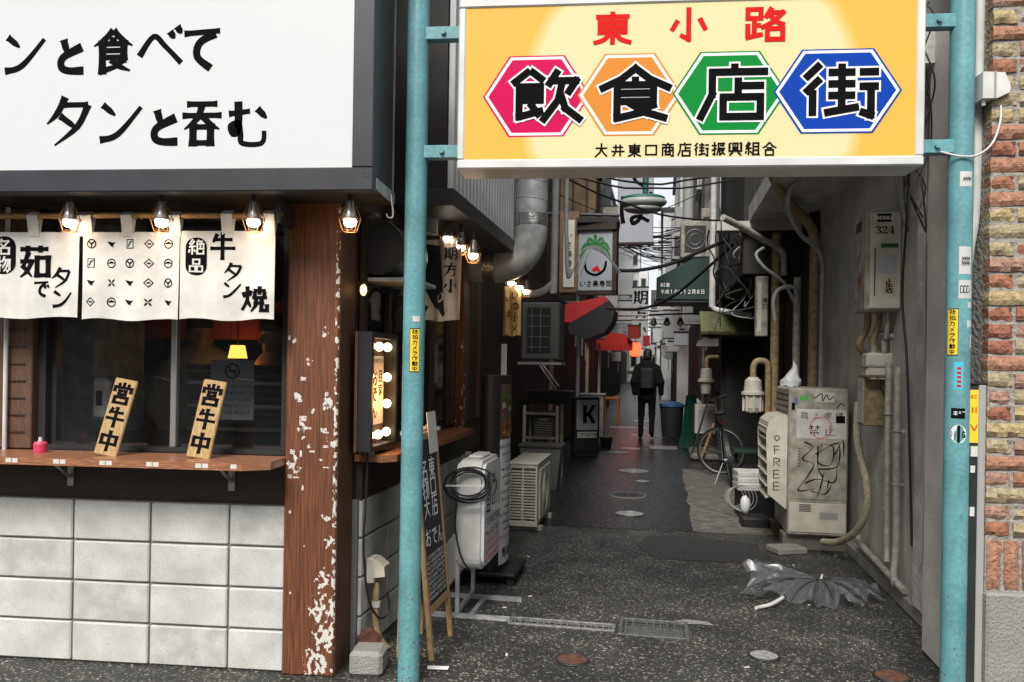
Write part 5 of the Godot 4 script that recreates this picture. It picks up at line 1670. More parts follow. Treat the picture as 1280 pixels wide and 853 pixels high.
		if lean > 0:
			var w := MB.new()
			w.t = mb.t
			line_of(w, "東口店", 0.06, 0.95, Vector2(0, -0.1), 0.12, 0.012, 0.0072, 0.9)
			line_of(w, "名物大", -0.08, 0.95, Vector2(0, -0.1), 0.12, 0.012, 0.0072, 0.9)
			line_of(w, "おでん", -0.1, 0.6, Vector2(0.11, -0.01), 0.1, 0.01, 0.0072, 0.9)
			for k in 9:
				dashes(w, -0.15, 0.15, 0.5 - k * 0.026, 0.02, 0.0072, 60 + k)
			put(w, "chalk_writing", M.white_ink, cb)
			var pc := MB.new()
			pc.t = mb.t
			pc.span(0.02, 0.18, 1.02, 1.24, 0.014, 0.017)
			put(pc, "card", M.paper, cb)
	put(MB.new().span(-0.2, -0.17, 1.13, 1.15, -0.05, 0.05).span(0.17, 0.2, 1.13, 1.15, -0.05, 0.05), "hinge", M.galv, cb)
	# illuminated stand sign with coiled cable
	var ls := thing("stand_sign", "white plastic stand sign on metal legs with coiled black cable", "sign", ap(0.385, 0, 1.15), AR + PI / 2)
	var lb := MB.new()
	lb.prism(rounded(-0.25, 0.25, 0.29, 0.93, 0.07), -0.065, 0.065)
	put(lb, "body", M.white_plastic, ls)
	put(MB.new().prism(rounded(-0.23, 0.23, 0.31, 0.91, 0.06), 0.0655, 0.085), "face", M.acrylic, ls)
	put(MB.new().prism(rounded(-0.23, 0.23, 0.31, 0.91, 0.06), -0.085, -0.0655), "face", M.acrylic, ls)
	put(MB.new().span(-0.12, 0.12, 0.93, 0.95, -0.045, 0.045, 0.008), "top_handle", M.white_plastic, ls)
	var lw := MB.new()
	line_of(lw, "寿司", -0.12, 0.8, Vector2(0, -0.13), 0.13, 0.015, 0.0858, 0.8)
	line_of(lw, "中口", 0.02, 0.8, Vector2(0, -0.12), 0.1, 0.012, 0.0858, 0.8)
	dashes(lw, -0.2, 0.2, 0.56, 0.05, 0.0858, 31)
	dashes(lw, -0.2, 0.2, 0.49, 0.04, 0.0858, 32)
	put(lw, "lettering", M.ink, ls)
	var lr := MB.new()
	for k in 3:
		dashes(lr, -0.2, 0.2, 0.44 - k * 0.05, 0.036, 0.0858, 33 + k)
	put(lr, "red_print", M.red_ink, ls)
	for x in [-0.2, 0.2]:
		put(MB.new().span(x - 0.012, x + 0.012, 0.02, 0.6, -0.088, -0.066).span(x - 0.012, x + 0.012, 0.0, 0.025, -0.24, 0.24), "leg", M.galv, ls)
	put(MB.new().span(-0.2, 0.2, 0.03, 0.055, -0.085, -0.065), "cross_bar", M.galv, ls)
	put(MB.new().span(-0.2, 0.2, 0.0, 0.02, -0.01, 0.015), "base_bar", M.galv, ls)
	var co := thing("coiled_cable", "coil of black power cable hung on the white stand sign", "cable", ap(0.39, 0.8, 0.84), AR + 0.2)
	var cc := MB.new()
	for k in 5:
		var lp := []
		for j in 30:
			var a := TAU * j / 30.0
			lp.append(Vector3(cos(a) * (0.1 + 0.012 * k) + 0.015 * sin(k * 2.0), sin(a) * (0.075 + 0.006 * k) + 0.008 * cos(k * 3.0), 0.01 * k - 0.03 + 0.01 * sin(a * 2.0 + k)))
		cc.tube(lp, 0.0058, 6, true)
	put(cc, "coil", M.cable, co)
	put(MB.new().tube(smooth([Vector3(-0.06, -0.05, 0.02), Vector3(-0.07, -0.25, 0.0), Vector3(-0.03, -0.42, 0.0), Vector3(0.02, -0.5, -0.03)], 6), 0.0058, 6), "tail", M.cable, co)
	put(MB.new().bar(Vector3(-0.13, 0.0, 0.03), Vector3(0.09, 0.005, 0.03), 0.012, 0.008), "cable_tie", M.white_plastic, co)
	# tall elliptical menu tower
	var tw := thing("menu_tower", "tall curved menu tower with food picture on black wheeled base", "sign", ap(0.325, 0, 1.9), AR + PI / 2)
	put(MB.new().span(-0.24, 0.24, 0.05, 0.085, -0.2, 0.2, 0.012), "base", M.black, tw)
	for q in [[-0.2, 0.16], [0.2, 0.16], [0.2, -0.16], [-0.2, -0.16]]:
		put(MB.new().cyl(Vector3(q[0] - 0.012, 0.027, q[1]), Vector3(q[0] + 0.012, 0.027, q[1]), 0.027, 0.027, 12), "wheel", M.rubber, tw)
	var ell := func(a: float, k: float) -> Vector3: return Vector3(cos(a) * 0.23 * k, 0, sin(a) * 0.1 * k)
	var sk := MB.new()
	for k in 32:
		var a := TAU * k / 32
		var e := TAU * (k + 1) / 32
		var p: Vector3 = ell.call(a, 1.0)
		var q: Vector3 = ell.call(e, 1.0)
		var np := Vector3(cos(a) / 0.23, 0, sin(a) / 0.1).normalized()
		var nq := Vector3(cos(e) / 0.23, 0, sin(e) / 0.1).normalized()
		sk.tri3(p + Vector3(0, 0.085, 0), p + Vector3(0, 1.42, 0), q + Vector3(0, 1.42, 0), np, np, nq)
		sk.tri3(p + Vector3(0, 0.085, 0), q + Vector3(0, 1.42, 0), q + Vector3(0, 0.085, 0), np, nq, nq)
		sk.tri(Vector3(0, 1.42, 0), p + Vector3(0, 1.42, 0), q + Vector3(0, 1.42, 0), Vector3.UP)
	put(sk, "tower", M.black, tw)
	var wrap := func(y0: float, y1: float, m: Material, nm: String, off: float) -> void:
		var b2 := MB.new()
		for k in 20:
			var a := lerpf(0.22, PI - 0.75, k / 20.0)
			var e := lerpf(0.22, PI - 0.75, (k + 1) / 20.0)
			var p: Vector3 = ell.call(a, 1.0 + off)
			var q: Vector3 = ell.call(e, 1.0 + off)
			var np := Vector3(cos(a) / 0.23, 0, sin(a) / 0.1).normalized()
			var nq := Vector3(cos(e) / 0.23, 0, sin(e) / 0.1).normalized()
			b2.tri3(p + Vector3(0, y0, 0), p + Vector3(0, y1, 0), q + Vector3(0, y1, 0), np, np, nq)
			b2.tri3(p + Vector3(0, y0, 0), q + Vector3(0, y1, 0), q + Vector3(0, y0, 0), np, nq, nq)
		put(b2, nm, m, tw)
	wrap.call(0.12, 0.98, M.acrylic, "menu_print", 0.012)
	wrap.call(0.98, 1.36, mat(0.09, 0.055, 0.035, 0.4), "food_picture", 0.012)
	var fp := [[mat(0.5, 0.09, 0.02, 0.4), 1.08, 0.1], [mat(0.1, 0.25, 0.03, 0.4), 1.27, 0.06], [mat(0.6, 0.5, 0.35, 0.4), 1.2, 0.05], [mat(0.6, 0.25, 0.05, 0.4), 1.03, 0.14]]
	for k in 4:
		var q: Array = fp[k]
		var b3 := MB.new()
		for j in 4:
			var cx := -0.13 + 0.09 * j + 0.02 * sin(k * 3.0 + j)
			var pl := PackedVector2Array()
			for i in 9:
				pl.append(Vector2(cx + cos(TAU * i / 9) * (0.03 + 0.01 * sin(i * 2.0 + k)), q[1] + sin(TAU * i / 9) * (0.022 + 0.008 * cos(i * 3.0 + j)) + 0.015 * sin(j * 2.0 + k)))
			b3.flat(pl, 0.0)
		for i in b3.v.size():
			var v := b3.v[i]
			b3.v[i] = Vector3(v.x, v.y, 0.1 * sqrt(maxf(0.0, 1.0 - pow(v.x / 0.23, 2.0))) * 1.012 + 0.003 + k * 0.0005)
		put(b3, "food_print", q[0], tw)
	var mt := MB.new()
	for k in 13:
		dashes(mt, -0.17 + 0.03 * (k % 3), 0.1 + 0.05 * (k % 2), 0.93 - k * 0.052, 0.022, 0.0, 90 + k)
	line_of(mt, "寿司口中", -0.1, 0.2, Vector2(0.075, 0), 0.075, 0.009, 0.0, 0.6)
	for i in mt.v.size():
		var v := mt.v[i]
		mt.v[i] = Vector3(v.x, v.y, 0.1 * sqrt(maxf(0.0, 1.0 - pow(v.x / 0.23, 2.0))) * 1.012 + 0.0025)
	put(mt, "lettering", M.ink, tw)
	solo("paper_strip", "narrow white paper strip with writing hung by the yellow curtain", "notice", MB.new().span(-0.022, 0.022, -0.16, 0.16, -0.002, 0.002), M.paper, ap(0.24, 1.5, 2.6), AR)
	ac_box("beige outdoor air conditioner on concrete feet beside the menu tower", ap(0.27, 0, 3.82), AR, 0.26, 0.6, 0.82, M.beige_clean)

func rounded(x0: float, x1: float, y0: float, y1: float, r: float) -> PackedVector2Array:
	var p := PackedVector2Array()
	for c in [[x1 - r, y1 - r, 0.0], [x0 + r, y1 - r, PI / 2], [x0 + r, y0 + r, PI], [x1 - r, y0 + r, PI * 1.5]]:
		for k in 5:
			var a: float = c[2] + PI / 2 * k / 4.0
			p.append(Vector2(c[0] + cos(a) * r, c[1] + sin(a) * r))
	return p

func right_alley() -> void:
	# big outdoor unit with louvred hood
	var o := thing("air_conditioner_unit", "large beige outdoor unit with louvred hood, poster and black graffiti", "air conditioner", ap(2.74, 0, 3.6), AR)
	put(MB.new().span(-0.23, 0.235, 0.13, 1.34, -0.42, 0.34, 0.014), "casing", M.beige, o)
	put(MB.new().span(-0.22, 0.225, 0.16, 0.4, 0.3405, 0.346, 0.003), "lower_panel", M.beige_clean, o)
	put(MB.new().span(-0.22, 0.0, 0.43, 1.32, 0.3405, 0.345, 0.003), "front_panel", M.beige, o)
	put(MB.new().span(0.006, 0.225, 0.43, 1.32, 0.3405, 0.345, 0.003), "front_panel", M.beige, o)
	for k in 5:
		put(MB.new().span(-0.14, -0.05, 0.33 + k * 0.013, 0.336 + k * 0.013, 0.346, 0.348), "vent_slot", M.rubber, o)
	put(MB.new().span(0.02, 0.16, 0.27, 0.33, 0.3462, 0.3472), "rating_plate", mat(0.3, 0.3, 0.29, 0.5), o)
	for k in 4:
		put(MB.new().span(-0.2325, -0.2305, 1.13 + k * 0.05, 1.136 + k * 0.05, -0.36, 0.28), "vent_slot", M.dark_metal, o)
	var hood := MB.new()
	var outer := [Vector2(0, 0.33), Vector2(-0.15, 0.45), Vector2(-0.17, 0.95), Vector2(-0.15, 1.05), Vector2(-0.09, 1.1), Vector2(0, 1.11)]
	for z in [0.28, -0.32]:
		hood.t = Transform3D(Basis(), Vector3(-0.232, 0, 0))
		var pp := PackedVector2Array(outer)
		hood.prism(pp, z - 0.01, z + 0.01)
	for k in range(2, 5):
		var a: Vector2 = outer[k]
		var b: Vector2 = outer[k + 1]
		hood.quad(Vector3(a.x, a.y, -0.31), Vector3(b.x, b.y, -0.31), Vector3(b.x, b.y, 0.27), Vector3(a.x, a.y, 0.27), Vector3(-1, 1, 0))
	hood.t = Transform3D()
	var hd := put(hood, "hood", M.beige_clean, o)
	for k in 7:
		var sl := MB.new()
		sl.t = Transform3D(Basis(Vector3(0, 0, 1), 0.35), Vector3(-0.33, 0.44 + k * 0.097, -0.02))
		sl.span(-0.072, 0.06, -0.007, 0.007, -0.295, 0.285, 0.003)
		put(sl, "slat", M.beige_clean, hd)
	put(MB.new().ring(Vector3(-0.236, 0.74, -0.02), Vector3.RIGHT, 0.26, 0.008, 32, 6), "fan_ring", M.dark_metal, o)
	var gr := MB.new()
	for q in [["O", 0.92], ["F", 0.82], ["R", 0.72], ["E", 0.62], ["E", 0.52]]:
		var y: float = q[1]
		var x := -0.315
		var r := 0.022
		match q[0]:
			"O":
				var c := []
				for k in 11:
					c.append(Vector2(x + cos(TAU * k / 10) * r * 0.9, y + sin(TAU * k / 10) * r * 0.9))
				gr.stroke(c, [0.007, 0.007, 0.007, 0.007, 0.007, 0.007, 0.007, 0.007, 0.007, 0.007, 0.007], 0.2912)
			"F":
				gr.stroke([Vector2(x + r, y + 0.032), Vector2(x - r, y + 0.034), Vector2(x - r * 0.7, y - 0.034)], [0.007, 0.007, 0.007], 0.2912)
				gr.stroke([Vector2(x - r, y), Vector2(x + r * 0.8, y + 0.004)], [0.007, 0.007], 0.2914)
			"R":
				gr.stroke([Vector2(x - r, y - 0.034), Vector2(x - r, y + 0.034), Vector2(x + r, y + 0.026), Vector2(x + r, y + 0.006), Vector2(x - r * 0.5, y), Vector2(x + r * 1.2, y - 0.034)], [0.007, 0.007, 0.007, 0.007, 0.007, 0.007], 0.2912)
			"E":
				gr.stroke([Vector2(x + r, y + 0.034), Vector2(x - r, y + 0.032), Vector2(x - r, y - 0.034), Vector2(x + r * 1.2, y - 0.03)], [0.007, 0.007, 0.007, 0.007], 0.2912)
				gr.stroke([Vector2(x - r, y), Vector2(x + r * 0.9, y)], [0.007, 0.007], 0.2914)
	put(gr, "graffiti", M.ink, o)
	var ps := put(MB.new().span(-0.17, 0.215, 0.93, 1.17, 0.3455, 0.347), "poster", M.white_plastic, o)
	var pw := MB.new()
	line_of(pw, "路上喫煙", -0.11, 1.12, Vector2(0.09, 0), 0.06, 0.004, 0.3475, 0.5)
	line_of(pw, "禁止", -0.03, 1.0, Vector2(0.12, 0), 0.095, 0.006, 0.3475, 0.5)
	put(pw, "lettering", M.ink, ps)
	put(MB.new().span(0.135, 0.205, 1.06, 1.12, 0.3472, 0.348), "black_mark", M.ink, ps)
	put(MB.new().ring(Vector3(0.02, 1.02, 0.347), Vector3(0, 0, 1), 0.085, 0.003, 30, 4), "red_ring", M.red_ink, ps)
	var tg := MB.new()
	var curves := [[[-0.11, 0.9], [-0.04, 0.86], [-0.12, 0.76], [-0.03, 0.72], [-0.09, 0.6], [-0.15, 0.5], [-0.02, 0.52]], [[0.0, 0.87], [0.0, 0.7], [0.04, 0.62]], [[-0.02, 0.8], [0.1, 0.88], [0.16, 0.9]], [[0.03, 0.89], [0.0, 0.74], [0.1, 0.72], [0.12, 0.86], [0.05, 0.89]], [[0.16, 0.91], [0.17, 0.8], [0.14, 0.7], [0.0, 0.68]], [[0.05, 0.66], [0.02, 0.52], [0.0, 0.46]], [[-0.1, 0.56], [0.0, 0.6], [0.13, 0.58], [0.15, 0.72]], [[0.09, 0.6], [0.07, 0.5]], [[0.13, 0.8], [0.19, 0.92], [0.2, 0.8]], [[-0.05, 0.5], [0.06, 0.48], [0.11, 0.56]]]
	for k in curves.size():
		var p := []
		for q in curves[k]:
			p.append(Vector2(q[0], q[1]))
		p = smooth(p, 5)
		var ws := []
		ws.resize(p.size())
		for i in ws.size():
			ws[i] = 0.008 + 0.004 * sin(i * 0.8 + k)
		tg.stroke(p, ws, 0.3458 + k * 0.0001)
	for k in 7:
		tg.stroke([Vector2(-0.155, 0.84 - k * 0.024), Vector2(-0.145, 0.85 - k * 0.024), Vector2(-0.135, 0.835 - k * 0.024)], [0.005, 0.005, 0.005], 0.3462)
	put(tg, "graffiti", M.ink, o)
	var t2 := MB.new()
	for c in [[[-0.03, 1.26], [0.02, 1.3], [0.03, 1.24], [0.06, 1.29], [0.08, 1.25], [0.12, 1.28]], [[0.14, 1.18], [0.17, 1.22], [0.2, 1.2]]]:
		var p := []
		for q in c:
			p.append(Vector2(q[0], q[1]))
		p = smooth(p, 4)
		var ws := []
		ws.resize(p.size())
		ws.fill(0.007)
		t2.stroke(p, ws, 0.3476)
	put(MB.new().span(-0.03, 0.12, 1.23, 1.31, 0.3455, 0.3465), "sticker", M.white_plastic, o)
	put(t2, "graffiti", M.ink, o)
	put(MB.new().span(-0.15, -0.08, 1.24, 1.28, 0.3455, 0.3465), "sticker", mat(0.1, 0.4, 0.08, 0.5), o)
	for q in [[-0.21, 0.06, M.ink], [-0.19, 0.1, mat(0.1, 0.15, 0.3, 0.5)]]:
		put(MB.new().span(q[0], q[0] + 0.025, 1.1 + q[1], 1.16 + q[1], 0.3455, 0.3464), "sticker", q[2], o)
	for q in [[-0.22, 0.2], [-0.22, -0.3]]:
		var w := solo("support_block", ["wooden packing block under the beige unit, nearer the umbrella", "wooden packing block under the beige unit, farther back"][0 if q[1] > 0 else 1], "block", MB.new().span(-0.26, 0.26, 0.0, 0.13, -0.09, 0.09, 0.006), M.brown if q[1] < 0 else mat(0.2, 0.19, 0.17, 0.8, {"tex": T.wood, "scale": Vector3(0.8, 9, 9)}), ap(2.74, 0, 3.6 - q[1]), AR)
	solo("concrete_paver", "flat concrete paver lying under the corner of the beige unit", "paver", MB.new().box(Vector3(0, 0.025, 0), Vector3(0.26, 0.05, 0.2), 0.008), M.concrete, ap(2.5, 0, 3.2), AR + 0.4)
	# plastic bag on top
	var bag := MB.new()
	bag.lathe(Vector3.ZERO, [Vector2(0.09, 0), Vector2(0.085, 0.05), Vector2(0.05, 0.1), Vector2(0.022, 0.17), Vector2(0.008, 0.22), Vector2(0.0, 0.24)], 14)
	for i in bag.v.size():
		var v := bag.v[i]
		bag.v[i] = v + Vector3(sin(v.y * 45.0 + v.x * 40.0 + v.z * 30.0), sin(v.x * 90.0) * 0.6, cos(v.y * 70.0 + v.z * 70.0)) * 0.016 + Vector3(v.y * v.y * 0.6, 0, 0)
	solo("plastic_bag", "white plastic bag standing on top of the beige outdoor unit", "bag", bag, M.rubbish, ap(2.62, 1.342, 3.9), AR)
	# gas meter further in
	var g := thing("gas_meter", "pale ribbed gas meter on a tan pipe near the bicycle", "gas meter", ap(2.47, 1.0, 5.55), AR)
	put(MB.new().lathe(Vector3(0, 0, 0), [Vector2(0.0, 0.0), Vector2(0.075, 0.01), Vector2(0.095, 0.06), Vector2(0.095, 0.2), Vector2(0.125, 0.205), Vector2(0.125, 0.235), Vector2(0.1, 0.24), Vector2(0.09, 0.36), Vector2(0.05, 0.4), Vector2(0, 0.4)], 18), "body", M.beige_clean, g)
	for k in 8:
		var a := TAU * k / 8
		put(MB.new().span(-0.012, 0.012, 0.02, 0.2, -0.012, 0.012, 0.004), "rib", M.beige_clean, g).position = Vector3(cos(a) * 0.1, 0, sin(a) * 0.1)
	put(MB.new().tube(smooth([Vector3(0, 0.4, 0), Vector3(0, 0.5, 0), Vector3(0.03, 0.57, 0), Vector3(0.1, 0.58, 0), Vector3(0.15, 0.54, 0), Vector3(0.16, 0.4, 0), Vector3(0.16, -0.6, 0)], 5), 0.035, 12), "elbow_pipe", M.pipe_tan, g)
	var g2 := thing("gas_meter", "small pale gas meter on the wall above the leaning planks", "gas meter", ap(2.2, 1.05, 9.9), AR)
	put(MB.new().lathe(Vector3(0, 0, 0), [Vector2(0.0, 0.0), Vector2(0.08, 0.02), Vector2(0.1, 0.2), Vector2(0.14, 0.21), Vector2(0.14, 0.25), Vector2(0.1, 0.26), Vector2(0.09, 0.42), Vector2(0, 0.45)], 14), "body", M.beige_clean, g2)
	put(MB.new().tube(smooth([Vector3(0, 0.45, 0), Vector3(0, 0.58, 0), Vector3(0.06, 0.62, 0), Vector3(0.2, 0.62, 0)], 4), 0.035, 10), "elbow_pipe", M.pipe_tan, g2)
	# electric meter box with tan pipe
	var em := thing("meter_cabinet", "narrow beige meter box high on the wall with cables", "cabinet", ap(2.55, 1.85, 5.5), AR)
	put(MB.new().span(-0.07, 0.06, 0, 0.66, -0.12, 0.0, 0.008), "body", M.beige, em)
	put(MB.new().span(-0.05, -0.01, 0.05, 0.6, 0.001, 0.004), "label_strip", M.paper, em)
	var ew := MB.new()
	line_of(ew, "東口", 0.03, 0.4, Vector2(0, -0.07), 0.06, 0.006, 0.0012, 0.6)
	put(ew, "lettering", M.ink, em)
	pipe("riser_pipe", "tan riser pipe running down behind the ribbed gas meter", [[2.7, 3.0, 5.6], [2.7, 1.5, 5.6], [2.7, 0.0, 5.6]], 0.05, M.pipe_tan, 1)
	pipe("riser_pipe", "grey riser pipe with joint behind the beige unit", [[2.85, 2.45, 5.1], [2.85, 1.5, 5.1], [2.85, 0.0, 5.1]], 0.04, M.pipe, 1)
	pipe("bent_conduit", "grey conduit curling out above the beige unit", [[2.62, 2.0, 5.0], [2.6, 2.2, 5.0], [2.66, 2.32, 5.0], [2.8, 2.34, 5.0], [2.85, 2.25, 5.05]], 0.022, M.pipe_grey)
	pipe("bent_conduit", "grey conduit crossing diagonally below the soffit pipe", [[2.5, 2.75, 5.0], [2.42, 2.68, 5.0], [2.5, 2.55, 5.0], [2.7, 2.4, 5.05], [2.82, 2.2, 5.1]], 0.018, M.pipe_grey)
	pipe("lagged_pipe", "white lagged pipe slung across beneath the soffit", [[2.05, 3.0, 4.6], [2.3, 2.93, 4.9], [2.5, 2.85, 5.1], [2.72, 2.75, 5.3], [2.75, 2.5, 5.35]], 0.035, M.pipe)
	# dark building behind the bicycle
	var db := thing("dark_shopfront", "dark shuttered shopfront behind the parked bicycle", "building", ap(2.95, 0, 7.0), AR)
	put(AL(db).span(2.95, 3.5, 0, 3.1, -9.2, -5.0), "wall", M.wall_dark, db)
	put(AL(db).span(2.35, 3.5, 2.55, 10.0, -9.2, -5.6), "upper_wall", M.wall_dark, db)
	for k in 4:
		put(AL(db).span(2.9, 2.95, 0.1, 2.3, -6.3 - k * 0.75, -5.65 - k * 0.75, 0.01), "door_panel", M.brown_dark, db)
	var lg := thing("ledge_roof", "small mossy green metal ledge roof above the dark shopfront", "roof", ap(2.4, 2.15, 8.8), AR)
	put(MB.new().prism(poly([-0.36, -0.02, 0.36, -0.02, 0.36, 0.03, -0.36, 0.03]), -0.4, 0.3), "sheet", M.moss, lg)
	lg.rotation.x = 0.5
	put(MB.new().span(-0.34, 0.36, -0.12, -0.025, -0.3, 0.2), "fascia", M.rust, lg)
	# green awning sign with the date
	var ga := thing("green_awning", "dark green awning with white date lettering on the alley right", "awning", ap(1.83, 2.55, 9.3), AR)
	put(MB.new().prism(poly([-0.46, 0.02, 0.42, 0.02, 0.42, 0.68, 0.1, 0.66, -0.46, 0.36]), -0.9, 0.0), "canopy", M.green_cloth, ga)
	var gl := MB.new()
	line_of(gl, "平成10年12月8日", -0.36, 0.14, Vector2(0.069, 0.0), 0.072, 0.009, 0.003, 0.0, 0.9)
	line_of(gl, "創業", -0.36, 0.25, Vector2(0.08, 0), 0.07, 0.008, 0.003, 0.0)
	put(gl, "lettering", M.white_ink, ga)
	put(MB.new().span(-0.5, 0.5, -0.03, 0.0, -0.9, 0.02), "frame_bar", M.dark_metal, ga)
	# bicycle
	bicycle()
	# clutter near the bicycle
	var cr := thing("white_crate", "white plastic crate heaped with wire near the hood", "crate", ap(2.42, 0, 4.75), AR + 0.1)
	for q in [[-0.2, -0.185, -0.15, 0.15], [0.185, 0.2, -0.15, 0.15], [-0.185, 0.185, -0.15, -0.135], [-0.185, 0.185, 0.135, 0.15]]:
		for k in 3:
			put(MB.new().span(q[0], q[1], 0.3 + k * 0.06, 0.345 + k * 0.06, q[2], q[3], 0.004), "side_slat", M.white_plastic, cr)
	put(MB.new().span(-0.2, 0.2, 0.28, 0.3, -0.15, 0.15, 0.004), "base", M.white_plastic, cr)
	put(MB.new().span(-0.18, 0.18, 0.0, 0.28, -0.13, 0.13, 0.01), "dark_box", M.black, cr)
	var wr := MB.new()
	for k in 5:
		wr.ring(Vector3(-0.2 + 0.02 * k, 0.22, 0.17 + 0.01 * k), Vector3(0.2 * sin(k), 0.1, 1), 0.09 + 0.01 * k, 0.0032, 22, 5)
	solo("wire_coil", "coil of pale wire hanging on the white crate", "wire", wr, M.pipe_grey, ap(2.4, 0.0, 4.72), AR)
	var b2 := MB.new().ball(Vector3(0, 0.09, 0), Vector3(0.05, 0.09, 0.05), 12)
	for i in b2.v.size():
		b2.v[i] += Vector3(sin(b2.v[i].y * 70.0), 0, cos(b2.v[i].y * 60.0)) * 0.008
	solo("plastic_bag", "small white plastic bag on the ground beside hood", "bag", b2, M.rubbish, ap(2.28, 0.1, 4.3), AR)
	solo("black_tray", "low black plastic tray on the ground beside the beige unit", "tray", MB.new().span(-0.13, 0.13, 0, 0.1, -0.15, 0.15, 0.015), M.black, ap(2.36, 0, 4.25), AR)
	solo("green_bench", "dark green plank bench behind the bicycle", "bench", MB.new().span(-0.25, 0.25, 0.4, 0.44, -0.2, 0.2, 0.006).span(-0.22, -0.18, 0, 0.4, -0.02, 0.02).span(0.18, 0.22, 0, 0.4, -0.02, 0.02), mat(0.015, 0.05, 0.03, 0.6), ap(2.65, 0, 7.2), AR)
	# leaning planks, net, bin
	solo("timber_trestle", "dark wooden trestle leaning against the wall by the bin", "trestle", MB.new().bar(Vector3(-0.2, 0, 0), Vector3(0.12, 1.15, 0), 0.04, 0.03, 0.004).bar(Vector3(0.05, 0, -0.3), Vector3(0.3, 1.05, -0.3), 0.04, 0.03, 0.004).bar(Vector3(0.12, 1.13, 0), Vector3(0.3, 1.03, -0.3), 0.03, 0.03).bar(Vector3(-0.2, 0.03, 0), Vector3(0.05, 0.03, -0.3), 0.03, 0.03), M.brown_dark, ap(2.15, 0, 9.6), AR)
	solo("leaning_plank", "orange-brown plank leaning beside the dark frame", "plank", MB.new().bar(Vector3(-0.06, 0.02, 0), Vector3(0.14, 0.62, 0), 0.07, 0.03, 0.004), mat(0.34, 0.17, 0.07, 0.6), ap(2.16, 0, 9.4), AR)
	solo("stone_step", "worn stone step at the foot of the leaning planks", "step", MB.new().box(Vector3(0, 0.06, 0), Vector3(0.7, 0.12, 1.1), 0.04), M.paving, ap(2.3, 0, 10.0), AR)
	var nt := MB.new()
	for k in 26:
		var a := PI * k / 25.0
		var x := cos(a) * 0.22
		nt.tube(smooth([Vector3(x * 0.5, 1.35, -sin(a) * 0.05), Vector3(x * 0.75, 0.8, 0.05 * sin(k * 2.0)), Vector3(x * 1.2, 0.02, 0.1 * sin(k * 3.0))], 4), 0.014, 5)
	for i in nt.v.size():
		nt.v[i] *= Vector3(0.75, 0.72, 0.75)
	solo("green_net", "green crow net draped over rubbish beside the bin", "net", nt, M.net, ap(2.02, 0, 11.6), AR)
	var bi := thing("waste_bin", "dark waste bin with a blue lid standing by green net", "bin", ap(1.7, 0, 13.6), AR)
	put(MB.new().lathe(Vector3.ZERO, [Vector2(0, 0.02), Vector2(0.2, 0.02), Vector2(0.25, 0.66), Vector2(0.235, 0.66), Vector2(0, 0.64)], 18), "body", mat(0.03, 0.035, 0.04, 0.5), bi)
	put(MB.new().lathe(Vector3(0, 0.66, 0), [Vector2(0.27, 0.0), Vector2(0.26, 0.05), Vector2(0.12, 0.1), Vector2(0, 0.11)], 18), "lid", mat(0.025, 0.085, 0.2, 0.5), bi)
	var rb := MB.new()
	for k in 3:
		rb.ball(Vector3(0.1 * k, 0.2 + 0.22 * k, 0.05 * sin(k * 3.0)), Vector3(0.2, 0.17, 0.2), 12)
	for i in rb.v.size():
		rb.v[i] += Vector3(sin(rb.v[i].y * 30.0 + rb.v[i].z * 20.0), cos(rb.v[i].x * 40.0) * 0.7, cos(rb.v[i].y * 35.0)) * 0.02
	solo("rubbish_bags", "pale plastic rubbish bags heaped behind the blue-lidded bin", "rubbish", rb, M.rubbish, ap(2.0, 0, 14.6), AR)
	var wc := thing("white_cabinet", "low white cabinet against the wall behind leaning planks", "cabinet", ap(2.25, 0.35, 10.7), AR)
	put(MB.new().span(-0.2, 0.2, 0, 0.5, -0.2, 0.2, 0.012), "body", M.beige_clean, wc)
	put(MB.new().span(-0.15, 0.15, 0.05, 0.42, 0.201, 0.206), "louvre", M.cable_grey, wc)
	put(MB.new().span(-0.18, 0.18, -0.35, 0.0, -0.15, 0.15), "plinth", M.black, wc)
	solo("window_hood", "small pale metal hood on the wall above the second gas meter", "hood", MB.new().prism(poly([-0.22, 0, 0.25, 0, 0.25, 0.14, -0.18, 0.1]), -0.2, 0.2), M.cable_grey, ap(2.25, 1.85, 10.2), AR)

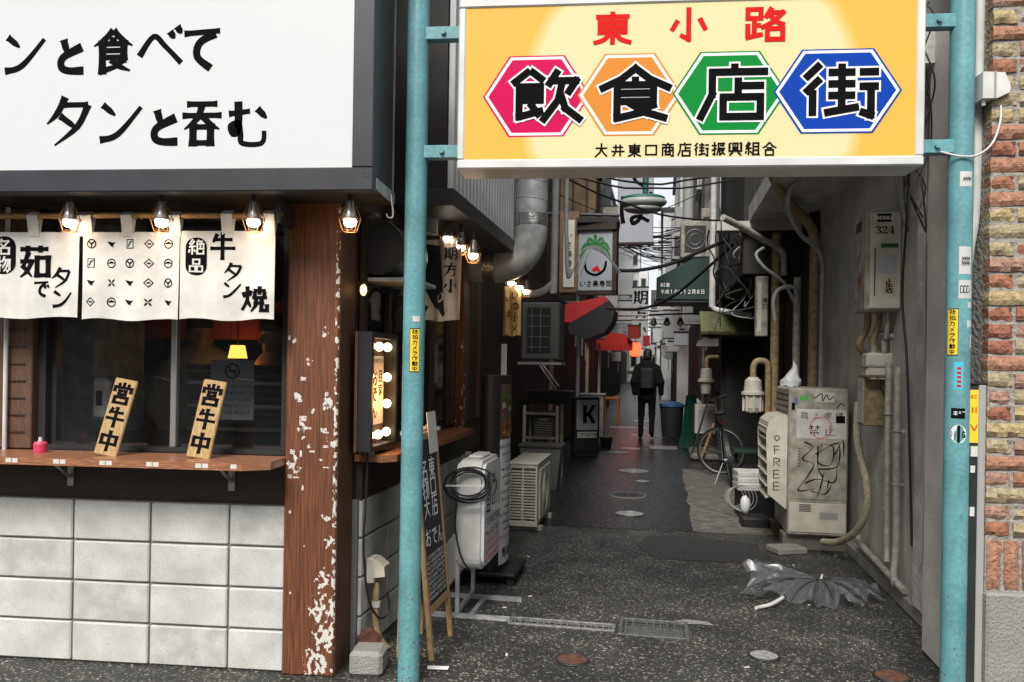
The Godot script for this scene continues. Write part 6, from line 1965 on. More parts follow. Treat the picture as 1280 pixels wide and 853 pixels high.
func bicycle() -> void:
	var o := thing("bicycle", "black bicycle parked by the wall with its front wheel turned aside", "bicycle", ap(2.36, 0, 6.75), AR)
	# local: rear hub at origin, bike points along -z (into the alley)
	var lean := Basis(Vector3(0, 0, 1), 0.16)
	var wheel := func(c: Vector3, bs: Basis, nm: String) -> Node3D:
		var w := Node3D.new()
		w.name = nm
		o.add_child(w, true)
		w.transform = Transform3D(bs, c)
		put(MB.new().ring(Vector3.ZERO, Vector3.RIGHT, 0.325, 0.018, 40, 8), "tyre", M.rubber, w)
		put(MB.new().ring(Vector3.ZERO, Vector3.RIGHT, 0.302, 0.009, 40, 6), "rim", M.alu, w)
		var sp := MB.new()
		for k in 24:
			var a := TAU * k / 24
			var sgn := 0.02 if k % 2 else -0.02
			sp.cyl(Vector3(sgn, cos(a + 0.4) * 0.02, sin(a + 0.4) * 0.02), Vector3(0, cos(a) * 0.3, sin(a) * 0.3), 0.0012, 0.0012, 4, false)
		put(sp, "spokes", M.steel, w)
		put(MB.new().cyl(Vector3(-0.04, 0, 0), Vector3(0.04, 0, 0), 0.022, 0.022, 12), "hub", M.alu, w)
		return w
	var H := 0.343
	wheel.call(lean * Vector3(0, H, 0), lean, "rear_wheel")
	var fh := lean * Vector3(0, H, -1.08)
	var turn := lean * Basis(Vector3.UP, 1.25)
	wheel.call(fh, turn, "front_wheel")
	var f := MB.new()
	f.t = Transform3D(lean, Vector3.ZERO)
	var bb := Vector3(0, 0.29, -0.42)
	var st := Vector3(0, 0.78, -0.24)
	var hd := Vector3(0, 0.88, -0.84)
	var hl := Vector3(0, 0.7, -0.89)
	f.tube([bb, st], 0.016, 8).tube([st + Vector3(0, -0.06, 0), hd], 0.016, 8).tube([bb, hl], 0.019, 8).tube([hd + Vector3(0, 0.03, 0), hl], 0.02, 8)
	for x in [-0.06, 0.06]:
		f.tube([bb + Vector3(x * 0.3, 0, 0), Vector3(x, H, 0)], 0.009, 6)
		f.tube([st + Vector3(x * 0.3, -0.05, 0), Vector3(x, H, 0)], 0.008, 6)
	put(f, "frame", mat(0.02, 0.022, 0.028, 0.3, {"coat": 0.5}), o)
	var fk := MB.new()
	var top := lean * hl
	for x in [-0.05, 0.05]:
		fk.tube([top + turn * Vector3(x, -0.02, 0), fh + turn * Vector3(x, 0.02, 0)], 0.011, 6)
	put(fk, "fork", M.alu, o)
	var ht := lean * (hd + Vector3(0, 0.03, 0))
	put(MB.new().tube([ht, ht + lean * Vector3(0, 0.14, 0.01)], 0.013, 8), "stem", M.steel, o)
	var hc := ht + lean * Vector3(0, 0.14, 0.01)
	var hb := put(MB.new().tube(smooth([hc + turn * Vector3(-0.28, 0.05, 0.12), hc + turn * Vector3(-0.2, 0.04, 0.02), hc, hc + turn * Vector3(0.2, 0.04, 0.02), hc + turn * Vector3(0.28, 0.05, 0.12)], 4), 0.011, 8), "handlebar", M.steel, o)
	for x in [-1.0, 1.0]:
		put(MB.new().cyl(hc + turn * Vector3(x * 0.22, 0.042, 0.04), hc + turn * Vector3(x * 0.285, 0.05, 0.125), 0.017, 0.017, 8), "grip", M.rubber, hb)
		put(MB.new().tube([hc + turn * Vector3(x * 0.2, 0.03, 0.0), hc + turn * Vector3(x * 0.27, 0.02, 0.06)], 0.005, 5), "brake_lever", M.steel, hb)
	put(MB.new().tube([lean * st, lean * (st + Vector3(0, 0.12, 0.04))], 0.013, 8), "seat_post", M.steel, o)
	var sd := MB.new()
	sd.t = Transform3D(lean, lean * (st + Vector3(0, 0.15, 0.05)))
	sd.ball(Vector3(0, 0, 0.06), Vector3(0.085, 0.03, 0.09), 14).ball(Vector3(0, 0.003, -0.06), Vector3(0.035, 0.025, 0.13), 12)
	put(sd, "saddle", M.rubber, o)
	put(MB.new().ball(lean * (st + Vector3(0, 0.04, 0.05)), Vector3(0.025, 0.025, 0.012), 10), "reflector", mat(0.5, 0.02, 0.01, 0.2), o)
	var mg := MB.new()
	mg.t = Transform3D(lean, Vector3(0, 0, 0))
	for k in 12:
		var a := -0.5 + 2.2 * k / 12.0
		var c := -0.5 + 2.2 * (k + 1) / 12.0
		mg.quad(Vector3(-0.025, H + cos(a) * 0.365, sin(a) * 0.365), Vector3(0.025, H + cos(a) * 0.365, sin(a) * 0.365), Vector3(0.025, H + cos(c) * 0.365, sin(c) * 0.365), Vector3(-0.025, H + cos(c) * 0.365, sin(c) * 0.365), Vector3(0, cos(a), sin(a)))
	put(mg, "mudguard", M.black, o)
	put(MB.new().ring(lean * bb, lean * Vector3.RIGHT, 0.085, 0.006, 24, 6), "chainring", M.steel, o)
	for q in [[0.09, 0.12], [-0.09, -0.12]]:
		put(MB.new().bar(lean * (bb + Vector3(q[0] * 0.6, 0, 0)), lean * (bb + Vector3(q[0], -q[1] * 0.9, q[1])), 0.014, 0.02).span(-0.001, 0.001, 0.28, 0.281, -0.421, -0.42), "crank", M.steel, o)
		put(MB.new().box(lean * (bb + Vector3(q[0] * 1.45, -q[1] * 0.9, q[1])), Vector3(0.09, 0.02, 0.06), 0.005), "pedal", M.rubber, o)
	put(MB.new().tube([lean * Vector3(-0.05, 0.29, -0.2), Vector3(-0.2, 0.005, -0.12)], 0.009, 6), "kickstand", M.steel, o)

# ---------- ground hardware and the broken umbrella
func street_things() -> void:
	# drain gratings
	for q in [[0.62, 1.235, 0.9, 1.03, 18, 3, "long narrow steel drain grating across the alley mouth", 0.02], [1.255, 1.645, 0.86, 1.16, 10, 7, "square dark iron drain grating beside the narrow one", 0.0]]:
		var o := thing("drain_grating", q[6], "grating", ap(q[0], 0, q[2]), AR)
		var gm: Material = M.grate if q[7] > 0 else M.grate_dark
		var w: float = q[1] - q[0]
		var h: float = q[3] - q[2]
		var pit := MB.new()
		pit.quad(Vector3(0, -0.35, 0), Vector3(w, -0.35, 0), Vector3(w, -0.35, -h), Vector3(0, -0.35, -h), Vector3.UP)
		pit.quad(Vector3(0, -0.35, 0), Vector3(w, -0.35, 0), Vector3(w, 0, 0), Vector3(0, 0, 0), Vector3(0, 0, -1))
		pit.quad(Vector3(0, -0.35, -h), Vector3(w, -0.35, -h), Vector3(w, 0, -h), Vector3(0, 0, -h), Vector3(0, 0, 1))
		pit.quad(Vector3(0, -0.35, 0), Vector3(0, -0.35, -h), Vector3(0, 0, -h), Vector3(0, 0, 0), Vector3(1, 0, 0))
		pit.quad(Vector3(w, -0.35, 0), Vector3(w, -0.35, -h), Vector3(w, 0, -h), Vector3(w, 0, 0), Vector3(-1, 0, 0))
		put(pit, "pit", M.concrete, o)
		put(MB.new().span(0, w, -0.014, 0.008, -0.02, 0.0, 0.002).span(0, w, -0.014, 0.008, -h, -h + 0.02, 0.002).span(0, 0.02, -0.014, 0.0085, -h + 0.02, -0.02).span(w - 0.02, w, -0.014, 0.0085, -h + 0.02, -0.02), "frame", gm, o)
		for k in range(1, q[4]):
			put(MB.new().span(w * k / q[4] - 0.004, w * k / q[4] + 0.004, -0.003, 0.005, -h + 0.02, -0.02), "bar", gm, o)
		for k in range(1, q[5]):
			put(MB.new().span(0.02, w - 0.02, -0.003, 0.003, -h * k / q[5] - 0.003, -h * k / q[5] + 0.003), "cross_bar", gm, o)
	solo("gutter_bar", "flat steel gutter strip left of the narrow drain grating", "strip", MB.new().span(-0.18, 0.18, 0.0, 0.012, -0.025, 0.025, 0.003), M.iron_pale, ap(0.43, 0.001, 0.95), AR)
	solo("mortar_patch", "pale smear of mortar beside the square grating", "patch", sheet([0.0, 0.0, 0.1, 0.03, 0.2, 0.02, 0.16, 0.09, 0.04, 0.1, -0.03, 0.06], 0.003), M.concrete, ap(1.6, 0, 1.12), AR)
	var mh := [[2.019, 0.7, 0.07, M.iron_pale, "small pale round cover in front of the umbrella"], [1.048, 0.418, 0.075, M.rust, "small rusty round cover near the drain gratings"], [2.6, 0.55, 0.075, M.rust, "small rusty round cover near the stickered pole"], [1.176, 4.55, 0.14, M.iron_pale, "pale round manhole cover on the dark alley road, nearer"], [1.113, 5.72, 0.2, M.iron, "round manhole cover with wet gleam painted as pale ring on the alley road"], [1.1, 7.9, 0.22, M.iron_pale, "pale round manhole cover farther along the alley road"], [0.75, 10.3, 0.2, M.iron_pale, "pale round cover beside the lettered stand sign"], [1.25, 6.9, 0.09, M.iron_pale, "tiny pale round cover between two manholes in alley"]]
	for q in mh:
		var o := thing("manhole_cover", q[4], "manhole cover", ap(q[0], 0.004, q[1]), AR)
		var r: float = q[2]
		put(MB.new().lathe(Vector3.ZERO, [Vector2(r + 0.012, 0.0), Vector2(r + 0.01, 0.006), Vector2(r + 0.001, 0.006), Vector2(r, 0.003)], 28), "rim", M.iron if q[3] != M.iron else M.concrete, o)  # concrete rim on the dark cover paints in a bright wet reflection
		put(MB.new().lathe(Vector3.ZERO, [Vector2(r, 0.004), Vector2(r * 0.8, 0.005), Vector2(0, 0.005)], 28), "lid", q[3], o)
		if r > 0.1:
			for k in 3:
				put(MB.new().ring(Vector3(0, 0.006, 0), Vector3.UP, r * (0.25 + 0.25 * k), 0.004, 24, 4), "ridge", q[3], o)
	var pl := [[1.52, 11.4, 0.5, 0.55, "pale square metal plate on the road beside the walker"], [0.95, 11.0, 0.34, 0.3, "small pale metal plate on the road left of walker"], [1.15, 13.9, 0.6, 0.35, "pale oblong metal plate on the road beyond the walker"], [0.7, 16.0, 0.9, 0.3, "long pale metal plate across the road far along"], [1.0, 18.5, 0.5, 0.5, "farthest pale metal plate on the alley road"]]
	for q in pl:
		solo("road_plate", q[4], "plate", MB.new().box(Vector3(0, 0.004, 0), Vector3(q[2], 0.008, q[3]), 0.002), M.iron_pale, ap(q[0], 0.004, q[1]), AR)
	var leaf := sheet([0.0, 0.0, 0.03, 0.012, 0.055, 0.005, 0.03, 0.03, 0.012, 0.024], 0.006)
	solo("fallen_leaf", "small orange fallen leaf on the asphalt near the picture foot", "leaf", leaf, mat(0.5, 0.2, 0.04, 0.7), ap(2.25, 0, 0.36), AR)
	var lr := RandomNumberGenerator.new()
	lr.seed = 19
	for k in 12:
		var q := Vector2([0.3, 2.85, 2.7, 0.5, 1.9, 2.4][k % 6] + lr.randf() * 0.25, lr.randf_range(0.3, 3.2))
		solo("litter_scrap", "tiny pale scrap of litter on the asphalt", "litter", MB.new().box(Vector3(0, 0.004, 0), Vector3(lr.randf_range(0.012, 0.035), 0.006, lr.randf_range(0.006, 0.015)), 0.001), M.paper, ap(q.x, 0.001, q.y), lr.randf() * 3.0, "scraps of litter")
	umbrella()

func umbrella() -> void:
	var o := thing("broken_umbrella", "crumpled clear vinyl umbrella lying broken on the ground", "umbrella", ap(2.53, 0.0, 1.98), AR)
	var hub := Vector3(0, 0.1, 0)
	var tips := []
	var ang := [-2.55, -2.2, -1.85, -1.5, -1.15, -0.8, -0.45, 0.1, 2.7, 3.05, 3.4]
	# directions on the ground: angle 0 = +x, -90 degrees = towards the street
	var rad := [0.6, 0.42, 0.43, 0.38, 0.42, 0.36, 0.4, 0.46, 0.42, 0.5, 0.56]
	var hts := [0.05, 0.012, 0.07, 0.012, 0.05, 0.012, 0.06, 0.015, 0.11, 0.17, 0.02]
	for k in ang.size():
		tips.append(Vector3(cos(ang[k]) * rad[k], hts[k], -sin(ang[k]) * rad[k]))
	for k in ang.size():
		var nk := (k + 1) % ang.size()
		var a: Vector3 = tips[k]
		var b: Vector3 = tips[nk]
		if k == 7:
			continue
		var mb := MB.new()
		var n := 12
		var gr := []
		for i in n + 1:
			var t := float(i) / n
			var row := []
			for j in 7:
				var u := j / 6.0
				var p := hub.lerp(a.lerp(b, u), t)
				var sag := sin(PI * u) * t
				p.y = maxf(0.006, p.y + 0.022 * sin(u * PI * 3.0 + k * 1.7) * t + 0.014 * sin(p.x * 61.0 + p.z * 37.0) * t + sag * (0.055 * sin(k * 2.3 + 1.0) - 0.01) + 0.03 * sin(t * PI) + 0.012 * sin(t * 17.0 + u * 9.0 + k * 2.0) * t)
				p -= (a.lerp(b, u) - hub) * 0.16 * sag * t
				row.append(p)
			gr.append(row)
		for i in n:
			for j in 6:
				var nn := []
				for e in [[i, j], [i, j + 1], [i + 1, j + 1], [i + 1, j]]:
					var du: Vector3 = gr[e[0]][mini(e[1] + 1, 6)] - gr[e[0]][maxi(e[1] - 1, 0)]
					var dv: Vector3 = gr[mini(e[0] + 1, n)][e[1]] - gr[maxi(e[0] - 1, 0)][e[1]]
					var q := du.cross(dv)
					q = q if q.length() > 1e-9 else Vector3.UP
					nn.append((q if q.y >= 0.0 else -q).normalized())
				mb.tri3(gr[i][j], gr[i][j + 1], gr[i + 1][j + 1], nn[0], nn[1], nn[2])
				mb.tri3(gr[i][j], gr[i + 1][j + 1], gr[i + 1][j], nn[0], nn[2], nn[3])
		put(mb, "canopy_panel", M.vinyl, o)
	for k in ang.size():
		var m: Vector3 = hub.lerp(tips[k], 0.55) + Vector3(0, 0.05, 0)
		put(MB.new().tube(smooth([hub, m, tips[k]], 5), 0.0028, 5), "rib", M.dark_metal, o)
	put(MB.new().tube([hub, Vector3(-0.28, 0.05, 0.32)], 0.005, 6), "shaft", M.steel, o)
	put(MB.new().tube(smooth([Vector3(-0.28, 0.05, 0.32), Vector3(-0.36, 0.025, 0.4), Vector3(-0.43, 0.015, 0.44), Vector3(-0.46, 0.015, 0.47)], 5), 0.012, 8), "handle", M.white_plastic, o)
	put(MB.new().cyl(hub + Vector3(0, -0.02, 0), hub + Vector3(0.02, 0.03, -0.02), 0.012, 0.006, 8), "ferrule", M.white_plastic, o)

# ---------- farther along the alley
func row_house(label: String, side: float, s: float, d0: float, d1: float, h: float, m: Material, wins: Array) -> Node3D:
	var o := thing("alley_building", label, "building", ap(s, 0, d0), AR)
	var b := AL(o)
	b.span(s, s + side * 3.0, 0, h, -d1, -d0)
	put(b, "wall", m, o)
	put(AL(o).span(s - side * 0.12, s + side * 3.0, h, h + 0.15, -d1, -d0 + 0.1), "roof", M.dark_metal, o)
	put(AL(o).span(s, s - side * 0.06, 0.05, 2.7, -d1 + 0.1, -d0 - 0.1), "shopfront", M.brown_dark if side < 0 else M.wall_dark, o)
	for w in wins:
		var f := put(AL(o).span(s - side * 0.05, s + side * 0.02, w[1], w[1] + w[3], -w[0] - w[2], -w[0], 0.008), "window", M.alu, o)
		put(AL(o).span(s - side * 0.056, s - side * 0.051, w[1] + 0.05, w[1] + w[3] - 0.05, -w[0] - w[2] + 0.05, -w[0] - 0.05), "pane", M.dark_glass, f)
		put(AL(o).span(s - side * 0.12, s, w[1] - 0.05, w[1] - 0.005, -w[0] - w[2] - 0.05, -w[0] + 0.05), "sill", M.alu, f)
	return o

func hanging_sign(label: String, s0: float, s1: float, y0: float, y1: float, d: float, m: Material, text: String, size: float, ink: Material, brush := 0.8) -> Node3D:
	var o := thing("hanging_sign", label, "sign", ap((s0 + s1) * 0.5, y0, d), AR)
	var w := (s1 - s0) * 0.5
	var h := y1 - y0
	put(MB.new().span(-w, w, 0, h, -0.12, 0.0, 0.01), "box", m, o)
	put(MB.new().span(-w - 0.015, w + 0.015, -0.015, 0.015, -0.13, 0.012).span(-w - 0.015, w + 0.015, h - 0.015, h + 0.015, -0.13, 0.012), "rail", M.dark_metal, o)
	var b := MB.new()
	line_of(b, text, 0.0, h - size * 0.7, Vector2(0, -size * 1.12), size, size * 0.12, 0.003, brush)
	if text:
		put(b, "lettering", ink, o)
	return o

func far_alley() -> void:
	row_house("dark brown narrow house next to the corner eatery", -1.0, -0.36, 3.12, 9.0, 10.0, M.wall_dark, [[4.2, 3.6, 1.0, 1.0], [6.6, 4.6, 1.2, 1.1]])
	row_house("tan alley house behind the sushi sign", -1.0, -0.4, 9.0, 16.0, 11.0, M.wall_tan, [[10.0, 3.6, 1.2, 1.2], [12.6, 3.6, 1.2, 1.2], [11.0, 5.6, 1.2, 1.2]])
	row_house("grey alley house behind the red tent and lantern", -1.0, -0.45, 16.0, 26.0, 9.5, M.wall_grey, [[17.0, 3.4, 1.4, 1.2], [20.0, 3.4, 1.4, 1.2], [23.0, 3.4, 1.4, 1.2]])
	row_house("pale alley house farther along on the lantern side", -1.0, -0.85, 26.0, 42.0, 9.0, M.wall_pale, [[27.5, 3.4, 1.6, 1.4], [31.0, 3.4, 1.6, 1.4], [28.5, 6.0, 1.6, 1.4], [33.0, 6.0, 1.6, 1.4]])
	row_house("farthest pale house on the lantern side of the alley", -1.0, -1.7, 42.0, 70.0, 10.0, M.wall_pale, [[44.0, 3.4, 2.0, 1.4], [50.0, 3.4, 2.0, 1.4]])
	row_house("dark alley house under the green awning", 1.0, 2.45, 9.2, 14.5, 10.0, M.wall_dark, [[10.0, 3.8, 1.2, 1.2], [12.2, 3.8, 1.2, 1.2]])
	row_house("grey alley house behind the bin and green net", 1.0, 2.35, 14.5, 22.0, 10.5, M.wall_grey, [[15.2, 3.4, 1.4, 1.2], [18.4, 3.4, 1.4, 1.2], [16.0, 5.8, 1.4, 1.2]])
	row_house("pale alley house beyond the blue-lidded bin", 1.0, 1.95, 22.0, 33.0, 9.2, M.wall_pale, [[23.0, 3.2, 1.4, 1.3], [26.0, 3.2, 1.4, 1.3], [29.0, 3.2, 1.4, 1.3], [24.0, 5.6, 1.4, 1.3]])
	row_house("farthest pale house opposite the lantern side", 1.0, 1.45, 33.0, 70.0, 8.5, M.wall_pale, [[35.0, 3.2, 2.0, 1.4], [40.0, 3.2, 2.0, 1.4]])
	# narrow blocks closing the view, a thin gap of sky between them
	var nb := [[-7.0, -1.6, 70.5, 13.0, "cream narrow block at the alley end, farthest left", 1], [-1.6, -0.7, 73.0, 16.0, "pale grey slim block at the alley end, left of centre", 0], [-0.7, 0.1, 71.5, 10.5, "white slim block at the alley end, in the centre", 2], [0.35, 1.0, 76.0, 9.0, "low grey block at the alley end, right of centre", 3], [1.0, 7.0, 71.0, 15.0, "pale wide block at the alley end, farthest right", 0]]
	for q in nb:
		var w: float = q[1] - q[0]
		var o := thing("end_block", q[4], "building", ap(q[0], 0, q[2]), AR)
		put(MB.new().span(0, w, 0, q[3], -5, 0), "wall", [M.wall_pale, M.cream, M.white_plastic, M.wall_grey][q[5]], o)
		var cols := maxi(1, int(w / 0.75))
		cols = mini(cols, 4)
		for r in int(q[3] / 2.4):
			for c in cols:
				var x0: float = w * (c + 0.18) / cols if w < 3 else (0.5 + c * 1.1 if q[0] > 0.0 else w - 1.0 - c * 1.1)
				var ww: float = minf(0.62, w / cols * 0.64)
				var f := put(MB.new().span(x0, x0 + ww, 1.4 + r * 2.4, 2.5 + r * 2.4, 0.0, 0.06, 0.01), "window", M.alu, o)
				put(MB.new().span(x0 + 0.06, x0 + ww - 0.06, 1.48 + r * 2.4, 2.42 + r * 2.4, 0.061, 0.066), "pane", M.dark_glass, f)
			put(MB.new().span(0.02, w - 0.02, 1.0 + r * 2.4, 1.15 + r * 2.4, 0.0, 0.3, 0.01), "balcony_slab", M.cable_grey, o)
	# boards, meter boxes and brackets crowding both walls in the middle distance
	var cr := RandomNumberGenerator.new()
	cr.seed = 88
	for k in 44:
		var d := 9.5 + 0.62 * k
		var left := k % 2 == 0
		var sx := (-0.3 - 0.014 * d) if left else (2.62 - 0.026 * d)
		var y := cr.randf_range(1.7, 5.6)
		var o := thing("wall_box", "small weathered box fixed on the middle distance walls" if left else "small weathered box fixed on the right walls beyond the awning", "box", ap(sx + (0.12 if left else -0.12), y, d), AR, "boxes on the left alley walls" if left else "boxes on the right alley walls")
		var w := cr.randf_range(0.12, 0.34)
		var h := cr.randf_range(0.2, 0.75)
		put(MB.new().span(-w, w, 0, h, -0.12, 0.12, 0.012), "body", [M.white_plastic, M.cable_grey, M.cream, M.dark_metal, M.pipe_grey, M.beige][cr.randi() % 6], o)
		put(MB.new().span(-w * 0.8, w * 0.5, h * 0.15, h * 0.8, 0.121, 0.128, 0.003), "cover", [M.cable_grey, M.beige, M.dark_metal, M.white_plastic][cr.randi() % 4], o)
		put(MB.new().cyl(Vector3(w * 0.6, -0.5, 0), Vector3(w * 0.6, 0, 0), 0.018, 0.018, 8), "conduit", M.pipe_grey, o)
	# ---- left side fittings
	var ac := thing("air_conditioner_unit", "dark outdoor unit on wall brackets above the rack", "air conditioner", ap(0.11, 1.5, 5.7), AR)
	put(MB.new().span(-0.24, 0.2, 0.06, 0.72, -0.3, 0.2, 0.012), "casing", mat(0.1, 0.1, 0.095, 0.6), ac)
	put(MB.new().span(-0.18, 0.1, 0.14, 0.66, 0.201, 0.208, 0.002), "grille_frame", M.dark_metal, ac)  # dark sheet behind the bars; the shade of a recess is in its colour
	for k in 4:
		put(MB.new().span(-0.17, 0.09, 0.2 + k * 0.12, 0.206 + k * 0.12, 0.209, 0.213), "grille_bar", M.alu, ac)
	for k in 2:
		put(MB.new().span(-0.12 + k * 0.1, -0.114 + k * 0.1, 0.15, 0.65, 0.209, 0.214), "grille_bar", M.alu, ac)
	put(MB.new().span(-0.28, 0.22, 0.0, 0.03, 0.15, 0.2).span(-0.28, -0.25, 0.0, 0.03, -0.3, 0.15).span(0.19, 0.22, 0.0, 0.03, -0.3, 0.15), "bracket", M.cable_grey, ac)
	# rack
	var rk := thing("storage_rack", "cream slotted-angle storage rack standing against the left wall", "rack", ap(-0.02, 0, 6.7), AR)
	for q in [[-0.22, 0.25], [0.2, 0.25], [-0.22, -0.25], [0.2, -0.25]]:
		put(MB.new().span(q[0] - 0.02, q[0] + 0.02, 0, 0.98, q[1] - 0.02, q[1] + 0.02, 0.003), "post", M.cream, rk)
	for y in [0.18, 0.55, 0.86]:
		put(MB.new().span(-0.22, 0.2, y, y + 0.035, 0.225, 0.26, 0.003).span(-0.22, 0.2, y, y + 0.03, -0.26, -0.225, 0.003), "rail", M.cream, rk)
		put(MB.new().span(-0.2, 0.18, y + 0.005, y + 0.02, -0.225, 0.225), "shelf", M.dark_metal, rk)
	var bx := thing("louvred_box", "dark louvred appliance box on the rack's middle shelf", "box", ap(0.0, 0.572, 6.6), AR)
	put(MB.new().span(-0.13, 0.13, 0, 0.26, -0.18, 0.14, 0.01), "body", mat(0.09, 0.09, 0.088, 0.6), bx)
	for k in 6:
		put(MB.new().span(-0.11, 0.11, 0.03 + k * 0.03, 0.042 + k * 0.03, 0.141, 0.148), "louvre", M.cable_grey, bx)
	put(MB.new().span(-0.06, 0.06, 0.215, 0.245, 0.141, 0.15, 0.004), "handle", M.cable_grey, bx)
	var gb := thing("grey_bin", "grey plastic storage tub below the rack beside the beige unit", "tub", ap(0.05, 0, 5.9), AR)
	put(MB.new().prism(poly([-0.2, 0, 0.2, 0, 0.25, 0.5, -0.25, 0.5]), -0.35, 0.0), "body", mat(0.2, 0.21, 0.21, 0.6), gb)
	put(MB.new().span(-0.27, 0.27, 0.5, 0.535, -0.37, 0.02, 0.006), "lid", mat(0.12, 0.11, 0.09, 0.6), gb)
	var lid := MB.new()
	for k in 10:
		lid.span(-0.28, 0.3, 0.02 * k, 0.02 * k + 0.012, -0.35 + 0.05 * k, -0.02 + 0.05 * k)
	solo("stacked_sheets", "stack of dark corrugated sheets resting on top of rack", "sheets", lid, mat(0.05, 0.05, 0.052, 0.5), ap(0.02, 0.985, 6.75), AR + 0.2)
	solo("leaning_poles", "pair of thin grey poles leaning over the rack", "poles", MB.new().cyl(Vector3(-0.14, 0.3, 0), Vector3(0.08, 0.0, 0.05), 0.012, 0.012, 8).cyl(Vector3(-0.11, 0.32, 0), Vector3(0.12, 0.03, 0.05), 0.012, 0.012, 8), M.cable_grey, ap(0.05, 1.19, 6.7), AR)
	# lettered stand sign
	var ks := thing("letter_sign", "black framed stand sign with a large letter K", "sign", ap(0.24, 0, 9.6), AR + 0.45)
	put(MB.new().span(-0.22, 0.22, 0.05, 0.98, -0.1, 0.1, 0.015), "frame", M.black, ks)
	put(MB.new().span(-0.185, 0.185, 0.44, 0.93, 0.101, 0.106), "face", mat(0.35, 0.38, 0.43, 0.35), ks)
	put(MB.new().span(-0.17, 0.17, 0.31, 0.41, 0.101, 0.106), "plate", mat(0.5, 0.5, 0.5, 0.5), ks)
	latin("K", 0.3, M.ink, ks, Vector3(0.02, 0.69, 0.108))
	var kd := MB.new()
	dashes(kd, -0.15, 0.15, 0.36, 0.06, 0.107, 7)
	put(kd, "print", M.ink, ks)
	put(MB.new().span(-0.2, 0.2, 0, 0.05, -0.14, 0.14, 0.01), "base", M.black, ks)
	var wb := thing("white_cupboard", "low white cupboard behind the letter K stand sign", "cupboard", ap(0.22, 0, 11.3), AR)
	put(MB.new().span(-0.22, 0.22, 0.05, 0.95, -0.25, 0.25, 0.012), "body", M.white_plastic, wb)
	put(MB.new().span(-0.24, 0.24, 0.95, 0.98, -0.27, 0.27, 0.008), "top", M.white_plastic, wb)
	solo("plant_pot", "small black plant pot on the ground beside the white cupboard", "pot", MB.new().lathe(Vector3.ZERO, [Vector2(0, 0.01), Vector2(0.09, 0.01), Vector2(0.12, 0.2), Vector2(0.1, 0.2), Vector2(0.0, 0.18)], 14), M.black, ap(0.5, 0, 11.0))
	var st := thing("orange_stool", "orange wooden stool farther along the left side", "stool", ap(0.2, 0, 17.5), AR)
	put(MB.new().span(-0.2, 0.2, 0.62, 0.68, -0.2, 0.2, 0.01), "seat", mat(0.45, 0.16, 0.03, 0.5), st)
	for q in [[-0.17, -0.17], [0.17, -0.17], [0.17, 0.17], [-0.17, 0.17]]:
		put(MB.new().span(q[0] - 0.03, q[0] + 0.03, 0, 0.62, q[1] - 0.03, q[1] + 0.03, 0.004), "leg", mat(0.4, 0.13, 0.03, 0.5), st)
	# sushi sign box
	var sg := thing("sushi_sign", "boxed sushi shop sign with green leaves and black writing", "sign", ap(0.62, 2.35, 5.7), AR)
	put(MB.new().span(-0.35, -0.12, 0.0, 0.95, -0.3, 0.0, 0.006), "side_board", mat(0.26, 0.16, 0.085, 0.6, {"tex": T.wood, "scale": Vector3(9, 0.7, 9)}), sg)
	put(MB.new().span(-0.3, -0.17, 0.06, 0.85, 0.001, 0.012, 0.003), "strip_panel", M.paper, sg)
	var sv := MB.new()
	line_of(sv, "いさ美寿司", -0.235, 0.66, Vector2(0, -0.105), 0.085, 0.01, 0.0135, 0.7)
	var face := MB.new()
	put(sv, "lettering", M.ink, sg)
	var fc := Transform3D(Basis(Vector3.UP, -0.12), Vector3(-0.12, 0, 0.0))
	var fb := MB.new()
	fb.t = fc
	fb.span(0.0, 0.42, 0.02, 0.72, -0.1, 0.02, 0.004)
	put(fb, "panel", mat(0.33, 0.36, 0.4, 0.45), sg)
	var fr := MB.new()
	fr.t = fc
	fr.span(0.4, 0.45, -0.02, 0.76, -0.11, 0.03).span(-0.02, 0.45, 0.72, 0.8, -0.14, 0.06).span(-0.02, 0.45, -0.03, 0.02, -0.11, 0.03)
	put(fr, "frame", M.brown_dark, sg)
	var lv := MB.new()
	lv.t = fc
	for k in 7:
		var a := PI * (-0.06 + 0.187 * k)
		var c := Vector2(0.2, 0.53)
		var e := c + Vector2(cos(a) * 0.19, sin(a) * 0.15 - 0.07 * absf(cos(a)))
		lv.stroke(smooth([c, c.lerp(e, 0.35) + Vector2(0, 0.035), c.lerp(e, 0.7) + Vector2(0, 0.03), e + Vector2(0, -0.05)], 3), [0.01, 0.018, 0.026, 0.034, 0.038, 0.038, 0.034, 0.028, 0.016, 0.003], 0.022 + k * 0.0003)
	put(lv, "leaf_print", mat(0.02, 0.17, 0.04, 0.5), sg)
	var sp := MB.new()
	sp.t = fc
	sp.stroke(smooth([Vector2(0.08, 0.34), Vector2(0.1, 0.25), Vector2(0.2, 0.2), Vector2(0.3, 0.25), Vector2(0.33, 0.36)], 4), [0.02, 0.025, 0.03, 0.03, 0.03, 0.03, 0.03, 0.03, 0.03, 0.03, 0.03, 0.03, 0.03, 0.03, 0.03, 0.025, 0.02], 0.0225)
	line_of(sp, "いさ美寿司", 0.055, 0.1, Vector2(0.077, 0), 0.075, 0.01, 0.0225, 0.5)
	put(sp, "lettering", M.ink, sg)
	var rs := MB.new()
	rs.t = fc
	rs.stroke([Vector2(0.17, 0.25), Vector2(0.22, 0.28), Vector2(0.26, 0.24)], [0.03, 0.05, 0.02], 0.024)
	put(rs, "red_print", M.red_ink, sg)
	put(MB.new().span(-0.14, 0.34, 0.8, 0.86, -0.3, 0.1, 0.004), "cap", M.black, sg)
	pipe("sign_bar", "black steel bar bracing the sushi sign to the wall", [[-0.2, 3.35, 6.0], [0.95, 3.3, 6.0]], 0.02, M.dark_metal, 1, "bar")
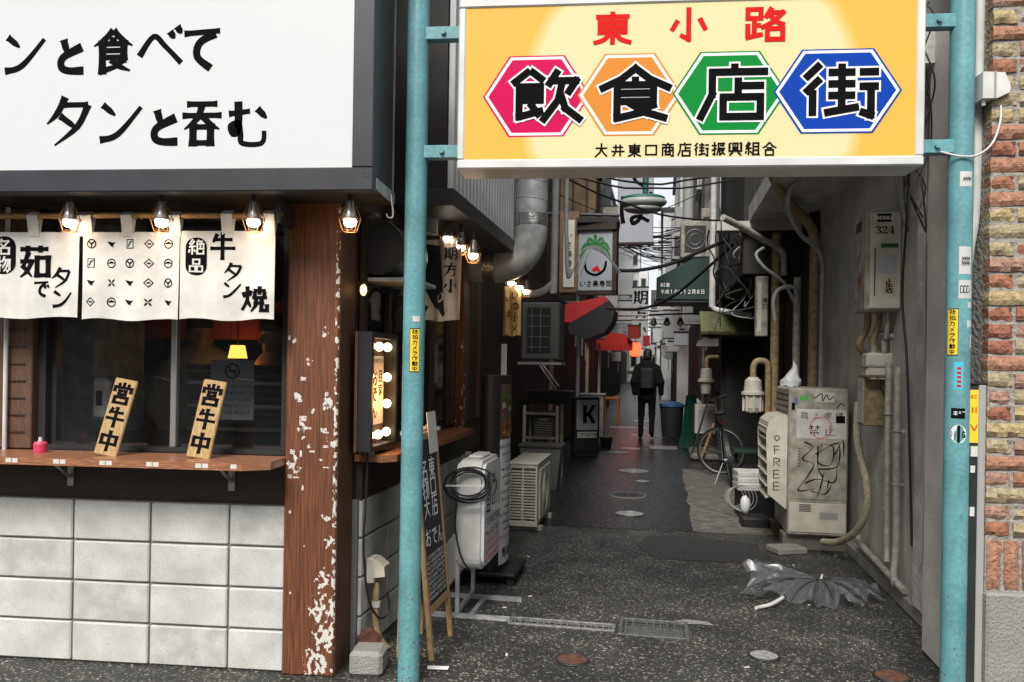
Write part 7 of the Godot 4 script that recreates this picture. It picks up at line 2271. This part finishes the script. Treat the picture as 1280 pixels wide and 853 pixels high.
	# red awnings
	var ra := thing("red_awning", "red folding awning with dark underside below the sushi sign", "awning", ap(0.3, 2.1, 7.9), AR)
	var rb := MB.new()
	rb.t = Transform3D(Basis(Vector3.UP, PI / 2), Vector3.ZERO)
	put(MB.new().prism(poly([-0.22, 0.02, -0.12, 0.02, 0.42, 0.34, 0.36, 0.4, -0.22, 0.28]), -1.2, 0.0), "canopy", M.red_cloth, ra)
	put(MB.new().prism(poly([-0.16, 0.0, 0.42, 0.34, 0.5, 0.2, 0.46, 0.02, 0.36, -0.12, 0.1, -0.22, -0.16, -0.14]), -0.9, 0.02), "rolled_cover", M.black, ra)
	var rt := thing("red_tent", "bright red awning over a shopfront beyond the walker", "awning", ap(0.1, 2.0, 19.5), AR)
	put(MB.new().prism(poly([-0.5, 0.1, 0.55, 0.1, 0.55, 0.2, 0.3, 0.42, -0.5, 0.5]), -2.0, 0.0), "canopy", mat(0.62, 0.03, 0.02, 0.6), rt)
	put(MB.new().span(-0.5, 0.55, -0.06, 0.1, 0.001, 0.02), "valance", mat(0.55, 0.02, 0.015, 0.6), rt)
	var ln := thing("red_lantern", "glowing red paper lantern hanging beside the red tent", "lantern", ap(0.72, 1.78, 19.7), AR)
	put(MB.new().lathe(Vector3.ZERO, [Vector2(0.09, 0.0), Vector2(0.15, 0.06), Vector2(0.165, 0.2), Vector2(0.15, 0.34), Vector2(0.09, 0.4)], 16), "lamp_shade", M.red_glow, ln)
	for y in [-0.02, 0.4]:
		put(MB.new().cyl(Vector3(0, y, 0), Vector3(0, y + 0.03, 0), 0.095, 0.095, 14), "rim", M.black, ln)
	put(MB.new().cyl(Vector3(0, 0.43, 0), Vector3(0, 0.7, 0), 0.01, 0.01, 6), "cord", M.cable, ln)
	var lo := OmniLight3D.new()
	lo.name = "lantern_light"
	lo.position = Vector3(0, -0.08, 0.0)
	lo.light_energy = 0.04
	lo.light_color = Color(1.0, 0.25, 0.12)
	lo.light_size = 0.15
	lo.omni_range = 12.0
	lo.omni_attenuation = 2.0
	lo.shadow_enabled = true
	ln.add_child(lo)
	var rl := thing("sign_banner", "dark red hanging banner sign just above the lantern", "banner", ap(0.68, 2.28, 19.3), AR)
	put(MB.new().span(-0.17, 0.17, 0, 0.36, -0.03, 0.0, 0.004), "panel", mat(0.3, 0.03, 0.015, 0.6), rl)
	put(MB.new().span(-0.19, 0.19, 0.36, 0.4, -0.04, 0.01), "rail", M.brown_dark, rl)
	solo("red_flag", "small red banner beyond the lantern", "banner", MB.new().span(-0.12, 0.12, 0, 0.35, -0.02, 0.02), M.red_cloth, ap(0.95, 2.2, 24.0), AR)
	# posts of the shopfronts on the left
	var pz := [[8.6, "rusty"], [12.6, "grey"], [14.6, "pale"], [16.2, "dark"], [18.2, "white"]]
	for k in 5:
		var mm: Material = [M.rust, M.cable_grey, M.cream, M.brown_dark, M.white_plastic][k]
		pipe("shopfront_post", "thin %s shopfront post on the left side, %s from the sushi sign" % [pz[k][1], ["first", "second", "third", "fourth", "fifth"][k]], [[-0.2, 0.0, pz[k][0]], [-0.2, 2.1, pz[k][0]]], 0.04, mm, 1, "post")
	# ---- signs overhead
	hanging_sign("tall white hanging sign with brush writing behind the oval street lamp", 0.8, 1.32, 3.3, 4.7, 8.2, mat(0.42, 0.44, 0.5, 0.5), "そば", 0.5, M.ink)
	hanging_sign("white vertical sign with two black characters low in the far distance", 0.45, 1.0, 2.1, 4.2, 24.0, M.wall_pale, "期方小", 0.5, M.ink)
	hanging_sign("small blue-topped white sign above the red tent", 0.2, 0.5, 2.55, 3.6, 14.0, M.wall_pale, "ん小", 0.2, M.ink)
	solo("blue_sign_cap", "blue panel topping the small white sign above the red tent", "sign", MB.new().span(-0.16, 0.16, 0, 0.35, -0.1, 0.02, 0.01), mat(0.02, 0.04, 0.3, 0.5), ap(0.35, 3.62, 14.0), AR)
	hanging_sign("narrow cream vertical sign on the far left houses", -0.3, 0.15, 3.4, 6.2, 20.0, M.cream, "", 0.3, M.ink)
	hanging_sign("narrow grey vertical sign on the far right houses", 1.55, 1.9, 3.6, 5.8, 22.0, M.cable_grey, "", 0.3, M.ink)
	hanging_sign("pale square sign above the far end of the alley", 0.9, 1.5, 3.2, 3.9, 32.0, M.wall_pale, "", 0.3, M.ink)
	# crowd of small signs far along, on both sides
	var fs := [[-0.45, 0.0, 2.2, 3.3, 17.5, "cream board under the hanging white sign, far left", 1], [0.1, 0.55, 2.9, 3.5, 21.0, "white square sign over the red tent", 0], [-0.3, 0.35, 4.2, 6.0, 27.0, "tall white sign high on the far lantern side", 0], [0.0, 0.5, 2.5, 3.6, 30.0, "white board just right of the far cream sign", 0], [0.3, 0.75, 3.8, 5.4, 36.0, "white tower sign high in the far centre", 0], [1.5, 1.9, 2.2, 2.9, 16.5, "pale board low on the right beyond the green awning", 2], [1.35, 1.75, 3.0, 4.6, 25.0, "tall pale sign on the far right houses", 0], [1.05, 1.45, 2.6, 3.4, 34.0, "small white board in the far right distance", 0], [1.7, 2.05, 4.6, 5.6, 19.0, "grey board high on the right", 2], [0.75, 1.1, 2.1, 2.7, 40.0, "smallest white board at the alley end", 0]]
	for q in fs:
		hanging_sign(q[5], q[0], q[1], q[2], q[3], q[4], [M.wall_pale, M.cream, M.cable_grey][q[6]], "", 0.3, M.ink)
	var rr := RandomNumberGenerator.new()
	rr.seed = 31
	for k in 12:
		var d := 14.0 + 2.2 * k
		var left := k % 2 == 0
		var sx := (-0.25 - 0.012 * d) if left else (2.35 - 0.018 * d)
		pipe("wall_downpipe", "pale downpipe running up the far alley houses", [[sx, 2.4 + rr.randf(), d], [sx, 7.5, d]], 0.05 + 0.03 * rr.randf(), [M.white_plastic, M.cable_grey, M.pipe][k % 3], 1, "pipe", "downpipes on the far houses")
	for k in 7:
		var d := 15.0 + 2.5 * k
		var o := thing("wall_lantern_box", "small pale lamp box on the far right shopfronts", "lamp box", ap(2.2 - 0.02 * d, 1.9 + 0.3 * rr.randf(), d), AR, "lamp boxes on far shopfronts")
		put(MB.new().span(-0.16, 0.16, 0, 0.3, -0.1, 0.1, 0.012), "body", M.white_plastic if k % 2 else M.cable_grey, o)
		put(MB.new().span(-0.18, 0.18, 0.3, 0.33, -0.12, 0.12), "cap", M.dark_metal, o)
	# oval street lamp
	var sl := thing("street_lamp", "green oval street lamp hanging over the alley", "street lamp", ap(1.2, 3.62, 7.0), AR)
	put(MB.new().ball(Vector3(0, 0.03, 0), Vector3(0.31, 0.095, 0.2), 24), "body", mat(0.3, 0.33, 0.32, 0.4), sl)
	put(MB.new().ball(Vector3(0, 0.085, 0), Vector3(0.285, 0.055, 0.18), 24), "green_cover", mat(0.02, 0.11, 0.085, 0.4), sl)
	put(MB.new().ball(Vector3(0, -0.05, 0), Vector3(0.25, 0.07, 0.16), 20), "glass_bowl", mat(0.3, 0.31, 0.31, 0.25), sl)
	put(MB.new().cyl(Vector3(0.03, 0.15, 0), Vector3(0.03, 2.2, 0), 0.04, 0.04, 12), "pole", mat(0.02, 0.1, 0.08, 0.5), sl)
	# silver duct on the upper left
	pipe("roof_duct", "short silver duct high on the tan house", [[0.3, 5.2, 9.0], [0.42, 4.7, 9.0], [0.4, 4.2, 9.0], [0.4, 2.9, 9.0]], 0.13, M.galv, 5, "duct")
	var bp := thing("balcony_box", "tan wooden balcony box above the sushi sign", "balcony", ap(0.25, 3.25, 8.0), AR)
	put(MB.new().span(-0.4, 0.25, 0, 1.1, -0.8, 0.0, 0.01), "panel", M.wall_tan, bp)
	put(MB.new().span(-0.42, 0.28, 0.35, 0.4, 0.001, 0.03).span(-0.42, 0.28, 1.1, 1.16, -0.8, 0.04), "rail", M.brown_dark, bp)
	for x in [-0.3, -0.1, 0.1]:
		put(MB.new().span(x, x + 0.03, 0.0, 1.1, 0.001, 0.025), "baluster", M.brown_dark, bp)

# ---------- cables and pipes overhead
func overhead() -> void:
	var r := RandomNumberGenerator.new()
	r.seed = 123
	for k in 44:
		var d0 := r.randf_range(4.0, 30.0)
		var d1 := d0 + r.randf_range(0.5, 9.0)
		var y0 := r.randf_range(2.7, 3.4) + d0 * 0.11
		var y1 := r.randf_range(2.6, 3.4) + d1 * 0.1
		var a := Vector3(-0.3 + r.randf() * 0.4, y0, d0)
		var b := Vector3(2.0 + r.randf() * 0.4, y1, d1)
		var p := []
		for j in 9:
			var t := j / 8.0
			var q := a.lerp(b, t)
			p.append([q.x, q.y - sin(PI * t) * r.randf_range(0.22, 0.26), q.z])
		pipe("overhead_cable", "thin black cable sagging across the alley overhead", p, r.randf_range(0.006, 0.014), M.cable, 2, "cable", "cables across the alley")
	# heavier bundle that crosses in front of the green awning
	pipe("cable_bundle", "thick black cable bundle crossing the alley to the right bracket", [[0.55, 2.75, 6.3], [1.0, 2.66, 6.2], [1.5, 2.7, 6.0], [1.95, 2.86, 5.8], [2.2, 2.95, 5.7]], 0.022, M.cable, 5, "cable")
	pipe("cable_bundle", "black cable dipping lower across the alley to right bracket", [[0.7, 2.3, 7.6], [1.2, 2.28, 7.3], [1.6, 2.4, 6.8], [1.95, 2.65, 6.2], [2.25, 2.9, 5.8]], 0.018, M.cable, 5, "cable")
	for k in 9:
		var p := []
		var x := 1.95 + r.randf() * 0.45
		var d := 5.2 + r.randf() * 0.9
		var n := 7
		for j in n:
			p.append([x + 0.5 * j / n * r.randf_range(-0.3, 1.0), 3.1 - j * r.randf_range(0.12, 0.2), d + 0.15 * r.randf()])
		pipe("tangled_cable", "black cable tangled under the soffit by the green awning", p, r.randf_range(0.005, 0.011), M.cable if k % 5 else M.pipe_grey, 4, "cable", "cables tangled under the soffit")
	for k in 3:
		pipe("cable_loop", "pale cable loop hanging by the sushi sign", [[0.5 + 0.05 * k, 2.45, 4.9], [0.62 + 0.04 * k, 2.72, 4.9], [0.78, 2.78 - 0.02 * k, 5.0], [0.9, 2.66, 5.1], [0.98 + 0.02 * k, 2.52, 5.2]], 0.007, M.pipe_grey, 5, "cable", "cable loops by the sushi sign")
	# white downpipes high on the right
	var ws := [[2.16, 8.0, 2.35, 0.045, "first"], [2.2, 8.4, 2.9, 0.07, "second"], [1.9, 11.0, 3.1, 0.1, "third"]]
	for q in ws:
		pipe("white_downpipe", "pale downpipe above the green awning, %s from the soffit" % q[4] if q[4] != "x" else "", [[q[0], 7.0, q[1]], [q[0], q[2], q[1]]], q[3], M.white_plastic if q[3] < 0.06 else M.cable_grey, 1)
	pipe("white_downpipe", "white elbow pipe running along above the mossy ledge roof", [[2.17, 2.37, 8.0], [2.2, 2.32, 8.0], [2.4, 2.28, 8.0], [2.7, 2.25, 8.0]], 0.04, M.white_plastic, 2)
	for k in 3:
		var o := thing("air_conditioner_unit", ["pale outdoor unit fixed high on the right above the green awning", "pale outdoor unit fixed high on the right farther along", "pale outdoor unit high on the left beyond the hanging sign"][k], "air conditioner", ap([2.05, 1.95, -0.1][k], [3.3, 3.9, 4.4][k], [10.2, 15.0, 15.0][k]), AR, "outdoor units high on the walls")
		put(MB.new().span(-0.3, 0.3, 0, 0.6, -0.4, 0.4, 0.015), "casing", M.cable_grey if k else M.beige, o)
		put(MB.new().span(-0.24, 0.1, 0.08, 0.52, 0.401, 0.406), "fan_opening", M.dark_metal, o)  # dark sheet laid on the closed casing, its colour standing in for inner shade
		put(MB.new().ring(Vector3(-0.07, 0.3, 0.408), Vector3(0, 0, 1), 0.16, 0.006, 24, 4).ring(Vector3(-0.07, 0.3, 0.408), Vector3(0, 0, 1), 0.09, 0.005, 20, 4), "fan_guard", M.alu, o)
	for k in 6:
		var d: float = [18.0, 21.0, 24.0, 27.5, 31.0, 36.0][k]
		pipe("overhead_rail", "thin grey rail spanning the alley far along", [[-0.4, 3.0 + 0.05 * k, d], [1.9, 3.0 + 0.05 * k, d]], 0.03, M.cable_grey, 1, "rail", "rails spanning the alley")
	# cluster lamps under the awning
	var cl := thing("spot_lamp", "cluster of dark spot lamps hanging under the green awning", "lamp", ap(1.55, 2.25, 10.0), AR)
	for k in 3:
		var q := Vector3(-0.22 + 0.22 * k, 0.0, 0.05 * k)
		put(MB.new().lathe(q, [Vector2(0.015, 0.08), Vector2(0.035, 0.05), Vector2(0.06, -0.04), Vector2(0.055, -0.04), Vector2(0.03, 0.04)], 14, Basis(Vector3(1, 0, 0), -0.5)), "lamp_shade", M.alu, cl)
		put(MB.new().ball(q + Vector3(0, -0.03, 0.02), Vector3(0.05, 0.05, 0.05), 10), "bulb", M.white_plastic, cl)
	put(MB.new().cyl(Vector3(-0.3, 0.12, 0), Vector3(0.5, 0.14, 0), 0.015, 0.015, 6), "bar", M.dark_metal, cl)

# ---------- the other side of the street, which the window glass mirrors
func across_street() -> void:
	var o := thing("opposite_building", "grey shop building across the street behind the viewer", "building", Vector3(0, 0, 9))
	put(MB.new().span(-16, 16, 0, 4.6, 0, 4), "wall", M.wall_grey, o)
	for k in 9:
		var f := put(MB.new().span(-15 + k * 3.4, -12.6 + k * 3.4, 0.2, 2.6, -0.08, 0.0), "window", M.frame_dark, o)
		put(MB.new().span(-14.9 + k * 3.4, -12.7 + k * 3.4, 0.3, 2.5, -0.09, -0.081), "pane", M.dark_glass, f)
	put(MB.new().span(-16, 16, 2.8, 3.2, -0.9, 0), "canopy", M.dark_metal, o)

# ---------- people: smooth union of tapered capsules, meshed as surface nets
func body_mesh(bones: Array, cell: float, k: float, into: MB) -> void:
	var lo := Vector3.ONE * 1e9
	var hi := -lo
	for b in bones:
		for e in [[0, 2], [1, 3]]:
			lo = lo.min(b[e[0]] - Vector3.ONE * (b[e[1]] + k + cell * 2))
			hi = hi.max(b[e[0]] + Vector3.ONE * (b[e[1]] + k + cell * 2))
	var n := Vector3i(((hi - lo) / cell).ceil()) + Vector3i.ONE
	var f := PackedFloat32Array()
	f.resize(n.x * n.y * n.z)
	f.fill(1.0)
	for b in bones:
		var a: Vector3 = b[0]
		var c: Vector3 = b[1]
		var ra: float = b[2]
		var rb: float = b[3]
		var sq: Vector3 = b[4] if b.size() > 4 else Vector3.ONE
		var m := maxf(ra, rb) + k + cell * 2
		var p0 := Vector3i(((a.min(c) - Vector3.ONE * m - lo) / cell).floor()).clamp(Vector3i.ZERO, n - Vector3i.ONE)
		var p1 := Vector3i(((a.max(c) + Vector3.ONE * m - lo) / cell).ceil()).clamp(Vector3i.ZERO, n - Vector3i.ONE)
		var ac := (c - a) * sq
		var ll := maxf(ac.length_squared(), 1e-9)
		for z in range(p0.z, p1.z + 1):
			for y in range(p0.y, p1.y + 1):
				for x in range(p0.x, p1.x + 1):
					var p := (lo + Vector3(x, y, z) * cell - a) * sq
					var t := clampf(p.dot(ac) / ll, 0.0, 1.0)
					var d := (p - ac * t).length() - lerpf(ra, rb, t)
					var i := x + n.x * (y + n.y * z)
					var o := f[i]
					var h := maxf(k - absf(o - d), 0.0) / k
					f[i] = minf(o, d) - h * h * k * 0.25
	var ids := {}
	var vs := PackedVector3Array()
	var ns := PackedVector3Array()
	var off := [Vector3i(0, 0, 0), Vector3i(1, 0, 0), Vector3i(0, 1, 0), Vector3i(1, 1, 0), Vector3i(0, 0, 1), Vector3i(1, 0, 1), Vector3i(0, 1, 1), Vector3i(1, 1, 1)]
	var eds := [[0, 1], [2, 3], [4, 5], [6, 7], [0, 2], [1, 3], [4, 6], [5, 7], [0, 4], [1, 5], [2, 6], [3, 7]]
	for z in n.z - 1:
		for y in n.y - 1:
			for x in n.x - 1:
				var i := x + n.x * (y + n.y * z)
				var v := [f[i], f[i + 1], f[i + n.x], f[i + n.x + 1], f[i + n.x * n.y], f[i + n.x * n.y + 1], f[i + n.x * n.y + n.x], f[i + n.x * n.y + n.x + 1]]
				var neg := 0
				for q in v:
					if q < 0.0:
						neg += 1
				if neg == 0 or neg == 8:
					continue
				var s := Vector3.ZERO
				var c := 0
				for e in eds:
					var va: float = v[e[0]]
					var vb: float = v[e[1]]
					if (va < 0.0) != (vb < 0.0):
						s += Vector3(off[e[0]]).lerp(Vector3(off[e[1]]), va / (va - vb))
						c += 1
				ids[i] = vs.size()
				vs.append(lo + (Vector3(x, y, z) + s / c) * cell)
				ns.append(Vector3(v[1] + v[3] + v[5] + v[7] - v[0] - v[2] - v[4] - v[6], v[2] + v[3] + v[6] + v[7] - v[0] - v[1] - v[4] - v[5], v[4] + v[5] + v[6] + v[7] - v[0] - v[1] - v[2] - v[3]).normalized())
	var st := [1, n.x, n.x * n.y]
	for i in ids:
		for ax in 3:
			var b1: int = st[(ax + 1) % 3]
			var b2: int = st[(ax + 2) % 3]
			if (f[i] < 0.0) == (f[i + st[ax]] < 0.0):
				continue
			if not (ids.has(i - b1) and ids.has(i - b2) and ids.has(i - b1 - b2)):
				continue
			var q := [ids[i], ids[i - b1], ids[i - b1 - b2], ids[i - b2]]
			into.tri3(vs[q[0]], vs[q[1]], vs[q[2]], ns[q[0]], ns[q[1]], ns[q[2]])
			into.tri3(vs[q[0]], vs[q[2]], vs[q[3]], ns[q[0]], ns[q[2]], ns[q[3]])

func hand_bones(w: Vector3, down: Vector3, side: float) -> Array:
	# relaxed hand: palm, four slightly curled fingers, thumb
	var out := []
	var fwd := Vector3(0, 0, -1)
	var pe := w + down * 0.085
	out.append([w, pe, 0.024, 0.03, Vector3(1.4, 1, 1)])
	for k in 4:
		var r := pe + fwd * (0.03 - 0.02 * k)
		var ln: float = [0.04, 0.046, 0.042, 0.032][k]
		var m := r + down * ln + Vector3(-side * 0.006, 0, 0)
		out.append([r, m, 0.0095, 0.009])
		out.append([m, m + down * ln * 0.75 + Vector3(-side * 0.02, 0, 0), 0.009, 0.0075])
	var tb := w + down * 0.03 + fwd * 0.028
	out.append([tb, tb + down * 0.03 + fwd * 0.022, 0.012, 0.011])
	out.append([tb + down * 0.03 + fwd * 0.022, tb + down * 0.062 + fwd * 0.026, 0.011, 0.009])
	return out

func people() -> void:
	# walker seen from behind, mid-stride, facing -z
	var o := thing("person", "person in dark hooded jacket and black trousers walking away down the alley", "person", ap(1.18, 0.004, 13.3), AR - 0.03)
	var skin := mat(0.3, 0.18, 0.12, 0.6)
	var navy := mat(0.007, 0.008, 0.009, 0.9, {"spec": 0.2})
	var jac := mat(0.012, 0.014, 0.015, 0.9, {"spec": 0.2})
	var b := MB.new()
	var hipL := Vector3(-0.1, 0.93, 0)
	var hipR := Vector3(0.1, 0.93, 0)
	var kneeL := Vector3(-0.115, 0.5, -0.06)
	var ankL := Vector3(-0.12, 0.09, 0.0)
	var kneeR := Vector3(0.11, 0.51, -0.02)
	var ankR := Vector3(0.115, 0.17, 0.22)
	body_mesh([
		[hipL, kneeL, 0.098, 0.066], [kneeL, ankL, 0.068, 0.052], [ankL + Vector3(0, -0.04, 0.03), ankL + Vector3(-0.01, -0.05, -0.15), 0.045, 0.036],
		[hipR, kneeR, 0.098, 0.066], [kneeR, ankR, 0.068, 0.052], [ankR + Vector3(0, -0.03, 0.03), ankR + Vector3(0.01, -0.11, -0.12), 0.045, 0.036],
		[Vector3(0, 0.95, 0), Vector3(0, 1.15, 0), 0.15, 0.15, Vector3(0.9, 1, 1.2)], [Vector3(0, 1.15, 0), Vector3(0, 1.42, 0.0), 0.155, 0.165, Vector3(0.85, 1, 1.2)],
		[Vector3(-0.1, 1.46, 0), Vector3(0.1, 1.46, 0), 0.09, 0.09], [Vector3(0, 1.48, 0), Vector3(0, 1.6, -0.02), 0.058, 0.055],
		[Vector3(-0.2, 1.45, 0), Vector3(-0.265, 1.17, 0.03), 0.068, 0.056], [Vector3(-0.265, 1.17, 0.03), Vector3(-0.25, 0.92, -0.05), 0.055, 0.042],
		[Vector3(0.2, 1.45, 0), Vector3(0.275, 1.17, 0.0), 0.068, 0.056], [Vector3(0.275, 1.17, 0.0), Vector3(0.28, 0.92, -0.1), 0.055, 0.042],
		[Vector3(0, 1.68, -0.015), Vector3(0, 1.73, -0.03), 0.085, 0.09, Vector3(1.12, 1, 0.92)], [Vector3(0, 1.66, -0.06), Vector3(0, 1.62, -0.08), 0.05, 0.04]], 0.02, 0.045, b)
	put(b, "body", navy, o)
	var jk := MB.new()
	body_mesh([[Vector3(0, 0.9, 0), Vector3(0, 1.2, 0), 0.175, 0.172, Vector3(0.88, 1, 1.15)], [Vector3(0, 1.2, 0), Vector3(0, 1.43, 0.0), 0.178, 0.18, Vector3(0.82, 1, 1.2)],
		[Vector3(-0.12, 1.46, 0), Vector3(0.12, 1.46, 0), 0.098, 0.098],
		[Vector3(-0.2, 1.45, 0), Vector3(-0.275, 1.17, 0.03), 0.08, 0.07], [Vector3(-0.275, 1.17, 0.03), Vector3(-0.258, 0.93, -0.05), 0.068, 0.055],
		[Vector3(0.2, 1.45, 0), Vector3(0.285, 1.17, 0.0), 0.08, 0.07], [Vector3(0.285, 1.17, 0.0), Vector3(0.288, 0.93, -0.1), 0.068, 0.055],
		[Vector3(-0.07, 1.55, 0.06), Vector3(0.07, 1.55, 0.06), 0.07, 0.07]], 0.022, 0.04, jk)
	put(jk, "jacket", jac, o)
	var hr := MB.new()
	body_mesh([[Vector3(0, 1.69, 0.005), Vector3(0, 1.76, -0.01), 0.092, 0.095, Vector3(1.05, 1, 0.95)], [Vector3(-0.02, 1.8, 0.0), Vector3(0.03, 1.8, 0.0), 0.06, 0.06]], 0.018, 0.03, hr)
	put(hr, "hair", mat(0.01, 0.009, 0.008, 0.6), o)
	var hm := MB.new()
	body_mesh(hand_bones(Vector3(-0.255, 0.92, -0.05), Vector3(0, -1, -0.08).normalized(), -1.0), 0.006, 0.008, hm)
	body_mesh(hand_bones(Vector3(0.285, 0.92, -0.1), Vector3(0, -1, -0.15).normalized(), 1.0), 0.006, 0.008, hm)
	put(hm, "hands", skin, o)
	var ft := MB.new()
	for x in [-0.1, 0.1]:
		ft.ball(Vector3(x * 0.98, 1.68, -0.02), Vector3(0.016, 0.034, 0.024), 8)
	put(ft, "ears", skin, o)
	var fc := MB.new()
	body_mesh([[Vector3(0, 1.68, -0.06), Vector3(0, 1.62, -0.07), 0.068, 0.052], [Vector3(0, 1.69, -0.12), Vector3(0, 1.655, -0.135), 0.012, 0.017]], 0.012, 0.015, fc)
	put(fc, "face", skin, o)
	var ey := MB.new().ball(Vector3(-0.03, 1.695, -0.122), Vector3(0.012, 0.007, 0.006), 8).ball(Vector3(0.03, 1.695, -0.122), Vector3(0.012, 0.007, 0.006), 8)
	put(ey, "eyes", M.black, o)
	var bp := thing("backpack", "flat black backpack worn by the walking person", "backpack", ap(1.18, 0.004, 13.3), AR - 0.03)
	put(MB.new().box(Vector3(0, 1.24, 0.225), Vector3(0.3, 0.44, 0.13), 0.04), "pack", mat(0.012, 0.012, 0.014, 0.7), bp)
	put(MB.new().box(Vector3(0, 1.13, 0.3), Vector3(0.22, 0.18, 0.03), 0.012), "pocket", mat(0.016, 0.016, 0.018, 0.7), bp)
	put(MB.new().tube(smooth([Vector3(-0.05, 1.46, 0.2), Vector3(0, 1.5, 0.22), Vector3(0.05, 1.46, 0.2)], 4), 0.01, 6), "loop", M.black, bp)
	# two cooks behind the serving window
	var cooks := [[Vector3(-2.5, 0.06, -4.95), mat(0.3, 0.25, 0.18, 0.9), "person in pale shirt and dark cap behind the serving window", 0.4], [Vector3(-1.95, 0.04, -4.85), mat(0.26, 0.16, 0.12, 0.9), "person in salmon shirt at right inside the serving window", -0.7]]
	for c in cooks:
		var p := thing("person", c[2], "person", c[0], c[3])
		var sb := MB.new()
		body_mesh([[Vector3(-0.09, 0.9, 0), Vector3(-0.1, 0.06, 0), 0.1, 0.06], [Vector3(0.09, 0.9, 0), Vector3(0.1, 0.06, 0), 0.1, 0.06], [Vector3(0, 0.95, 0), Vector3(0, 1.38, 0), 0.16, 0.165, Vector3(0.85, 1, 1.2)], [Vector3(-0.12, 1.4, 0), Vector3(0.12, 1.4, 0), 0.085, 0.085], [Vector3(-0.2, 1.38, 0), Vector3(-0.26, 1.12, 0.05), 0.065, 0.055], [Vector3(-0.26, 1.12, 0.05), Vector3(-0.18, 1.0, 0.24), 0.052, 0.04], [Vector3(0.2, 1.38, 0), Vector3(0.26, 1.12, 0.05), 0.065, 0.055], [Vector3(0.26, 1.12, 0.05), Vector3(0.18, 1.0, 0.24), 0.052, 0.04], [Vector3(0, 1.4, 0), Vector3(0, 1.52, 0.01), 0.055, 0.05]], 0.03, 0.04, sb)
		put(sb, "body", c[1], p)
		var hd := MB.new()
		body_mesh([[Vector3(0, 1.58, 0.02), Vector3(0, 1.64, 0.02), 0.075, 0.085], [Vector3(0, 1.57, 0.06), Vector3(0, 1.53, 0.07), 0.045, 0.035], [Vector3(0, 1.6, 0.115), Vector3(0, 1.575, 0.125), 0.01, 0.014]], 0.015, 0.02, hd)
		put(hd, "head", skin, p)
		put(MB.new().lathe(Vector3(0, 1.64, 0.02), [Vector2(0.1, 0.0), Vector2(0.1, 0.06), Vector2(0.05, 0.11), Vector2(0, 0.115)], 16), "cap", M.black, p)
		var hh := MB.new()
		for s in [-1.0, 1.0]:
			body_mesh(hand_bones(Vector3(0.18 * s, 1.0, 0.24), Vector3(-0.2 * s, -0.3, 1).normalized(), s), 0.008, 0.01, hh)
		put(hh, "hands", skin, p)
